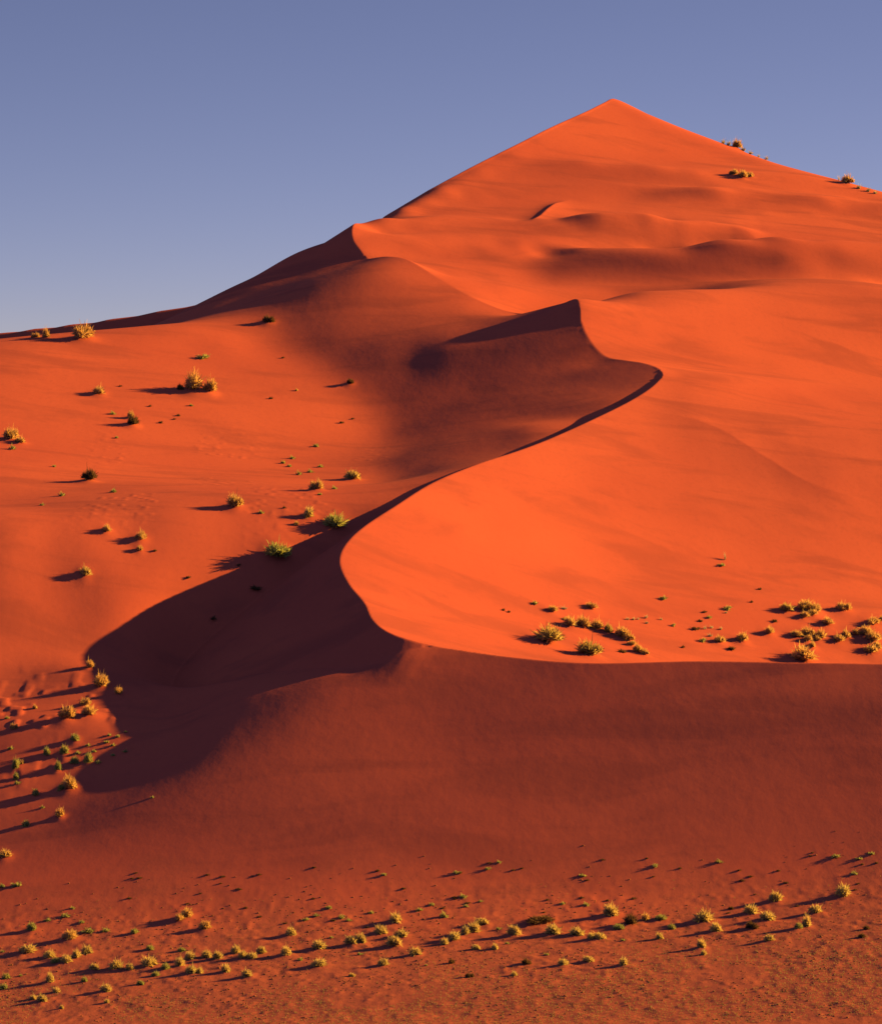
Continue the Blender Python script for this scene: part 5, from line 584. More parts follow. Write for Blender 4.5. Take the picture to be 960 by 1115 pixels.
(-63.53, 51.2, 0.96, 0.47, 'tuft', 'green', 'grass_tuft', 'small green grass tuft below the cluster at the shadow corner, third from left', 'grass tuft', 'plants below the shadow corner'),
(-67.5, 72.0, 0.86, 0.42, 'tuft', 'green', 'grass_tuft', 'only tiny green grass tuft beside the shadow corner', 'grass tuft', 'plants below the shadow corner'),
(-59.64, 16.4, 1.29, 0.62, 'tuft', 'green', 'grass_tuft', 'small green grass tuft below the cluster at the shadow corner, second from left', 'grass tuft', 'plants below the shadow corner'),
(-61.58, 16.4, 1.03, 0.5, 'tuft', 'green', 'grass_tuft', 'small green grass tuft below the cluster at the shadow corner, first from left', 'grass tuft', 'plants below the shadow corner'),
(-42.36, 39.6, 0.67, 0.33, 'tuft', 'green', 'grass_tuft', 'tiny green grass tuft below the cluster at the shadow corner', 'grass tuft', 'tiny green plants below the cluster at the shadow corner'),
(-65.61, 60.8, 0.98, 0.47, 'tuft', 'green', 'grass_tuft', 'small green grass tuft in the cluster below the shadow corner, first from left', 'grass tuft', 'plants below the shadow corner'),
(-49.89, -4.8, 1.86, 0.95, 'cushion', 'gold', 'cushion_shrub', 'plump golden cushion standing alone above the row, left part of plain', 'shrub', 'plants on the red plain'),
(-34.64, 2.0, 1.63, 0.97, 'cushion', 'gold', 'cushion_shrub', 'orange-gold cushion touching a lower twin, highest pair left on the plain', 'shrub', 'plants on the red plain'),
(-35.68, 0.8, 1.38, 0.7, 'cushion', 'gold', 'cushion_shrub', 'lower twin of the highest pair of cushions on the left plain', 'shrub', 'plants on the red plain'),
(-31.92, -3.2, 1.61, 0.87, 'cushion', 'gold', 'cushion_shrub', 'only medium golden cushion shrub back of the shrub band, left third', 'shrub', 'plants on the red plain'),
(27.44, -5.6, 1.24, 0.69, 'cushion', 'gold', 'cushion_shrub', 'only small golden cushion shrub back of the shrub band, right third', 'shrub', 'plants on the red plain'),
(-55.05, -9.6, 2.08, 0.77, 'cushion', 'straw', 'cushion_shrub', 'only large straw-yellow cushion shrub centre of the shrub band, left third', 'shrub', 'plants on the red plain'),
(-51.85, -12.0, 1.59, 0.68, 'cushion', 'straw', 'cushion_shrub', 'medium straw-yellow cushion shrub centre of the shrub band, left third, first from left', 'shrub', 'plants on the red plain'),
(-49.57, -15.2, 1.45, 0.76, 'cushion', 'straw', 'cushion_shrub', 'medium straw-yellow cushion shrub front of the shrub band, left third, third from left', 'shrub', 'plants on the red plain'),
(-48.28, -13.6, 1.34, 0.85, 'cushion', 'straw', 'cushion_shrub', 'medium straw-yellow cushion shrub centre of the shrub band, left third, second from left', 'shrub', 'plants on the red plain'),
(-46.97, -12.0, 1.46, 0.85, 'cushion', 'straw', 'cushion_shrub', 'medium straw-yellow cushion shrub centre of the shrub band, left third, third from left', 'shrub', 'plants on the red plain'),
(-45.36, -20.0, 1.2, 0.67, 'cushion', 'straw', 'cushion_shrub', 'small straw-yellow cushion shrub front of the shrub band, left third, third from left', 'shrub', 'plants on the red plain'),
(-42.24, -20.0, 1.92, 0.92, 'cushion', 'straw', 'cushion_shrub', 'large straw-yellow cushion shrub front of the shrub band, left third, first from left', 'shrub', 'plants on the red plain'),
(-40.61, -20.8, 1.2, 0.67, 'cushion', 'straw', 'cushion_shrub', 'small straw-yellow cushion shrub front of the shrub band, left third, fifth from left', 'shrub', 'plants on the red plain'),
(-38.07, -19.6, 2.04, 0.92, 'cushion', 'straw', 'cushion_shrub', 'large straw-yellow cushion shrub front of the shrub band, left third, second from left', 'shrub', 'plants on the red plain'),
(-34.02, -20.8, 1.44, 0.92, 'cushion', 'straw', 'cushion_shrub', 'medium straw-yellow cushion shrub front of the shrub band, left third, fifth from left', 'shrub', 'plants on the red plain'),
(-32.95, -17.2, 1.45, 0.84, 'cushion', 'straw', 'cushion_shrub', 'medium straw-yellow cushion shrub centre of the shrub band, left third, fourth from left', 'shrub', 'plants on the red plain'),
(-30.83, -16.4, 1.45, 0.76, 'cushion', 'straw', 'cushion_shrub', 'medium straw-yellow cushion shrub centre of the shrub band, left third, fifth from left', 'shrub', 'plants on the red plain'),
(-29.31, -17.6, 1.21, 0.76, 'cushion', 'straw', 'cushion_shrub', 'small straw-yellow cushion shrub centre of the shrub band, left third, first from left', 'shrub', 'plants on the red plain'),
(-27.05, -14.8, 1.33, 0.76, 'cushion', 'straw', 'cushion_shrub', 'medium straw-yellow cushion shrub centre of the shrub band, left third, sixth from left', 'shrub', 'plants on the red plain'),
(-26.03, -18.0, 1.33, 0.76, 'cushion', 'straw', 'cushion_shrub', 'medium straw-yellow cushion shrub centre of the shrub band, left third, seventh from left', 'shrub', 'plants on the red plain'),
(-24.7, -18.0, 1.45, 0.59, 'cushion', 'straw', 'cushion_shrub', 'medium straw-yellow cushion shrub centre of the shrub band, left third, eighth from left', 'shrub', 'plants on the red plain'),
(-23.72, -16.0, 1.21, 0.76, 'cushion', 'straw', 'cushion_shrub', 'small straw-yellow cushion shrub centre of the shrub band, left third, second from left', 'shrub', 'plants on the red plain'),
(-32.17, -25.2, 1.54, 0.83, 'cushion', 'straw', 'cushion_shrub', 'medium straw-yellow cushion shrub front of the shrub band, left third, sixth from left', 'shrub', 'plants on the red plain'),
(-31.13, -24.8, 1.07, 0.67, 'cushion', 'straw', 'cushion_shrub', 'small straw-yellow cushion shrub front of the shrub band, left third, sixth from left', 'shrub', 'plants on the red plain'),
(-27.89, -25.2, 1.31, 0.83, 'cushion', 'straw', 'cushion_shrub', 'medium straw-yellow cushion shrub front of the shrub band, left third, seventh from left', 'shrub', 'plants on the red plain'),
(-24.99, -28.4, 1.41, 0.74, 'cushion', 'straw', 'cushion_shrub', 'medium straw-yellow cushion shrub front of the shrub band, left third, eighth from left', 'shrub', 'plants on the red plain'),
(-20.38, -17.6, 1.69, 0.93, 'cushion', 'straw', 'cushion_shrub', 'medium straw-yellow cushion shrub centre of the shrub band, left third, ninth from left', 'shrub', 'plants on the red plain'),
(-20.19, -7.6, 1.6, 0.86, 'cushion', 'straw', 'cushion_shrub', 'medium straw-yellow cushion shrub centre of the shrub band, left third, tenth from left', 'shrub', 'plants on the red plain'),
(-50.57, -25.2, 1.31, 1.0, 'cushion', 'straw', 'cushion_shrub', 'medium straw-yellow cushion shrub front of the shrub band, left third, second from left', 'shrub', 'plants on the red plain'),
(-49.19, -30.4, 1.06, 0.58, 'cushion', 'straw', 'cushion_shrub', 'small straw-yellow cushion shrub front of the shrub band, left third, second from left', 'shrub', 'plants on the red plain'),
(-42.71, -32.0, 1.4, 0.74, 'cushion', 'straw', 'cushion_shrub', 'medium straw-yellow cushion shrub front of the shrub band, left third, fourth from left', 'shrub', 'plants on the red plain'),
(-42.04, -38.0, 0.81, 0.4, 'cushion', 'straw', 'cushion_shrub', 'small straw-yellow cushion shrub front of the shrub band, left third, fourth from left', 'shrub', 'plants on the red plain'),
(-50.59, -34.8, 1.4, 0.65, 'cushion', 'straw', 'cushion_shrub', 'medium straw-yellow cushion shrub front of the shrub band, left third, first from left', 'shrub', 'plants on the red plain'),
(-51.81, -33.2, 1.05, 0.49, 'cushion', 'straw', 'cushion_shrub', 'small straw-yellow cushion shrub front of the shrub band, left third, first from left', 'shrub', 'plants on the red plain'),
(-47.54, -39.6, 0.58, 0.4, 'cushion', 'straw', 'cushion_shrub', 'tiny straw-yellow cushion shrub front of the shrub band, left third', 'shrub', 'tiny straw-yellow plants front of the shrub band left third'),
(-16.13, -14.8, 1.94, 0.85, 'cushion', 'straw', 'cushion_shrub', 'large straw-yellow cushion shrub centre of the shrub band, middle third, first from left', 'shrub', 'plants on the red plain'),
(-15.58, -24.4, 2.14, 0.75, 'cushion', 'straw', 'cushion_shrub', 'only large straw-yellow cushion shrub front of the shrub band, middle third', 'shrub', 'plants on the red plain'),
(-11.93, -13.2, 1.58, 0.85, 'cushion', 'straw', 'cushion_shrub', 'medium straw-yellow cushion shrub centre of the shrub band, middle third, first from left', 'shrub', 'plants on the red plain'),
(-10.72, -12.8, 1.46, 0.94, 'cushion', 'straw', 'cushion_shrub', 'medium straw-yellow cushion shrub centre of the shrub band, middle third, second from left', 'shrub', 'plants on the red plain'),
(-8.24, -8.0, 1.72, 0.86, 'cushion', 'straw', 'cushion_shrub', 'medium straw-yellow cushion shrub centre of the shrub band, middle third, third from left', 'shrub', 'plants on the red plain'),
(-6.09, -2.8, 1.86, 0.96, 'cushion', 'straw', 'cushion_shrub', 'medium straw-yellow cushion shrub back of the shrub band, middle third, first from left', 'shrub', 'plants on the red plain'),
(-5.15, -10.0, 1.84, 0.77, 'cushion', 'straw', 'cushion_shrub', 'medium straw-yellow cushion shrub centre of the shrub band, middle third, fourth from left', 'shrub', 'plants on the red plain'),
(-6.19, -14.8, 1.94, 1.02, 'cushion', 'straw', 'cushion_shrub', 'large straw-yellow cushion shrub centre of the shrub band, middle third, second from left', 'shrub', 'plants on the red plain'),
(-3.36, -20.4, 1.56, 0.76, 'cushion', 'straw', 'cushion_shrub', 'medium straw-yellow cushion shrub centre of the shrub band, middle third, fifth from left', 'shrub', 'plants on the red plain'),
(-7.47, -25.6, 1.3, 0.75, 'cushion', 'straw', 'cushion_shrub', 'medium straw-yellow cushion shrub front of the shrub band, middle third, first from left', 'shrub', 'plants on the red plain'),
(-11.38, -30.8, 0.82, 0.41, 'cushion', 'straw', 'cushion_shrub', 'small straw-yellow cushion shrub front of the shrub band, middle third, first from left', 'shrub', 'plants on the red plain'),
(0.49, -14.4, 1.09, 0.68, 'cushion', 'straw', 'cushion_shrub', 'small straw-yellow cushion shrub centre of the shrub band, middle third, first from left', 'shrub', 'plants on the red plain'),
(1.83, -12.4, 1.83, 0.85, 'cushion', 'straw', 'cushion_shrub', 'medium straw-yellow cushion shrub centre of the shrub band, middle third, sixth from left', 'shrub', 'plants on the red plain'),
(3.31, -9.6, 1.35, 0.77, 'cushion', 'straw', 'cushion_shrub', 'medium straw-yellow cushion shrub centre of the shrub band, middle third, seventh from left', 'shrub', 'plants on the red plain'),
(4.54, -8.8, 1.72, 1.03, 'cushion', 'straw', 'cushion_shrub', 'medium straw-yellow cushion shrub centre of the shrub band, middle third, eighth from left', 'shrub', 'plants on the red plain'),
(5.45, -4.8, 1.86, 0.69, 'cushion', 'straw', 'cushion_shrub', 'medium straw-yellow cushion shrub back of the shrub band, middle third, second from left', 'shrub', 'plants on the red plain'),
(9.78, -11.2, 1.71, 1.03, 'cushion', 'straw', 'cushion_shrub', 'medium straw-yellow cushion shrub centre of the shrub band, middle third, ninth from left', 'shrub', 'plants on the red plain'),
(14.65, -11.6, 2.32, 1.03, 'cushion', 'straw', 'cushion_shrub', 'large straw-yellow cushion shrub centre of the shrub band, middle third, third from left', 'shrub', 'plants on the red plain'),
(17.8, -12.4, 2.19, 0.85, 'cushion', 'straw', 'cushion_shrub', 'large straw-yellow cushion shrub centre of the shrub band, middle third, fourth from left', 'shrub', 'plants on the red plain'),
(19.74, -15.6, 1.21, 0.68, 'cushion', 'straw', 'cushion_shrub', 'small straw-yellow cushion shrub centre of the shrub band, middle third, fourth from left', 'shrub', 'plants on the red plain'),
(4.58, -18.0, 1.08, 0.59, 'cushion', 'straw', 'cushion_shrub', 'small straw-yellow cushion shrub centre of the shrub band, middle third, second from left', 'shrub', 'plants on the red plain'),
(7.1, -18.4, 1.08, 0.67, 'cushion', 'straw', 'cushion_shrub', 'small straw-yellow cushion shrub centre of the shrub band, middle third, third from left', 'shrub', 'plants on the red plain'),
(15.6, -30.8, 1.41, 0.66, 'cushion', 'straw', 'cushion_shrub', 'medium straw-yellow cushion shrub front of the shrub band, middle third, second from left', 'shrub', 'plants on the red plain'),
(18.95, -29.2, 1.41, 0.58, 'cushion', 'straw', 'cushion_shrub', 'medium straw-yellow cushion shrub front of the shrub band, middle third, third from left', 'shrub', 'plants on the red plain'),
(9.3, -35.2, 0.81, 0.49, 'cushion', 'straw', 'cushion_shrub', 'small straw-yellow cushion shrub front of the shrub band, middle third, second from left', 'shrub', 'plants on the red plain'),
(22.87, -2.8, 1.99, 1.22, 'cushion', 'straw', 'cushion_shrub', 'tall round straw cushion, highest in the middle of the plain row', 'shrub', 'plants on the red plain'),
(20.97, -15.2, 1.82, 0.68, 'cushion', 'straw', 'cushion_shrub', 'medium straw-yellow cushion shrub centre of the shrub band, right third, first from left', 'shrub', 'plants on the red plain'),
(28.63, -16.8, 1.09, 0.76, 'cushion', 'straw', 'cushion_shrub', 'small straw-yellow cushion shrub centre of the shrub band, right third, first from left', 'shrub', 'plants on the red plain'),
(23.13, -32.8, 1.17, 0.74, 'cushion', 'straw', 'cushion_shrub', 'only small straw-yellow cushion shrub front of the shrub band, right third', 'shrub', 'plants on the red plain'),
(35.42, -8.0, 2.58, 1.12, 'cushion', 'straw', 'cushion_shrub', 'large straw-yellow cushion shrub back of the shrub band, right third, first from left', 'shrub', 'plants on the red plain'),
(36.15, -14.8, 1.7, 0.93, 'cushion', 'straw', 'cushion_shrub', 'medium straw-yellow cushion shrub back of the shrub band, right third, first from left', 'shrub', 'plants on the red plain'),
(33.62, -24.8, 1.31, 0.91, 'cushion', 'straw', 'cushion_shrub', 'medium straw-yellow cushion shrub centre of the shrub band, right third, second from left', 'shrub', 'plants on the red plain'),
(33.69, -28.8, 0.82, 0.58, 'cushion', 'straw', 'cushion_shrub', 'small straw-yellow cushion shrub centre of the shrub band, right third, second from left', 'shrub', 'plants on the red plain'),
(41.81, -5.2, 1.86, 0.95, 'cushion', 'straw', 'cushion_shrub', 'medium straw-yellow cushion shrub back of the shrub band, right third, second from left', 'shrub', 'plants on the red plain'),
(43.4, -9.6, 2.08, 0.86, 'cushion', 'straw', 'cushion_shrub', 'large straw-yellow cushion shrub back of the shrub band, right third, second from left', 'shrub', 'plants on the red plain'),
(42.55, -23.2, 1.31, 0.67, 'cushion', 'straw', 'cushion_shrub', 'medium straw-yellow cushion shrub centre of the shrub band, right third, third from left', 'shrub', 'plants on the red plain'),
(45.54, 0.4, 1.63, 0.96, 'cushion', 'straw', 'cushion_shrub', 'only medium straw-yellow cushion shrub at the dune foot, right third', 'shrub', 'plants on the red plain'),
(54.79, 0.4, 2.0, 1.14, 'cushion', 'straw', 'cushion_shrub', 'only large straw-yellow cushion shrub at the dune foot, right third', 'shrub', 'plants on the red plain'),
(50.22, -7.6, 1.6, 0.86, 'cushion', 'straw', 'cushion_shrub', 'medium straw-yellow cushion shrub back of the shrub band, right third, fourth from left', 'shrub', 'plants on the red plain'),
(48.2, -15.6, 1.33, 1.19, 'cushion', 'straw', 'cushion_shrub', 'medium straw-yellow cushion shrub back of the shrub band, right third, third from left', 'shrub', 'plants on the red plain'),
(25.6, -7.6, 1.85, 1.03, 'bush', 'brown', 'desert_bush', 'medium dark brown bush back of the shrub band, right third, first from left', 'bush', 'plants on the red plain'),
(41.03, -14.4, 1.58, 0.76, 'bush', 'brown', 'desert_bush', 'medium dark brown bush back of the shrub band, right third, second from left', 'bush', 'plants on the red plain'),
(10.96, -28.8, 1.41, 0.58, 'bush', 'brown', 'desert_bush', 'only medium dark brown bush front of the shrub band, middle third', 'bush', 'plants on the red plain'),
(1.42, -26.0, 0.95, 0.5, 'bush', 'brown', 'desert_bush', 'small dark brown bush front of the shrub band, middle third, first from left', 'bush', 'plants on the red plain'),
(3.61, -34.8, 1.05, 0.49, 'bush', 'brown', 'desert_bush', 'small dark brown bush front of the shrub band, middle third, second from left', 'bush', 'plants on the red plain'),
(54.29, -24.8, 1.07, 0.5, 'bush', 'brown', 'desert_bush', 'only small dark brown bush centre of the shrub band, right third', 'bush', 'plants on the red plain'),
(55.44, -20.0, 0.96, 0.5, 'bush', 'brown', 'desert_bush', 'only small dark brown bush back of the shrub band, right third', 'bush', 'plants on the red plain'),
(13.0, -4.8, 3.96, 0.69, 'bush', 'brown', 'desert_bush', 'wide low grey-brown dead bush on the middle plain above the straw cushions', 'bush', 'plants on the red plain'),
(39.22, -2.0, 0.75, 0.37, 'bush', 'brown', 'desert_bush', 'only tiny dark brown bush back of the shrub band, right third', 'bush', 'plants on the red plain'),
(-55.75, 0.0, 1.25, 0.79, 'cushion', 'green', 'cushion_shrub', 'only small green cushion shrub back of the shrub band, left third', 'shrub', 'plants on the red plain'),
(-35.85, -22.0, 1.31, 0.67, 'cushion', 'green', 'cushion_shrub', 'only medium green cushion shrub front of the shrub band, left third', 'shrub', 'plants on the red plain'),
(-36.83, -24.8, 1.07, 0.5, 'cushion', 'green', 'cushion_shrub', 'small green cushion shrub front of the shrub band, left third, sixth from left', 'shrub', 'plants on the red plain'),
(29.66, -5.6, 1.73, 0.52, 'cushion', 'green', 'cushion_shrub', 'medium green cushion shrub back of the shrub band, right third, second from left', 'shrub', 'plants on the red plain'),
(23.66, -9.6, 1.59, 0.51, 'cushion', 'green', 'cushion_shrub', 'medium green cushion shrub back of the shrub band, right third, first from left', 'shrub', 'plants on the red plain'),
(30.7, -10.8, 1.1, 0.6, 'cushion', 'green', 'cushion_shrub', 'small green cushion shrub back of the shrub band, right third, first from left', 'shrub', 'plants on the red plain'),
(46.99, -16.8, 1.21, 0.59, 'cushion', 'green', 'cushion_shrub', 'small green cushion shrub back of the shrub band, right third, second from left', 'shrub', 'plants on the red plain'),
(-46.02, -25.6, 0.95, 0.53, 'cushion', 'green', 'cushion_shrub', 'small green cushion shrub front of the shrub band, left third, fourth from left', 'shrub', 'plants on the red plain'),
(-38.49, -29.2, 0.94, 0.53, 'cushion', 'green', 'cushion_shrub', 'small green cushion shrub front of the shrub band, left third, fifth from left', 'shrub', 'plants on the red plain'),
(-56.62, -21.2, 1.08, 0.6, 'cushion', 'green', 'cushion_shrub', 'small green cushion shrub front of the shrub band, left third, second from left', 'shrub', 'plants on the red plain'),
(-56.24, -26.4, 1.07, 0.6, 'cushion', 'green', 'cushion_shrub', 'small green cushion shrub front of the shrub band, left third, first from left', 'shrub', 'plants on the red plain'),
(-38.62, -11.2, 1.1, 0.51, 'cushion', 'green', 'cushion_shrub', 'small green cushion shrub centre of the shrub band, left third, second from left', 'shrub', 'plants on the red plain'),
(-34.5, -12.4, 1.1, 0.43, 'cushion', 'green', 'cushion_shrub', 'small green cushion shrub centre of the shrub band, left third, third from left', 'shrub', 'plants on the red plain'),
(-41.45, -3.6, 1.12, 0.52, 'cushion', 'green', 'cushion_shrub', 'small green cushion shrub centre of the shrub band, left third, first from left', 'shrub', 'plants on the red plain'),
(-50.78, -15.2, 1.21, 0.59, 'cushion', 'green', 'cushion_shrub', 'small green cushion shrub front of the shrub band, left third, third from left', 'shrub', 'plants on the red plain'),
(-51.74, 4.8, 1.64, 0.44, 'tuft', 'green', 'grass_tuft', 'only medium green grass tuft back of the shrub band, left third', 'grass tuft', 'plants on the red plain'),
(-47.81, -2.0, 2.12, 0.61, 'tuft', 'green', 'grass_tuft', 'only large green grass tuft centre of the shrub band, left third', 'grass tuft', 'plants on the red plain'),
(-45.44, -2.0, 1.25, 0.52, 'tuft', 'green', 'grass_tuft', 'only small green grass tuft centre of the shrub band, left third', 'grass tuft', 'plants on the red plain'),
(-53.89, 3.6, 1.01, 0.39, 'tuft', 'green', 'grass_tuft', 'small green grass tuft back of the shrub band, left third, first from left', 'grass tuft', 'plants on the red plain'),
(-50.89, 7.6, 0.89, 0.34, 'tuft', 'green', 'grass_tuft', 'small green grass tuft back of the shrub band, left third, second from left', 'grass tuft', 'plants on the red plain'),
(-49.07, 2.0, 1.0, 0.39, 'tuft', 'green', 'grass_tuft', 'small green grass tuft back of the shrub band, left third, third from left', 'grass tuft', 'plants on the red plain'),
(-58.75, -8.4, 0.74, 0.28, 'tuft', 'green', 'grass_tuft', 'only tiny green grass tuft centre of the shrub band, left third', 'grass tuft', 'plants on the red plain'),
(-18.34, -20.4, 0.72, 0.28, 'tuft', 'green', 'grass_tuft', 'only tiny green grass tuft front of the shrub band, middle third', 'grass tuft', 'plants on the red plain'),
(-54.91, -20.4, 0.72, 0.28, 'tuft', 'green', 'grass_tuft', 'only tiny green grass tuft front of the shrub band, left third', 'grass tuft', 'plants on the red plain'),
(-14.6, -9.2, 0.74, 0.28, 'tuft', 'green', 'grass_tuft', 'tiny green grass tuft centre of the shrub band, middle third, first from left', 'grass tuft', 'tiny green plants centre of the shrub band middle third'),
(-10.6, -18.4, 0.84, 0.32, 'tuft', 'green', 'grass_tuft', 'small green grass tuft centre of the shrub band, middle third, first from left', 'grass tuft', 'plants on the red plain'),
(-1.89, -26.8, 0.59, 0.23, 'tuft', 'green', 'grass_tuft', 'tiny green grass tuft front of the shrub band, middle third', 'grass tuft', 'tiny green plants front of the shrub band middle third'),
(0.37, -0.8, 1.25, 0.79, 'tuft', 'green', 'grass_tuft', 'small green grass tuft back of the shrub band, middle third, ninth from left', 'grass tuft', 'plants on the red plain'),
(-18.36, -20.0, 0.84, 0.32, 'tuft', 'green', 'grass_tuft', 'only small green grass tuft front of the shrub band, middle third', 'grass tuft', 'plants on the red plain'),
(23.92, -16.8, 0.72, 0.28, 'tuft', 'green', 'grass_tuft', 'only tiny green grass tuft centre of the shrub band, right third', 'grass tuft', 'plants on the red plain'),
(57.07, 8.4, 1.14, 0.44, 'tuft', 'green', 'grass_tuft', 'small green grass tuft at the dune foot, right third, third from left', 'grass tuft', 'plants on the red plain'),
(55.26, 14.0, 1.67, 0.45, 'tuft', 'green', 'grass_tuft', 'only medium green grass tuft at the dune foot, right third', 'grass tuft', 'plants on the red plain'),
(29.94, 14.0, 1.03, 0.4, 'tuft', 'green', 'grass_tuft', 'small green grass tuft at the dune foot, right third, first from left', 'grass tuft', 'plants on the red plain'),
(38.97, 14.4, 1.16, 0.45, 'tuft', 'green', 'grass_tuft', 'small green grass tuft at the dune foot, right third, second from left', 'grass tuft', 'plants on the red plain'),
(2.18, 13.6, 1.03, 0.4, 'tuft', 'green', 'grass_tuft', 'small green grass tuft at the dune foot, middle third, second from left', 'grass tuft', 'plants on the red plain'),
(-7.96, 13.6, 0.9, 0.35, 'tuft', 'green', 'grass_tuft', 'small green grass tuft at the dune foot, middle third, first from left', 'grass tuft', 'plants on the red plain'),
(8.13, 16.0, 0.9, 0.35, 'tuft', 'green', 'grass_tuft', 'small green grass tuft at the dune foot, middle third, fifth from left', 'grass tuft', 'plants on the red plain'),
(6.56, 14.4, 1.03, 0.4, 'tuft', 'green', 'grass_tuft', 'small green grass tuft at the dune foot, middle third, fourth from left', 'grass tuft', 'plants on the red plain'),
(3.04, 6.4, 1.27, 0.49, 'tuft', 'green', 'grass_tuft', 'small green grass tuft at the dune foot, middle third, third from left', 'grass tuft', 'plants on the red plain'),
(5.43, 4.8, 0.76, 0.29, 'tuft', 'green', 'grass_tuft', 'only tiny green grass tuft at the dune foot, middle third', 'grass tuft', 'plants on the red plain'),
(3.4, 3.2, 0.88, 0.34, 'tuft', 'green', 'grass_tuft', 'small green grass tuft back of the shrub band, middle third, tenth from left', 'grass tuft', 'plants on the red plain'),
(-1.26, 4.0, 1.01, 0.39, 'tuft', 'green', 'grass_tuft', 'small green grass tuft back of the shrub band, middle third, eighth from left', 'grass tuft', 'plants on the red plain'),
(-2.89, 2.0, 1.13, 0.43, 'tuft', 'green', 'grass_tuft', 'small green grass tuft back of the shrub band, middle third, seventh from left', 'grass tuft', 'plants on the red plain'),
(-13.49, -0.4, 1.12, 0.43, 'tuft', 'green', 'grass_tuft', 'small green grass tuft back of the shrub band, middle third, fourth from left', 'grass tuft', 'plants on the red plain'),
(-12.46, -1.6, 1.0, 0.38, 'tuft', 'green', 'grass_tuft', 'small green grass tuft back of the shrub band, middle third, fifth from left', 'grass tuft', 'plants on the red plain'),
(-17.03, 0.8, 1.13, 0.43, 'tuft', 'green', 'grass_tuft', 'small green grass tuft back of the shrub band, middle third, second from left', 'grass tuft', 'plants on the red plain'),
(-18.35, -0.8, 1.0, 0.38, 'tuft', 'green', 'grass_tuft', 'small green grass tuft back of the shrub band, middle third, first from left', 'grass tuft', 'plants on the red plain'),
(-15.36, 3.6, 1.01, 0.39, 'tuft', 'green', 'grass_tuft', 'small green grass tuft back of the shrub band, middle third, third from left', 'grass tuft', 'plants on the red plain'),
(-9.53, 1.6, 0.88, 0.34, 'tuft', 'green', 'grass_tuft', 'small green grass tuft back of the shrub band, middle third, sixth from left', 'grass tuft', 'plants on the red plain'),
(16.61, 3.2, 0.88, 0.34, 'tuft', 'green', 'grass_tuft', 'small green grass tuft at the dune foot, middle third, sixth from left', 'grass tuft', 'plants on the red plain'),
(19.84, 2.4, 1.13, 0.44, 'tuft', 'green', 'grass_tuft', 'small green grass tuft back of the shrub band, middle third, twelfth from left', 'grass tuft', 'plants on the red plain'),
(7.76, -7.6, 0.86, 0.33, 'tuft', 'green', 'grass_tuft', 'small green grass tuft back of the shrub band, middle third, eleventh from left', 'grass tuft', 'plants on the red plain'),
(8.72, -15.6, 0.73, 0.28, 'tuft', 'green', 'grass_tuft', 'tiny green grass tuft centre of the shrub band, middle third, second from left', 'grass tuft', 'tiny green plants centre of the shrub band middle third'),
(13.71, -23.2, 0.83, 0.32, 'tuft', 'green', 'grass_tuft', 'small green grass tuft centre of the shrub band, middle third, second from left', 'grass tuft', 'plants on the red plain'),
(19.71, 12.0, 0.9, 0.34, 'tuft', 'green', 'grass_tuft', 'small green grass tuft at the dune foot, middle third, seventh from left', 'grass tuft', 'plants on the red plain'),
(60.14, 14.0, 1.03, 0.4, 'tuft', 'green', 'grass_tuft', 'small green grass tuft at the dune foot, right third, fifth from left', 'grass tuft', 'plants on the red plain'),
(58.33, 12.8, 0.9, 0.35, 'tuft', 'green', 'grass_tuft', 'small green grass tuft at the dune foot, right third, fourth from left', 'grass tuft', 'plants on the red plain'),
(-9.93, -4.8, 0.59, 0.25, 'tuft', 'brown', 'grass_tuft', 'tiny dark dead tuft among the scattered specks at the dune foot', 'grass tuft', 'dead specks at the dune foot'),
(46.99, 11.2, 0.67, 0.21, 'tuft', 'brown', 'grass_tuft', 'tiny dark dead tuft among the scattered specks at the dune foot', 'grass tuft', 'dead specks at the dune foot'),
(-33.41, 10.4, 0.57, 0.19, 'tuft', 'brown', 'grass_tuft', 'tiny dark dead tuft among the scattered specks at the dune foot', 'grass tuft', 'dead specks at the dune foot'),
(-25.45, 15.2, 0.87, 0.22, 'tuft', 'brown', 'grass_tuft', 'tiny dark dead tuft among the scattered specks at the dune foot', 'grass tuft', 'dead specks at the dune foot'),
(-17.61, 7.2, 0.75, 0.24, 'tuft', 'brown', 'grass_tuft', 'tiny dark dead tuft among the scattered specks at the dune foot', 'grass tuft', 'dead specks at the dune foot'),
(51.72, 14.8, 0.64, 0.2, 'tuft', 'brown', 'grass_tuft', 'tiny dark dead tuft among the scattered specks at the dune foot', 'grass tuft', 'dead specks at the dune foot'),
(-43.4, 16.4, 0.66, 0.21, 'tuft', 'brown', 'grass_tuft', 'tiny dark dead tuft among the scattered specks at the dune foot', 'grass tuft', 'dead specks at the dune foot'),
(20.28, 10.8, 0.76, 0.19, 'tuft', 'brown', 'grass_tuft', 'tiny dark dead tuft among the scattered specks at the dune foot', 'grass tuft', 'dead specks at the dune foot'),
(-30.73, 13.2, 0.5, 0.21, 'tuft', 'brown', 'grass_tuft', 'tiny dark dead tuft among the scattered specks at the dune foot', 'grass tuft', 'dead specks at the dune foot'),
(3.73, 4.4, 0.88, 0.17, 'tuft', 'brown', 'grass_tuft', 'tiny dark dead tuft among the scattered specks at the dune foot', 'grass tuft', 'dead specks at the dune foot'),
(55.07, 2.0, 0.94, 0.17, 'tuft', 'brown', 'grass_tuft', 'tiny dark dead tuft among the scattered specks at the dune foot', 'grass tuft', 'dead specks at the dune foot'),
(-5.17, 9.6, 0.83, 0.2, 'tuft', 'brown', 'grass_tuft', 'tiny dark dead tuft among the scattered specks at the dune foot', 'grass tuft', 'dead specks at the dune foot'),
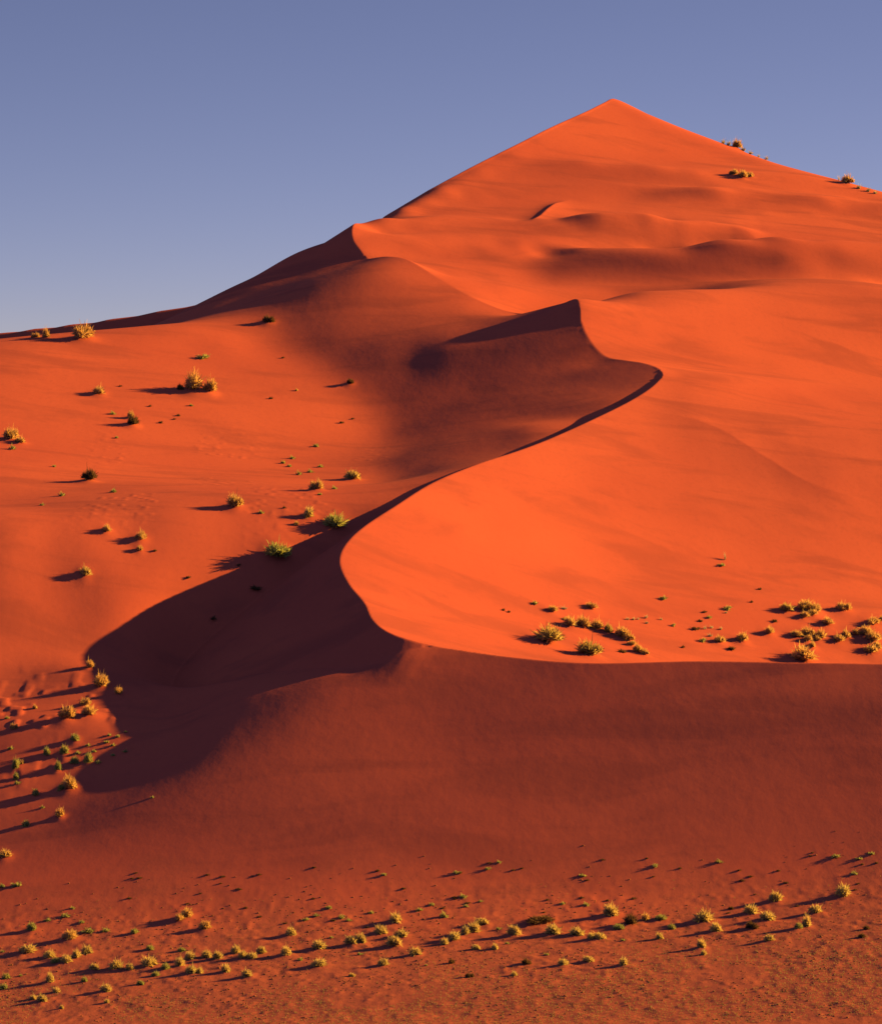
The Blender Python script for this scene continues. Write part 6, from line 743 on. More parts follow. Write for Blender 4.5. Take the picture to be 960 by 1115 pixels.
(2.72, 13.6, 0.68, 0.23, 'tuft', 'brown', 'grass_tuft', 'tiny dark dead tuft among the scattered specks at the dune foot', 'grass tuft', 'dead specks at the dune foot'),
(14.65, 4.8, 0.56, 0.24, 'tuft', 'brown', 'grass_tuft', 'tiny dark dead tuft among the scattered specks at the dune foot', 'grass tuft', 'dead specks at the dune foot'),
(-34.95, 7.2, 0.68, 0.18, 'tuft', 'brown', 'grass_tuft', 'tiny dark dead tuft among the scattered specks at the dune foot', 'grass tuft', 'dead specks at the dune foot'),
(-17.84, 16.4, 0.64, 0.21, 'tuft', 'brown', 'grass_tuft', 'tiny dark dead tuft among the scattered specks at the dune foot', 'grass tuft', 'dead specks at the dune foot'),
(6.86, 16.0, 0.82, 0.2, 'tuft', 'brown', 'grass_tuft', 'tiny dark dead tuft among the scattered specks at the dune foot', 'grass tuft', 'dead specks at the dune foot'),
(-14.64, -1.6, 0.74, 0.24, 'tuft', 'brown', 'grass_tuft', 'tiny dark dead tuft among the scattered specks at the dune foot', 'grass tuft', 'dead specks at the dune foot'),
(11.37, 14.4, 0.53, 0.19, 'tuft', 'brown', 'grass_tuft', 'tiny dark dead tuft among the scattered specks at the dune foot', 'grass tuft', 'dead specks at the dune foot'),
(-8.87, 14.8, 0.7, 0.28, 'tuft', 'brown', 'grass_tuft', 'tiny dark dead tuft among the scattered specks at the dune foot', 'grass tuft', 'dead specks at the dune foot'),
(33.37, 13.2, 0.61, 0.26, 'tuft', 'brown', 'grass_tuft', 'tiny dark dead tuft among the scattered specks at the dune foot', 'grass tuft', 'dead specks at the dune foot'),
(57.29, 4.8, 0.57, 0.21, 'tuft', 'brown', 'grass_tuft', 'tiny dark dead tuft among the scattered specks at the dune foot', 'grass tuft', 'dead specks at the dune foot'),
(-28.1, 11.2, 0.9, 0.19, 'tuft', 'brown', 'grass_tuft', 'tiny dark dead tuft among the scattered specks at the dune foot', 'grass tuft', 'dead specks at the dune foot'),
(1.82, 6.4, 0.92, 0.24, 'tuft', 'brown', 'grass_tuft', 'tiny dark dead tuft among the scattered specks at the dune foot', 'grass tuft', 'dead specks at the dune foot'),
(1.96, 6.0, 0.59, 0.17, 'tuft', 'brown', 'grass_tuft', 'tiny dark dead tuft among the scattered specks at the dune foot', 'grass tuft', 'dead specks at the dune foot'),
(42.93, 10.0, 0.92, 0.18, 'tuft', 'brown', 'grass_tuft', 'tiny dark dead tuft among the scattered specks at the dune foot', 'grass tuft', 'dead specks at the dune foot'),
(-43.25, 10.0, 0.81, 0.28, 'tuft', 'brown', 'grass_tuft', 'tiny dark dead tuft among the scattered specks at the dune foot', 'grass tuft', 'dead specks at the dune foot'),
(22.73, 16.0, 0.74, 0.21, 'tuft', 'brown', 'grass_tuft', 'tiny dark dead tuft among the scattered specks at the dune foot', 'grass tuft', 'dead specks at the dune foot'),
(-24.75, 1.2, 0.8, 0.26, 'tuft', 'brown', 'grass_tuft', 'tiny dark dead tuft among the scattered specks at the dune foot', 'grass tuft', 'dead specks at the dune foot'),
(19.37, 5.2, 0.79, 0.19, 'tuft', 'brown', 'grass_tuft', 'tiny dark dead tuft among the scattered specks at the dune foot', 'grass tuft', 'dead specks at the dune foot'),
(13.99, 0.0, 0.62, 0.18, 'tuft', 'brown', 'grass_tuft', 'tiny dark dead tuft among the scattered specks at the dune foot', 'grass tuft', 'dead specks at the dune foot'),
(-42.98, 18.0, 0.68, 0.17, 'tuft', 'brown', 'grass_tuft', 'tiny dark dead tuft among the scattered specks at the dune foot', 'grass tuft', 'dead specks at the dune foot'),
(26.46, 4.4, 0.91, 0.25, 'tuft', 'brown', 'grass_tuft', 'tiny dark dead tuft among the scattered specks at the dune foot', 'grass tuft', 'dead specks at the dune foot'),
(0.25, 2.8, 0.82, 0.17, 'tuft', 'brown', 'grass_tuft', 'tiny dark dead tuft among the scattered specks at the dune foot', 'grass tuft', 'dead specks at the dune foot'),
(-42.34, 16.4, 0.94, 0.21, 'tuft', 'brown', 'grass_tuft', 'tiny dark dead tuft among the scattered specks at the dune foot', 'grass tuft', 'dead specks at the dune foot'),
(41.57, 12.0, 0.78, 0.21, 'tuft', 'brown', 'grass_tuft', 'tiny dark dead tuft among the scattered specks at the dune foot', 'grass tuft', 'dead specks at the dune foot'),
(41.65, 8.8, 0.93, 0.26, 'tuft', 'brown', 'grass_tuft', 'tiny dark dead tuft among the scattered specks at the dune foot', 'grass tuft', 'dead specks at the dune foot'),
(58.62, 11.2, 0.59, 0.24, 'tuft', 'brown', 'grass_tuft', 'tiny dark dead tuft among the scattered specks at the dune foot', 'grass tuft', 'dead specks at the dune foot'),
(29.56, 11.2, 0.52, 0.19, 'tuft', 'brown', 'grass_tuft', 'tiny dark dead tuft among the scattered specks at the dune foot', 'grass tuft', 'dead specks at the dune foot'),
(60.58, 11.2, 0.62, 0.23, 'tuft', 'brown', 'grass_tuft', 'tiny dark dead tuft among the scattered specks at the dune foot', 'grass tuft', 'dead specks at the dune foot'),
(-32.77, 16.0, 0.86, 0.22, 'tuft', 'brown', 'grass_tuft', 'tiny dark dead tuft among the scattered specks at the dune foot', 'grass tuft', 'dead specks at the dune foot'),
(-21.12, -2.0, 0.57, 0.24, 'tuft', 'brown', 'grass_tuft', 'tiny dark dead tuft among the scattered specks at the dune foot', 'grass tuft', 'dead specks at the dune foot'),
(28.9, 16.0, 0.49, 0.26, 'tuft', 'brown', 'grass_tuft', 'tiny dark dead tuft among the scattered specks at the dune foot', 'grass tuft', 'dead specks at the dune foot'),
(-30.64, 15.2, 0.9, 0.23, 'tuft', 'brown', 'grass_tuft', 'tiny dark dead tuft among the scattered specks at the dune foot', 'grass tuft', 'dead specks at the dune foot'),
(48.22, -2.8, 0.8, 0.17, 'tuft', 'brown', 'grass_tuft', 'tiny dark dead tuft among the scattered specks at the dune foot', 'grass tuft', 'dead specks at the dune foot'),
(10.14, 14.0, 0.54, 0.22, 'tuft', 'brown', 'grass_tuft', 'tiny dark dead tuft among the scattered specks at the dune foot', 'grass tuft', 'dead specks at the dune foot'),
(38.82, -4.0, 0.69, 0.22, 'tuft', 'brown', 'grass_tuft', 'tiny dark dead tuft among the scattered specks at the dune foot', 'grass tuft', 'dead specks at the dune foot'),
(47.58, 7.2, 0.87, 0.22, 'tuft', 'brown', 'grass_tuft', 'tiny dark dead tuft among the scattered specks at the dune foot', 'grass tuft', 'dead specks at the dune foot'),
(56.62, 2.4, 0.67, 0.18, 'tuft', 'brown', 'grass_tuft', 'tiny dark dead tuft among the scattered specks at the dune foot', 'grass tuft', 'dead specks at the dune foot'),
(52.11, 15.6, 0.48, 0.16, 'tuft', 'brown', 'grass_tuft', 'tiny dark dead tuft among the scattered specks at the dune foot', 'grass tuft', 'dead specks at the dune foot'),
(43.02, 3.6, 0.47, 0.17, 'tuft', 'brown', 'grass_tuft', 'tiny dark dead tuft among the scattered specks at the dune foot', 'grass tuft', 'dead specks at the dune foot'),
(-26.83, 4.8, 0.62, 0.26, 'tuft', 'brown', 'grass_tuft', 'tiny dark dead tuft among the scattered specks at the dune foot', 'grass tuft', 'dead specks at the dune foot'),
(55.79, 4.0, 0.68, 0.27, 'tuft', 'brown', 'grass_tuft', 'tiny dark dead tuft among the scattered specks at the dune foot', 'grass tuft', 'dead specks at the dune foot'),
(-15.67, 4.0, 0.46, 0.19, 'tuft', 'brown', 'grass_tuft', 'tiny dark dead tuft among the scattered specks at the dune foot', 'grass tuft', 'dead specks at the dune foot'),
(22.82, 4.0, 0.66, 0.22, 'tuft', 'brown', 'grass_tuft', 'tiny dark dead tuft among the scattered specks at the dune foot', 'grass tuft', 'dead specks at the dune foot'),
(18.88, 129.2, 1.73, 0.83, 'bush', 'gold', 'desert_bush', 'medium golden bush on the left of the sunlit shelf, first from left', 'bush', 'plants on the sunlit shelf'),
(25.95, 136.8, 2.07, 0.84, 'bush', 'gold', 'desert_bush', 'medium golden bush on the left of the sunlit shelf, fourth from left', 'bush', 'plants on the sunlit shelf'),
(22.17, 124.4, 2.19, 1.37, 'bush', 'gold', 'desert_bush', 'medium golden bush on the left of the sunlit shelf, second from left', 'bush', 'plants on the sunlit shelf'),
(24.1, 126.0, 2.35, 1.51, 'bush', 'gold', 'desert_bush', 'medium golden bush on the left of the sunlit shelf, third from left', 'bush', 'plants on the sunlit shelf'),
(26.81, 127.2, 2.2, 1.38, 'bush', 'gold', 'desert_bush', 'medium golden bush on the left of the sunlit shelf, fifth from left', 'bush', 'plants on the sunlit shelf'),
(30.54, 126.4, 2.19, 1.38, 'bush', 'gold', 'desert_bush', 'medium golden bush on the left of the sunlit shelf, sixth from left', 'bush', 'plants on the sunlit shelf'),
(31.89, 125.2, 2.03, 1.24, 'bush', 'gold', 'desert_bush', 'medium golden bush on the left of the sunlit shelf, seventh from left', 'bush', 'plants on the sunlit shelf'),
(33.06, 118.0, 2.01, 1.09, 'bush', 'gold', 'desert_bush', 'medium golden bush on the left of the sunlit shelf, eighth from left', 'bush', 'plants on the sunlit shelf'),
(34.23, 116.8, 1.39, 0.81, 'bush', 'gold', 'desert_bush', 'small golden bush on the left of the sunlit shelf, second from left', 'bush', 'plants on the sunlit shelf'),
(32.23, 122.8, 1.4, 0.69, 'bush', 'gold', 'desert_bush', 'small golden bush on the left of the sunlit shelf, first from left', 'bush', 'plants on the sunlit shelf'),
(62.8, 137.6, 4.62, 2.1, 'bush', 'gold', 'desert_bush', 'widest golden bush, sitting right on the lip of the sunlit shelf', 'bush', 'plants on the sunlit shelf'),
(48.3, 137.6, 1.91, 0.98, 'bush', 'gold', 'desert_bush', 'medium golden bush mid sunlit shelf, first from left', 'bush', 'plants on the sunlit shelf'),
(52.55, 140.8, 2.08, 1.27, 'bush', 'gold', 'desert_bush', 'medium golden bush mid sunlit shelf, second from left', 'bush', 'plants on the sunlit shelf'),
(57.76, 147.2, 1.78, 1.0, 'bush', 'gold', 'desert_bush', 'medium golden bush mid sunlit shelf, third from left', 'bush', 'plants on the sunlit shelf'),
(65.58, 160.8, 2.97, 1.45, 'bush', 'gold', 'desert_bush', 'large golden bush on the right of the sunlit shelf, first from left', 'bush', 'plants on the sunlit shelf'),
(67.4, 160.8, 2.31, 1.31, 'bush', 'gold', 'desert_bush', 'medium golden bush on the right of the sunlit shelf, fifth from left', 'bush', 'plants on the sunlit shelf'),
(64.9, 157.2, 1.81, 0.87, 'bush', 'gold', 'desert_bush', 'medium golden bush on the right of the sunlit shelf, second from left', 'bush', 'plants on the sunlit shelf'),
(66.7, 158.8, 1.81, 0.87, 'bush', 'gold', 'desert_bush', 'medium golden bush on the right of the sunlit shelf, fourth from left', 'bush', 'plants on the sunlit shelf'),
(69.13, 156.8, 2.3, 1.01, 'bush', 'gold', 'desert_bush', 'medium golden bush on the right of the sunlit shelf, seventh from left', 'bush', 'plants on the sunlit shelf'),
(72.8, 164.8, 2.83, 1.17, 'bush', 'gold', 'desert_bush', 'large golden bush on the right of the sunlit shelf, second from left', 'bush', 'plants on the sunlit shelf'),
(62.93, 148.8, 2.27, 0.86, 'bush', 'gold', 'desert_bush', 'medium golden bush on the right of the sunlit shelf, first from left', 'bush', 'plants on the sunlit shelf'),
(65.0, 150.0, 2.28, 1.29, 'bush', 'gold', 'desert_bush', 'medium golden bush on the right of the sunlit shelf, third from left', 'bush', 'plants on the sunlit shelf'),
(64.6, 147.6, 1.46, 0.9, 'bush', 'gold', 'desert_bush', 'small golden bush on the right of the sunlit shelf, first from left', 'bush', 'plants on the sunlit shelf'),
(67.48, 150.4, 2.11, 1.29, 'bush', 'gold', 'desert_bush', 'medium golden bush on the right of the sunlit shelf, sixth from left', 'bush', 'plants on the sunlit shelf'),
(66.5, 148.8, 1.14, 0.7, 'bush', 'gold', 'desert_bush', 'small golden bush on the right of the sunlit shelf, third from left', 'bush', 'plants on the sunlit shelf'),
(65.21, 145.6, 1.45, 0.89, 'bush', 'gold', 'desert_bush', 'small golden bush on the right of the sunlit shelf, second from left', 'bush', 'plants on the sunlit shelf'),
(72.02, 153.2, 1.8, 1.15, 'bush', 'gold', 'desert_bush', 'medium golden bush on the right of the sunlit shelf, ninth from left', 'bush', 'plants on the sunlit shelf'),
(70.29, 150.8, 2.12, 1.0, 'bush', 'gold', 'desert_bush', 'medium golden bush on the right of the sunlit shelf, eighth from left', 'bush', 'plants on the sunlit shelf'),
(74.04, 155.2, 1.47, 0.86, 'bush', 'gold', 'desert_bush', 'small golden bush on the right of the sunlit shelf, fourth from left', 'bush', 'plants on the sunlit shelf'),
(76.1, 156.0, 2.62, 1.3, 'bush', 'gold', 'desert_bush', 'large golden bush on the right of the sunlit shelf, third from left', 'bush', 'plants on the sunlit shelf'),
(77.06, 154.4, 2.45, 1.44, 'bush', 'gold', 'desert_bush', 'medium golden bush on the right of the sunlit shelf, eleventh from left', 'bush', 'plants on the sunlit shelf'),
(76.0, 149.6, 2.44, 1.14, 'bush', 'gold', 'desert_bush', 'medium golden bush on the right of the sunlit shelf, tenth from left', 'bush', 'plants on the sunlit shelf'),
(77.33, 151.2, 1.63, 1.29, 'bush', 'gold', 'desert_bush', 'small golden bush on the right of the sunlit shelf, fifth from left', 'bush', 'plants on the sunlit shelf'),
(77.48, 160.8, 2.97, 1.02, 'bush', 'gold', 'desert_bush', 'large golden bush on the right of the sunlit shelf, fourth from left', 'bush', 'plants on the sunlit shelf'),
(79.37, 162.8, 1.16, 0.73, 'bush', 'gold', 'desert_bush', 'small golden bush on the right of the sunlit shelf, sixth from left', 'bush', 'plants on the sunlit shelf'),
(17.31, 107.2, 4.86, 2.14, 'bush', 'olive', 'desert_bush', 'largest olive bush near the curved lip, lowest of the shelf cluster', 'bush', 'plants on the sunlit shelf'),
(24.61, 104.0, 3.47, 1.99, 'bush', 'olive', 'desert_bush', 'large dark olive bush nearest the lip under the line of golden bushes', 'bush', 'plants on the sunlit shelf'),
(28.52, 126.8, 1.72, 1.24, 'bush', 'olive', 'desert_bush', 'dark bush in the middle of the line of golden bushes', 'bush', 'plants on the sunlit shelf'),
(62.26, 158.8, 2.64, 1.16, 'bush', 'olive', 'desert_bush', 'only large olive bush on the right of the sunlit shelf', 'bush', 'plants on the sunlit shelf'),
(16.07, 130.0, 1.26, 0.69, 'tuft', 'green', 'grass_tuft', 'small green grass tuft on the left of the sunlit shelf, first from left', 'grass tuft', 'plants on the sunlit shelf'),
(21.18, 127.6, 1.1, 0.55, 'tuft', 'green', 'grass_tuft', 'small green grass tuft on the left of the sunlit shelf, second from left', 'grass tuft', 'plants on the sunlit shelf'),
(39.4, 151.2, 1.63, 0.72, 'tuft', 'green', 'grass_tuft', 'small green grass tuft mid sunlit shelf, first from left', 'grass tuft', 'plants on the sunlit shelf'),
(51.61, 176.8, 1.35, 0.6, 'tuft', 'green', 'grass_tuft', 'small green grass tuft mid sunlit shelf, fourth from left', 'grass tuft', 'plants on the sunlit shelf'),
(50.98, 153.6, 1.63, 0.72, 'tuft', 'green', 'grass_tuft', 'small green grass tuft mid sunlit shelf, fifth from left', 'grass tuft', 'plants on the sunlit shelf'),
(47.27, 147.6, 1.13, 0.57, 'tuft', 'green', 'grass_tuft', 'small green grass tuft mid sunlit shelf, third from left', 'grass tuft', 'plants on the sunlit shelf'),
(40.48, 140.0, 0.8, 0.56, 'tuft', 'green', 'grass_tuft', 'tiny green grass tuft mid sunlit shelf', 'grass tuft', 'tiny green plants mid sunlit shelf'),
(45.34, 136.4, 1.27, 0.7, 'tuft', 'green', 'grass_tuft', 'small green grass tuft mid sunlit shelf, second from left', 'grass tuft', 'plants on the sunlit shelf'),
(21.19, 132.4, 1.26, 0.7, 'wisp', 'pale', 'dry_grass_clump', 'only small pale dry wispy grass clump on the left of the sunlit shelf', 'dry grass', 'plants on the sunlit shelf'),
(32.32, 136.8, 0.8, 0.56, 'wisp', 'pale', 'dry_grass_clump', 'tiny pale dry wispy grass clump on the left of the sunlit shelf', 'dry grass', 'tiny pale dry plants on the left of the sunlit shelf'),
(33.47, 137.6, 0.8, 0.56, 'wisp', 'pale', 'dry_grass_clump', 'tiny pale dry wispy grass clump on the left of the sunlit shelf', 'dry grass', 'tiny pale dry plants on the left of the sunlit shelf'),
(34.31, 138.4, 0.64, 0.42, 'wisp', 'pale', 'dry_grass_clump', 'tiny pale dry wispy grass clump on the left of the sunlit shelf', 'dry grass', 'tiny pale dry plants on the left of the sunlit shelf'),
(35.68, 140.0, 0.8, 0.7, 'wisp', 'pale', 'dry_grass_clump', 'tiny pale dry wispy grass clump on the left of the sunlit shelf', 'dry grass', 'tiny pale dry plants on the left of the sunlit shelf'),
(35.71, 137.6, 0.8, 0.56, 'wisp', 'pale', 'dry_grass_clump', 'tiny pale dry wispy grass clump on the left of the sunlit shelf', 'dry grass', 'tiny pale dry plants on the left of the sunlit shelf'),
(38.47, 141.2, 0.64, 0.56, 'wisp', 'pale', 'dry_grass_clump', 'tiny pale dry wispy grass clump mid sunlit shelf', 'dry grass', 'tiny pale dry plants mid sunlit shelf'),
(46.09, 142.4, 0.8, 0.71, 'wisp', 'pale', 'dry_grass_clump', 'tiny pale dry wispy grass clump mid sunlit shelf', 'dry grass', 'tiny pale dry plants mid sunlit shelf'),
(47.47, 143.6, 0.8, 0.57, 'wisp', 'pale', 'dry_grass_clump', 'tiny pale dry wispy grass clump mid sunlit shelf', 'dry grass', 'tiny pale dry plants mid sunlit shelf'),
(49.11, 144.0, 0.81, 0.57, 'wisp', 'pale', 'dry_grass_clump', 'tiny pale dry wispy grass clump mid sunlit shelf', 'dry grass', 'tiny pale dry plants mid sunlit shelf'),
(52.5, 179.6, 0.68, 1.64, 'wisp', 'pale', 'dry_grass_clump', 'thin tall pale stalk standing alone high on the sunlit slope', 'dry grass', 'plants on the sunlit shelf'),
(46.85, 139.6, 0.96, 0.7, 'wisp', 'pale', 'dry_grass_clump', 'only tiny pale dry wispy grass clump mid sunlit shelf', 'dry grass', 'plants on the sunlit shelf'),
(50.5, 151.6, 0.65, 0.43, 'wisp', 'pale', 'dry_grass_clump', 'tiny pale dry wispy grass clump mid sunlit shelf', 'dry grass', 'tiny pale dry plants mid sunlit shelf'),
(44.4, 141.2, 1.44, 0.56, 'tuft', 'brown', 'grass_tuft', 'small dark brown grass tuft mid sunlit shelf, first from left', 'grass tuft', 'plants on the sunlit shelf'),
(50.21, 135.6, 1.59, 0.7, 'tuft', 'brown', 'grass_tuft', 'small dark brown grass tuft mid sunlit shelf, second from left', 'grass tuft', 'plants on the sunlit shelf'),
(59.24, 152.8, 1.14, 0.57, 'tuft', 'brown', 'grass_tuft', 'small dark brown grass tuft mid sunlit shelf, third from left', 'grass tuft', 'plants on the sunlit shelf'),
(41.45, 130.4, 0.79, 0.42, 'tuft', 'brown', 'grass_tuft', 'tiny dark brown grass tuft mid sunlit shelf', 'grass tuft', 'tiny dark brown plants mid sunlit shelf'),
(46.61, 149.6, 0.97, 0.43, 'tuft', 'brown', 'grass_tuft', 'only tiny dark brown grass tuft mid sunlit shelf', 'grass tuft', 'plants on the sunlit shelf'),
(10.57, 121.6, 0.62, 0.41, 'tuft', 'brown', 'grass_tuft', 'tiny dark brown grass tuft on the left of the sunlit shelf', 'grass tuft', 'tiny dark brown plants on the left of the sunlit shelf'),
(11.5, 121.6, 0.62, 0.41, 'tuft', 'brown', 'grass_tuft', 'tiny dark brown grass tuft on the left of the sunlit shelf', 'grass tuft', 'tiny dark brown plants on the left of the sunlit shelf'),
(30.3, 115.2, 1.38, 0.54, 'tuft', 'brown', 'grass_tuft', 'only small dark brown grass tuft on the left of the sunlit shelf', 'grass tuft', 'plants on the sunlit shelf'),
(55.8, 160.4, 0.66, 0.44, 'tuft', 'brown', 'grass_tuft', 'tiny dark brown grass tuft mid sunlit shelf', 'grass tuft', 'tiny dark brown plants mid sunlit shelf'),
(58.16, 170.4, 0.67, 0.44, 'tuft', 'brown', 'grass_tuft', 'tiny dark brown grass tuft mid sunlit shelf', 'grass tuft', 'tiny dark brown plants mid sunlit shelf'),
(45.49, 145.2, 0.81, 0.43, 'tuft', 'brown', 'grass_tuft', 'tiny dark brown grass tuft mid sunlit shelf', 'grass tuft', 'tiny dark brown plants mid sunlit shelf'),
(82.43, 574.0, 1.61, 1.42, 'wisp', 'pale', 'dry_grass_clump', 'tiny pale dry wispy grass clump on the skyline by the summit, first from left', 'dry grass', 'tiny pale dry plants on the skyline by the summit'),
(83.98, 573.2, 1.61, 1.42, 'wisp', 'pale', 'dry_grass_clump', 'tiny pale dry wispy grass clump on the skyline by the summit, second from left', 'dry grass', 'tiny pale dry plants on the skyline by the summit'),
(88.07, 570.8, 1.87, 1.41, 'wisp', 'pale', 'dry_grass_clump', 'only small pale dry wispy grass clump on the skyline by the summit', 'dry grass', 'plants on the summit skyline'),
(90.08, 569.2, 1.6, 1.18, 'wisp', 'pale', 'dry_grass_clump', 'tiny pale dry wispy grass clump on the skyline by the summit, third from left', 'dry grass', 'tiny pale dry plants on the skyline by the summit'),
(94.31, 565.6, 1.33, 1.41, 'wisp', 'pale', 'dry_grass_clump', 'tiny pale dry wispy grass clump on the skyline by the summit', 'dry grass', 'tiny pale dry plants on the skyline by the summit'),
(92.31, 567.2, 1.33, 0.94, 'wisp', 'pale', 'dry_grass_clump', 'tiny pale dry wispy grass clump on the skyline by the summit', 'dry grass', 'tiny pale dry plants on the skyline by the summit'),
(111.84, 533.2, 1.03, 1.59, 'wisp', 'pale', 'dry_grass_clump', 'tiny pale dry wispy grass clump on the far right skyline', 'dry grass', 'tiny pale dry plants on the far right skyline'),
(116.66, 525.6, 1.79, 1.35, 'wisp', 'pale', 'dry_grass_clump', 'small pale dry wispy grass clump on the far right skyline, first from left', 'dry grass', 'plants on the summit skyline'),
(119.04, 524.0, 1.79, 1.35, 'wisp', 'pale', 'dry_grass_clump', 'small pale dry wispy grass clump on the far right skyline, second from left', 'dry grass', 'plants on the summit skyline'),
(120.95, 522.8, 1.53, 1.13, 'wisp', 'pale', 'dry_grass_clump', 'only tiny pale dry wispy grass clump on the far right skyline', 'dry grass', 'plants on the summit skyline'),
(86.3, 572.0, 2.68, 2.12, 'bush', 'gold', 'desert_bush', 'tallest golden bush on the skyline to the right of the summit', 'bush', 'plants on the summit skyline'),
(80.84, 516.8, 2.29, 1.34, 'bush', 'gold', 'desert_bush', 'small golden bush on the summit face, first from left', 'bush', 'plants on the summit skyline'),
(83.31, 516.0, 2.79, 1.56, 'bush', 'gold', 'desert_bush', 'only medium golden bush on the summit face', 'bush', 'plants on the summit skyline'),
(85.77, 518.0, 2.04, 1.12, 'bush', 'gold', 'desert_bush', 'small golden bush on the summit face, second from left', 'bush', 'plants on the summit skyline'),
(113.98, 529.2, 3.34, 2.04, 'bush', 'gold', 'desert_bush', 'dark-based golden bush on the skyline at the far right shoulder', 'bush', 'plants on the summit skyline'),]
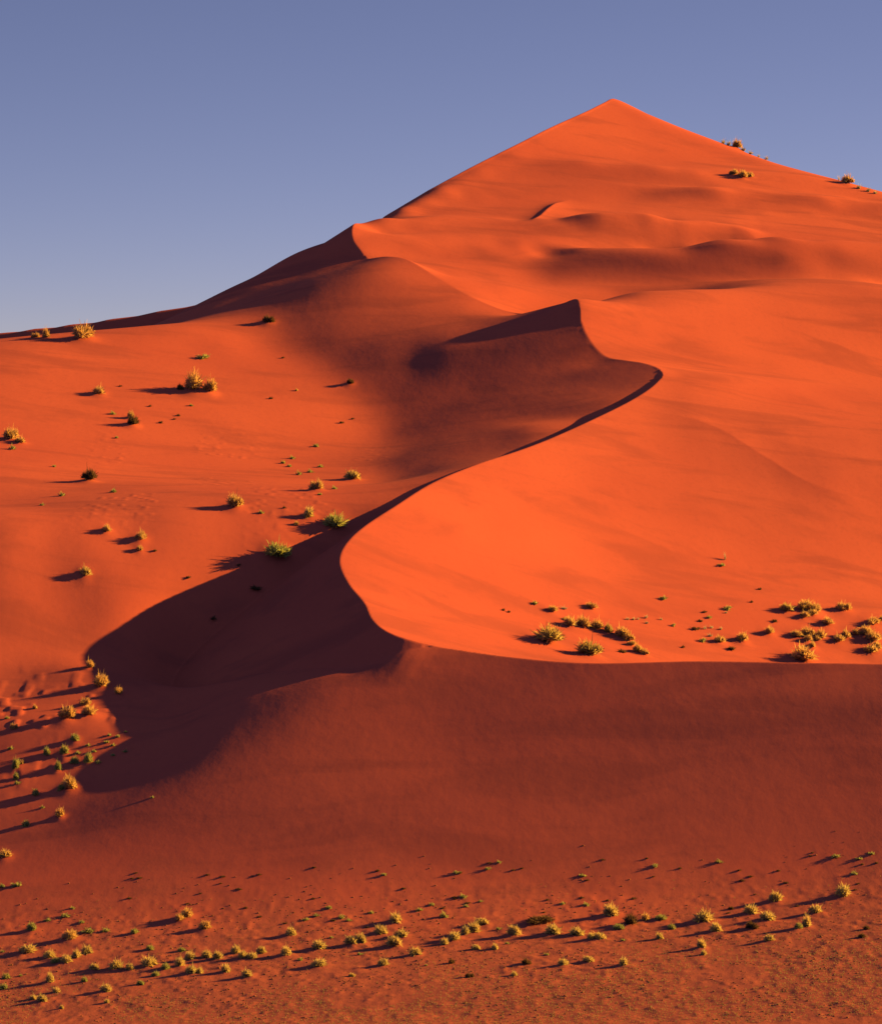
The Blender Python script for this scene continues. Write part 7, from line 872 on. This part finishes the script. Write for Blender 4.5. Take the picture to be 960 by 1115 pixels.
MOUNDS = [(-78.75, 305.2, 4.65, 0.69), (-86.61, 304, 1.9, 0.5), (-88.95, 305.2, 1.9, 0.25), (-52.03, 273.6, 4.06, 0.9), (-49.03, 274, 2.85, 0.62), (-71.11, 264, 2.6, 0.38), (-63.4, 250.8, 1.58, 0.32), (-84.88, 222.8, 3.22, 0.53), (-82.55, 220.8, 2.08, 0.27), (-22.78, 168, 2.46, 0.41), (-51.67, 129.6, 2.15, 0.35), (-51.37, 126.8, 1.31, 0.19), (-57.56, 130.4, 1.98, 0.27), (-36.35, 147.2, 2.89, 0.52), (-62.68, 245.6, 2.54, 0.46), (-65.7, 181.6, 2.87, 0.5), (-39.45, 334, 2.62, 0.36), (-19.72, 290.4, 1.66, 0.24), (-55, 272.8, 1.42, 0.29), (-17.27, 208.4, 2.79, 0.39), (-23.34, 147.6, 2.04, 0.4), (-60.14, 118, 1.94, 0.31), (-18.5, 145.6, 4.41, 0.56), (-28.45, 133.6, 4.33, 0.59), (-57.04, 94.4, 1.41, 0.29), (-54.42, 85.6, 2.61, 0.47), (-51.2, 82, 1.38, 0.25), (-56.18, 77.2, 1.97, 0.25), (-58.32, 69.2, 2.69, 0.42), (-54.67, 71.2, 2.7, 0.35), (-55.76, 48.4, 2.45, 0.44), (-62.69, 26.4, 1.93, 0.26), (-66, 66.8, 1.19, 0.2), (-55.98, 38.4, 1.27, 0.3), (-57.45, 59.2, 1.32, 0.27), (-56.1, 62.4, 1.48, 0.24), (-53.45, 56.8, 1.46, 0.31), (-55.5, 56.4, 1.46, 0.24), (-57.95, 54.8, 1.17, 0.27), (-64.45, 55.6, 1.46, 0.31), (-50.08, -4.8, 1.95, 0.27), (-34.8, 2, 1.71, 0.27), (-35.82, 0.8, 1.45, 0.2), (-32.08, -3.2, 1.69, 0.24), (27.32, -5.6, 1.3, 0.19), (-55.26, -9.6, 2.18, 0.22), (-52.01, -12, 1.67, 0.19), (-49.72, -15.2, 1.52, 0.21), (-48.41, -13.6, 1.41, 0.24), (-47.12, -12, 1.53, 0.24), (-45.48, -20, 1.26, 0.19), (-42.43, -20, 2.02, 0.26), (-40.73, -20.8, 1.26, 0.19), (-38.27, -19.6, 2.14, 0.26), (-34.16, -20.8, 1.51, 0.26), (-33.1, -17.2, 1.52, 0.24), (-30.97, -16.4, 1.52, 0.21), (-29.43, -17.6, 1.27, 0.21), (-27.18, -14.8, 1.4, 0.21), (-26.16, -18, 1.4, 0.21), (-24.84, -18, 1.52, 0.17), (-23.84, -16, 1.27, 0.21), (-32.32, -25.2, 1.62, 0.23), (-28.02, -25.2, 1.38, 0.23), (-25.13, -28.4, 1.48, 0.21), (-20.55, -17.6, 1.77, 0.26), (-20.35, -7.6, 1.68, 0.24), (-50.7, -25.2, 1.38, 0.28), (-42.85, -32, 1.47, 0.21), (-50.73, -34.8, 1.47, 0.18), (-16.32, -14.8, 2.04, 0.24), (-15.79, -24.4, 2.25, 0.21), (-12.09, -13.2, 1.66, 0.24), (-10.87, -12.8, 1.53, 0.26), (-8.41, -8, 1.81, 0.24), (-6.28, -2.8, 1.95, 0.27), (-5.33, -10, 1.93, 0.22), (-6.38, -14.8, 2.04, 0.29), (-3.52, -20.4, 1.64, 0.21), (-7.6, -25.6, 1.37, 0.21), (1.65, -12.4, 1.92, 0.24), (3.17, -9.6, 1.42, 0.22), (4.37, -8.8, 1.81, 0.29), (5.26, -4.8, 1.95, 0.19), (9.61, -11.2, 1.8, 0.29), (14.42, -11.6, 2.44, 0.29), (17.58, -12.4, 2.3, 0.24), (19.62, -15.6, 1.27, 0.19), (15.46, -30.8, 1.48, 0.18), (18.81, -29.2, 1.48, 0.16), (22.67, -2.8, 2.09, 0.34), (20.79, -15.2, 1.91, 0.19), (23.01, -32.8, 1.23, 0.21), (35.16, -8, 2.71, 0.31), (35.98, -14.8, 1.78, 0.26), (33.49, -24.8, 1.38, 0.25), (41.62, -5.2, 1.95, 0.27), (43.19, -9.6, 2.18, 0.24), (42.42, -23.2, 1.38, 0.19), (45.38, 0.4, 1.71, 0.27), (54.59, 0.4, 2.1, 0.32), (50.06, -7.6, 1.68, 0.24), (48.07, -15.6, 1.4, 0.33), (25.42, -7.6, 1.94, 0.29), (40.87, -14.4, 1.66, 0.21), (10.82, -28.8, 1.48, 0.16), (12.6, -4.8, 4.16, 0.19), (-55.88, 0, 1.31, 0.22), (-35.98, -22, 1.38, 0.19), (29.49, -5.6, 1.82, 0.15), (23.5, -9.6, 1.67, 0.14), (46.87, -16.8, 1.27, 0.17), (-41.56, -3.6, 1.18, 0.15), (-50.9, -15.2, 1.27, 0.17), (18.71, 129.2, 1.82, 0.23), (25.74, 136.8, 2.17, 0.24), (21.95, 124.4, 2.3, 0.38), (23.87, 126, 2.47, 0.42), (26.59, 127.2, 2.31, 0.39), (30.32, 126.4, 2.3, 0.39), (31.69, 125.2, 2.13, 0.35), (32.86, 118, 2.11, 0.31), (34.09, 116.8, 1.46, 0.23), (32.09, 122.8, 1.47, 0.19), (62.34, 137.6, 4.85, 0.59), (48.11, 137.6, 2.01, 0.27), (52.34, 140.8, 2.18, 0.36), (57.58, 147.2, 1.87, 0.28), (65.28, 160.8, 3.12, 0.41), (67.17, 160.8, 2.43, 0.37), (64.72, 157.2, 1.9, 0.24), (66.52, 158.8, 1.9, 0.24), (68.9, 156.8, 2.42, 0.28), (72.52, 164.8, 2.97, 0.33), (62.7, 148.8, 2.38, 0.24), (64.77, 150, 2.39, 0.36), (64.45, 147.6, 1.53, 0.25), (67.27, 150.4, 2.22, 0.36), (66.39, 148.8, 1.2, 0.2), (65.06, 145.6, 1.52, 0.25), (71.84, 153.2, 1.89, 0.32), (70.08, 150.8, 2.23, 0.28), (73.89, 155.2, 1.54, 0.24), (75.84, 156, 2.75, 0.36), (76.81, 154.4, 2.57, 0.4), (75.76, 149.6, 2.56, 0.32), (77.17, 151.2, 1.71, 0.36), (77.18, 160.8, 3.12, 0.29), (79.25, 162.8, 1.22, 0.2), (16.82, 107.2, 5.1, 0.6), (24.26, 104, 3.64, 0.56), (28.35, 126.8, 1.81, 0.35), (62, 158.8, 2.77, 0.32), (86.03, 572, 2.81, 0.59), (80.61, 516.8, 2.4, 0.38), (83.03, 516, 2.93, 0.44), (85.57, 518, 2.14, 0.31), (113.65, 529.2, 3.51, 0.57)]

AC = catmull(AX, 3); KC = catmull(KX); POLY = np.vstack([KC[:, :2], [[400, 740], [400, 150]]])
LEE = Spline(-150, 200, 6, -140, 700, 9); LEE.c = unpack(LEE_T, len(LEE.c))      # sand outside (in front / lee of) the crest line
WIND = Spline(-60, 220, 5, 50, 640, 5.5); WIND.c = unpack(WIND_T, len(WIND.c))   # windward sand behind the crest line
EW = np.where((KC[:, 1] < 426) & (KC[:, 0] < 215), KC[:, 2]-WIND.ev(KC[:, 0], KC[:, 1]), 0)
ES = np.where((KC[:, 1] < 600) & (KC[:, 0] < 195), KC[:, 2]-KC[:, 3]-LEE.ev(KC[:, 0], KC[:, 1]), 0)

# ---------------------------------------------------------------- materials
def new_mat(name, rough=1.0):
    m = bpy.data.materials.new(name); m.use_nodes = True; nt = m.node_tree
    b = nt.nodes['Principled BSDF']; b.inputs['Roughness'].default_value = rough
    b.inputs['Specular IOR Level'].default_value = 0.05
    return m, nt, b
def N(nt, t, **kw):
    n = nt.nodes.new(t)
    for k, v in kw.items():
        if k in n.inputs: n.inputs[k].default_value = v
        else: setattr(n, k, v)
    return n
def noise(nt, scale_xyz, scale, detail=3, rough=.5, rot=0.0, dist=0.0):
    g = N(nt, 'ShaderNodeNewGeometry'); mp = N(nt, 'ShaderNodeMapping'); mp.inputs['Scale'].default_value = scale_xyz
    mp.inputs['Rotation'].default_value = (0, 0, rot)
    n = N(nt, 'ShaderNodeTexNoise'); n.inputs['Scale'].default_value = scale; n.inputs['Detail'].default_value = detail
    n.inputs['Roughness'].default_value = rough; n.inputs['Distortion'].default_value = dist
    nt.links.new(g.outputs['Position'], mp.inputs['Vector']); nt.links.new(mp.outputs['Vector'], n.inputs['Vector']); return n.outputs['Fac']
def ramp(nt, fac, a, b, ca=(0, 0, 0, 1), cb=(1, 1, 1, 1)):
    r = N(nt, 'ShaderNodeValToRGB'); e = r.color_ramp.elements; e[0].position, e[1].position = a, b; e[0].color, e[1].color = ca, cb
    r.color_ramp.interpolation = 'EASE'; nt.links.new(fac, r.inputs[0]); return r.outputs[0]
def mix(nt, fac, a, b):
    m = N(nt, 'ShaderNodeMix'); m.data_type = 'RGBA'
    for sock, v in ((m.inputs[0], fac), (m.inputs[6], a), (m.inputs[7], b)):
        if hasattr(v, 'is_linked'): nt.links.new(v, sock)
        else: sock.default_value = v
    return m.outputs[2]
def math_(nt, op, a, b):
    m = N(nt, 'ShaderNodeMath'); m.operation = op
    for sock, v in ((m.inputs[0], a), (m.inputs[1], b)):
        if hasattr(v, 'is_linked'): nt.links.new(v, sock)
        else: sock.default_value = v
    return m.outputs[0]
SAND = (0.70, 0.142, 0.086, 1); SAND_RED = (0.62, 0.120, 0.080, 1); SAND_DARK = (0.42, 0.090, 0.070, 1); STONY = (0.46, 0.122, 0.084, 1)
def sand_material(name):
    m, nt, b = new_mat(name)
    c = mix(nt, ramp(nt, noise(nt, (1, .6, 1), .02, 3), .35, .65), SAND, SAND_RED)
    streak = ramp(nt, noise(nt, (.35, 1, 1.2), .085, 4, .55, .12, .6), .46, .68)      # dark mineral streaks laid by the wind
    c = mix(nt, math_(nt, 'MULTIPLY', streak, .55), c, SAND_DARK)
    fine = noise(nt, (1, .5, 1), 1.2, 4, .6)
    c = mix(nt, math_(nt, 'MULTIPLY', ramp(nt, fine, .45, .8), .2), c, SAND_DARK)
    # stony ground in front of the dune foot
    g = N(nt, 'ShaderNodeNewGeometry'); sp = N(nt, 'ShaderNodeSeparateXYZ'); nt.links.new(g.outputs['Position'], sp.inputs[0])
    yy = math_(nt, 'ADD', sp.outputs['Y'], math_(nt, 'MULTIPLY', math_(nt, 'SUBTRACT', noise(nt, (1, .6, 1), .07, 4, .6), .5), 50.0))
    st = ramp(nt, math_(nt, 'MULTIPLY', math_(nt, 'ADD', yy, 60.0), .01), .42, .86, (1, 1, 1, 1), (0, 0, 0, 1))
    c = mix(nt, math_(nt, 'MULTIPLY', st, .85), c, STONY)
    speck = math_(nt, 'MULTIPLY', ramp(nt, noise(nt, (1, .5, 1), .9, 5, .65), .52, .72), .6)
    c = mix(nt, math_(nt, 'MULTIPLY', speck, st), c, (.17, .07, .045, 1))
    h = math_(nt, 'MULTIPLY', noise(nt, (1, .6, 1), .3, 6, .6), .06)
    h = math_(nt, 'ADD', h, math_(nt, 'MULTIPLY', st, math_(nt, 'MULTIPLY', noise(nt, (1, .6, 1), 1.3, 5, .7), .07)))
    bp = N(nt, 'ShaderNodeBump'); bp.inputs['Strength'].default_value = 1.0; bp.inputs['Distance'].default_value = 1.0
    nt.links.new(h, bp.inputs['Height']); nt.links.new(bp.outputs['Normal'], b.inputs['Normal'])
    nt.links.new(c, b.inputs['Base Color']); return m
def plant_material(name, c0, c1, c2, trans=.45):
    m, nt, b = new_mat(name, .8)
    info = N(nt, 'ShaderNodeObjectInfo'); geo = N(nt, 'ShaderNodeNewGeometry')
    c = mix(nt, info.outputs['Random'], c0, c1)
    c = mix(nt, math_(nt, 'MULTIPLY', geo.outputs['Random Per Island'], .7), c, c2)
    nt.links.new(c, b.inputs['Base Color'])
    t = N(nt, 'ShaderNodeBsdfTranslucent'); nt.links.new(c, t.inputs['Color']); mx = N(nt, 'ShaderNodeMixShader'); mx.inputs[0].default_value = trans
    nt.links.new(b.outputs[0], mx.inputs[1]); nt.links.new(t.outputs[0], mx.inputs[2])
    nt.links.new(mx.outputs[0], nt.nodes['Material Output'].inputs['Surface']); return m
M_SAND = M_PLAIN = sand_material('red sand')
M_PLANT = {
 'gold':  plant_material('golden straw', (.88, .54, .23, 1), (.84, .56, .24, 1), (.72, .44, .19, 1), .62),
 'straw': plant_material('yellow straw', (.86, .62, .26, 1), (.78, .60, .26, 1), (.7, .54, .23, 1), .6),
 'olive': plant_material('olive stems', (.76, .54, .21, 1), (.70, .54, .21, 1), (.54, .36, .14, 1), .6),
 'green': plant_material('green blades', (.50, .54, .20, 1), (.58, .56, .21, 1), (.42, .38, .15, 1), .55),
 'stubble': plant_material('short stubble', (.62, .44, .20, 1), (.56, .42, .19, 1), (.42, .32, .14, 1)),
 'brown': plant_material('dead brown twigs', (.20, .11, .06, 1), (.16, .09, .055, 1), (.30, .18, .09, 1)),
 'pale':  plant_material('pale dry straw', (.84, .72, .5, 1), (.8, .66, .45, 1), (.65, .5, .3, 1)),
}
M_TWIG = plant_material('woody stems', (.12, .07, .04, 1), (.14, .08, .05, 1), (.2, .12, .07, 1), .0)
M_STONE, nt_, b_ = new_mat('stone'); nt_.links.new(mix(nt_, N(nt_, 'ShaderNodeNewGeometry').outputs['Random Per Island'], (.42, .15, .08, 1), (.22, .09, .055, 1)), b_.inputs['Base Color'])

# ---------------------------------------------------------------- mesh helpers
def mesh_from(name, verts, faces_loops, face_sizes, mat, smooth_=False, normals=None):
    me = bpy.data.meshes.new(name); verts = np.asarray(verts, np.float32); me.vertices.add(len(verts)); me.vertices.foreach_set('co', verts.ravel())
    fl = np.asarray(faces_loops, np.int32).ravel(); fs = np.asarray(face_sizes, np.int32)
    me.loops.add(len(fl)); me.loops.foreach_set('vertex_index', fl); me.polygons.add(len(fs))
    me.polygons.foreach_set('loop_start', np.concatenate([[0], np.cumsum(fs)[:-1]]).astype(np.int32)); me.polygons.foreach_set('loop_total', fs)
    me.update(calc_edges=True); me.validate()
    if smooth_: me.polygons.foreach_set('use_smooth', np.ones(len(fs), bool))
    if normals is not None: me.normals_split_custom_set_from_vertices(np.asarray(normals, np.float32))
    me.materials.append(mat); return me
def link(name, me, parent=None, **props):
    o = bpy.data.objects.new(name, me); COL.objects.link(o)
    if parent: o.parent = parent
    for k, v in props.items(): o[k] = v
    return o

# ---------------------------------------------------------------- sand surface
def axis(parts):
    out = [parts[0][0]]
    for a, b, d in parts: n = max(1, int(round((b-a)/d))); out.extend(np.linspace(a, b, n+1)[1:])
    return np.array(out)
def far(a, r=1.45, lim=9000):
    out = []; d = a*.1; p = a
    while p < lim: d *= r; p += d; out.append(p)
    return np.array(out)
ax = axis([(-150, -80, .5), (-80, 84, .30), (84, 160, .5), (160, 240, 4)]); ay = axis([(-140, -68, 3), (-68, 130, .33), (130, 340, .42), (340, 610, .5), (610, 760, 4)])
ax = np.concatenate([-far(150)[::-1], ax, far(240)]); ay = np.concatenate([-far(140)[::-1], ay, far(760)])
GX, GY = np.meshgrid(ax, ay); GZ = height(GX, GY)
for (bx, by, bw, bh) in MOUNDS:                       # sand blown up round the larger shrubs
    r = bw*2.2; i0, i1 = np.searchsorted(ax, (bx-r, bx+r)); j0, j1 = np.searchsorted(ay, (by-r*1.3, by+r*1.3))
    X = GX[j0:j1, i0:i1]-bx; Y = GY[j0:j1, i0:i1]-by
    GZ[j0:j1, i0:i1] += bh*np.exp(-((X/(bw*.62))**2+(Y/(bw*.8))**2))
PX = np.array([p[0] for p in PLANTS]); PY = np.array([p[1] for p in PLANTS]); PZ = height(PX, PY)
for (bx, by, bw, bh) in MOUNDS: PZ = PZ+bh*np.exp(-(((PX-bx)/(bw*.62))**2+((PY-by)/(bw*.8))**2))*(np.abs(PX-bx) < 8)
dzx = np.gradient(GZ, ax, axis=1); dzy = np.gradient(GZ, ay, axis=0)
NRM = np.stack([-dzx, -dzy, np.ones_like(GZ)], -1); NRM /= np.linalg.norm(NRM, axis=-1, keepdims=True)
def sheet(name, j0, j1, mat):
    v = np.stack([GX[j0:j1+1], GY[j0:j1+1], GZ[j0:j1+1]], -1); ny, nx = v.shape[:2]; idx = np.arange(nx*ny).reshape(ny, nx)
    q = np.stack([idx[:-1, :-1], idx[:-1, 1:], idx[1:, 1:], idx[1:, :-1]], -1).reshape(-1, 4)
    me = mesh_from(name, v.reshape(-1, 3), q, np.full(len(q), 4), mat, True)
    return link(name, me, kind='structure')
jc = int(np.searchsorted(ay, 12))
sheet('desert_plain', 0, jc, M_PLAIN); sheet('sand_dune', jc, len(ay)-1, M_SAND)
# a further dune beyond, seen only as a shaded crest at the far edge
fx = np.linspace(-420, -20, 260); fy = np.linspace(540, 800, 150); FX, FY = np.meshgrid(fx, fy)
rx = np.array([-420, -260, -165, -137, -122, -108, -94, -80, -68, -50, -20]); rz = np.array([40, 66, 78, 82.0, 83.7, 85.4, 87.6, 90.0, 92.9, 97, 100])
zr_ = np.interp(FX, rx, rz); d_ = FY-660-6*np.sin(FX/40); FZ = zr_-.55*np.maximum(-d_, 0)-.35*np.maximum(d_, 0); FZ = np.maximum(FZ, -6)
v = np.stack([FX, FY, FZ], -1); idx = np.arange(v.shape[0]*v.shape[1]).reshape(v.shape[:2])
q = np.stack([idx[:-1, :-1], idx[:-1, 1:], idx[1:, 1:], idx[1:, :-1]], -1).reshape(-1, 4)
link('far_dune', mesh_from('far_dune', v.reshape(-1, 3), q, np.full(len(q), 4), M_SAND, True), kind='structure')

# ---------------------------------------------------------------- plants (unit size: about 1 m wide)
def blades(n, seed, lobes, length, width, spread, up, droop=.25, flat=1.0, inner=.15):
    """curved tapering blades rooted through a few lobes; two quads and a tip each"""
    r = np.random.default_rng(seed); V = []; Fc = []; Sz = []
    for k in range(n):
        cx, cy, cz, R = lobes[r.integers(len(lobes))]
        a = r.uniform(0, 2*math.pi); e = math.acos(1-r.uniform(0, 1)*(1-math.cos(spread)))
        d = np.array([math.cos(a)*math.sin(e), math.sin(a)*math.sin(e), math.cos(e)*up+.05]); d /= np.linalg.norm(d)
        base = np.array([cx, cy, cz])+d*R*r.uniform(inner, .55)*np.array([1, 1, flat]); base[2] = max(base[2], -.03)
        L = length*R*r.uniform(.55, 1.15); w = width*r.uniform(.7, 1.3)
        side = np.cross(d, r.normal(size=3)); side /= np.linalg.norm(side)
        b = r.normal(size=3)*.25; p1 = base+d*L*.45+b*L*.2; p2 = base+d*L*.8+b*L*.5-np.array([0, 0, droop*L*.3]); p3 = base+d*L+b*L*.8-np.array([0, 0, droop*L])
        o = len(V); V += [base-side*w*.5, base+side*w*.5, p1-side*w*.5, p1+side*w*.5, p2-side*w*.32, p2+side*w*.32, p3]
        Fc += [o, o+1, o+3, o+2, o+2, o+3, o+5, o+4, o+4, o+5, o+6]; Sz += [4, 4, 3]
    return np.array(V), Fc, Sz
def twigs(n, seed, R, h):
    r = np.random.default_rng(seed); V = []; Fc = []; Sz = []
    for k in range(n):
        a = r.uniform(0, 6.28); t = np.array([math.cos(a)*R*r.uniform(.3, 1), math.sin(a)*R*r.uniform(.3, 1), h*r.uniform(.4, 1)]); b = t*.08; b[2] = -.05; w = .018
        m = (t+b)/2+r.normal(size=3)*.04; o = len(V)
        for p, s in ((b, 1.), (m, .8), (t, .4)):
            for q in range(3): V.append(p+w*s*np.array([math.cos(q*2.1), math.sin(q*2.1), 0]))
        for l in range(2):
            for q in range(3): Fc += [o+l*3+q, o+l*3+(q+1) % 3, o+l*3+3+(q+1) % 3, o+l*3+3+q]; Sz.append(4)
    return np.array(V), Fc, Sz
def lobes_of(seed, n, spread):
    r = np.random.default_rng(seed); out = [(0, 0, 0, .34)]
    for k in range(n):
        a = r.uniform(0, 6.28); d = spread*r.uniform(.5, 1); out.append((math.cos(a)*d, math.sin(a)*d, r.uniform(-.02, .05), r.uniform(.18, .30)))
    return out
SHAPES = {}
def shape(form, variant, hue):
    key = (form, variant, hue)
    if key in SHAPES: return SHAPES[key]
    s = 100*variant+{'cushion': 1, 'bush': 2, 'tuft': 3, 'wisp': 4}[form]
    if form == 'cushion': g = blades(1000, s, lobes_of(s, 4, .24), .85, .026, 1.75, .80, .12, .8)
    elif form == 'bush': g = blades(1100, s, lobes_of(s, 6, .32), .85, .024, 1.55, 1.0, .15, .9, .05)
    elif form == 'tuft': g = blades(150, s, lobes_of(s, 2, .22), 1.25, .045, 1.45, .8, .3, .7, .02)
    else: g = blades(70, s, lobes_of(s, 2, .2), 2.0, .03, .75, 1.5, .2, .8, .0)
    v = g[0]; v[:, :2] /= 2*np.percentile(np.hypot(v[:, 0], v[:, 1]), 93); v[:, 2] /= np.percentile(v[:, 2], 98.5)
    SHAPES[key] = mesh_from('%s foliage' % form, *g, M_PLANT[hue])
    return SHAPES[key]
TWIGS = [mesh_from('stems', *twigs(26, 900+k, .42, .85), M_TWIG) for k in range(3)]
rs = random.Random(11)
for (x, y, w, hh, form, hue, name, label, cat, group), z in zip(PLANTS, PZ):
    var = rs.randrange(4); rz_ = rs.uniform(0, 6.28); me = shape(form, var, hue)
    sc = (w*rs.uniform(.95, 1.05), w*rs.uniform(.9, 1.1), hh)
    if w > 1.55:
        o = link(name, None, label=label, category=cat, group=group); f_ = link('foliage', me, o); t_ = link('dry_stems', TWIGS[var % 3], o)
    else: o = link(name, me, label=label, category=cat, group=group)
    o.location = (x, y, z-.04*hh); o.rotation_euler = (0, 0, rz_); o.scale = sc

# ---------------------------------------------------------------- gravel and dry stubble nobody could count
def scatter(n, x0, x1, y0, y1, dens):
    x = RNG.uniform(x0, x1, n*6); y = RNG.uniform(y0, y1, n*6); k = RNG.uniform(0, 1, n*6) < dens(x, y); x, y = x[k][:n], y[k][:n]
    return x, y, height(x, y)
def gravel(name, n, area, dens, smin, smax):
    x, y, z = scatter(n, *area, dens); n = len(x); s = smin+(smax-smin)*RNG.uniform(0, 1, n)**3
    oc = np.array([(1, 0, 0), (-.9, .2, 0), (0, 1, .1), (.1, -1, 0), (.1, 0, .8), (0, 0, -.6)]); a = RNG.uniform(0, 6.28, n)
    P_ = np.repeat(oc[None], n, 0)*(1+RNG.normal(0, .18, (n, 6, 3))); ca, sa = np.cos(a)[:, None], np.sin(a)[:, None]
    X = P_[..., 0]*ca-P_[..., 1]*sa; Y = P_[..., 0]*sa+P_[..., 1]*ca
    V = np.stack([x[:, None]+X*s[:, None], y[:, None]+Y*s[:, None], z[:, None]+P_[..., 2]*s[:, None]*.75], -1).reshape(-1, 3)
    f = np.array([(0, 2, 4), (2, 1, 4), (1, 3, 4), (3, 0, 4), (2, 0, 5), (1, 2, 5), (3, 1, 5), (0, 3, 5)])
    Fc = (np.arange(n)[:, None, None]*6+f[None]).reshape(-1, 3)
    link(name, mesh_from(name, V, Fc, np.full(len(Fc), 3), M_STONE), kind='stuff')
gravel('gravel', 9000, (-75, 80, -66, 45), lambda x, y: (1-smooth(-14, 22, y))*(smooth(.25, .7, vnoise(x/6, y/9, 41))*.9+.05), .05, .24)
def stubble(name, n, area, dens, L, mat):
    x, y, z = scatter(n, *area, dens); n = len(x); a = RNG.uniform(0, 6.28, (n, 3)); l = L*RNG.uniform(.5, 1.3, (n, 3)); V = []
    ca, sa = np.cos(a), np.sin(a); w = .035
    b = np.stack([x, y, z-.02], -1)[:, None]; t = b+np.stack([ca*l*.5, sa*l*.5, l*.8], -1); sd = np.stack([-sa*w, ca*w, 0*a], -1)
    V = np.stack([b-sd, b+sd, t], 2).reshape(-1, 3); Fc = np.arange(len(V)).reshape(-1, 3)
    link(name, mesh_from(name, V, Fc, np.full(len(Fc), 3), mat), kind='stuff')
stubble('dry_grass', 14000, (-75, 80, -66, 10), lambda x, y: smooth(-14, -46, y)*smooth(.25, .65, vnoise(x/9, y/14, 51))+0.02, .26, M_PLANT['stubble'])

# ---------------------------------------------------------------- light, sky, camera
EL, AZ = math.radians(17), math.radians(18)
sun = bpy.data.lights.new('Sun', 'SUN'); sun.energy = 5; sun.angle = math.radians(.5); sun.color = (1.0, .58, .10)
so = bpy.data.objects.new('Sun', sun); COL.objects.link(so)
from mathutils import Vector
so.rotation_euler = Vector((math.cos(EL)*math.cos(AZ), math.cos(EL)*math.sin(AZ), math.sin(EL))).to_track_quat('Z', 'Y').to_euler()
world = bpy.data.worlds.new('World'); scene.world = world; world.use_nodes = True; nt = world.node_tree
bg = nt.nodes['Background']; sky = nt.nodes.new('ShaderNodeTexSky'); sky.sky_type = 'NISHITA'; sky.sun_disc = False
sky.sun_elevation = EL; sky.sun_rotation = math.pi/2-AZ; sky.altitude = 0; sky.air_density = 1.0; sky.dust_density = 0.4; sky.ozone_density = 2.0
tc = nt.nodes.new('ShaderNodeTexCoord'); mp = nt.nodes.new('ShaderNodeMapping'); mp.inputs['Scale'].default_value = (1, 1, 3); mp.inputs['Location'].default_value = (0, 0, .08)
nt.links.new(tc.outputs['Generated'], mp.inputs[0]); nt.links.new(mp.outputs[0], sky.inputs[0])
tint = nt.nodes.new('ShaderNodeMix'); tint.data_type = 'RGBA'; tint.blend_type = 'MULTIPLY'; tint.inputs[0].default_value = 1; tint.inputs[7].default_value = (1.13, .84, 1.0, 1)
nt.links.new(sky.outputs[0], tint.inputs[6]); nt.links.new(tint.outputs[2], bg.inputs[0]); bg.inputs[1].default_value = .055
cam = bpy.data.cameras.new('Camera'); co = bpy.data.objects.new('Camera', cam); COL.objects.link(co); scene.camera = co
co.location = (0, -500, 78); co.rotation_euler = (math.pi/2, 0, 0)
cam.sensor_fit = 'HORIZONTAL'; cam.sensor_width = 36; cam.lens = 4000/960*36; cam.shift_y = -(557.5-375)/960; cam.clip_start = 1; cam.clip_end = 30000
vs = scene.view_settings; vs.view_transform = 'Standard'; vs.look = 'None'; vs.gamma = 1; vs.exposure = 1.0; vs.use_curve_mapping = False
scene.cycles.max_bounces = 6; scene.cycles.diffuse_bounces = 0; scene.cycles.use_denoising = True
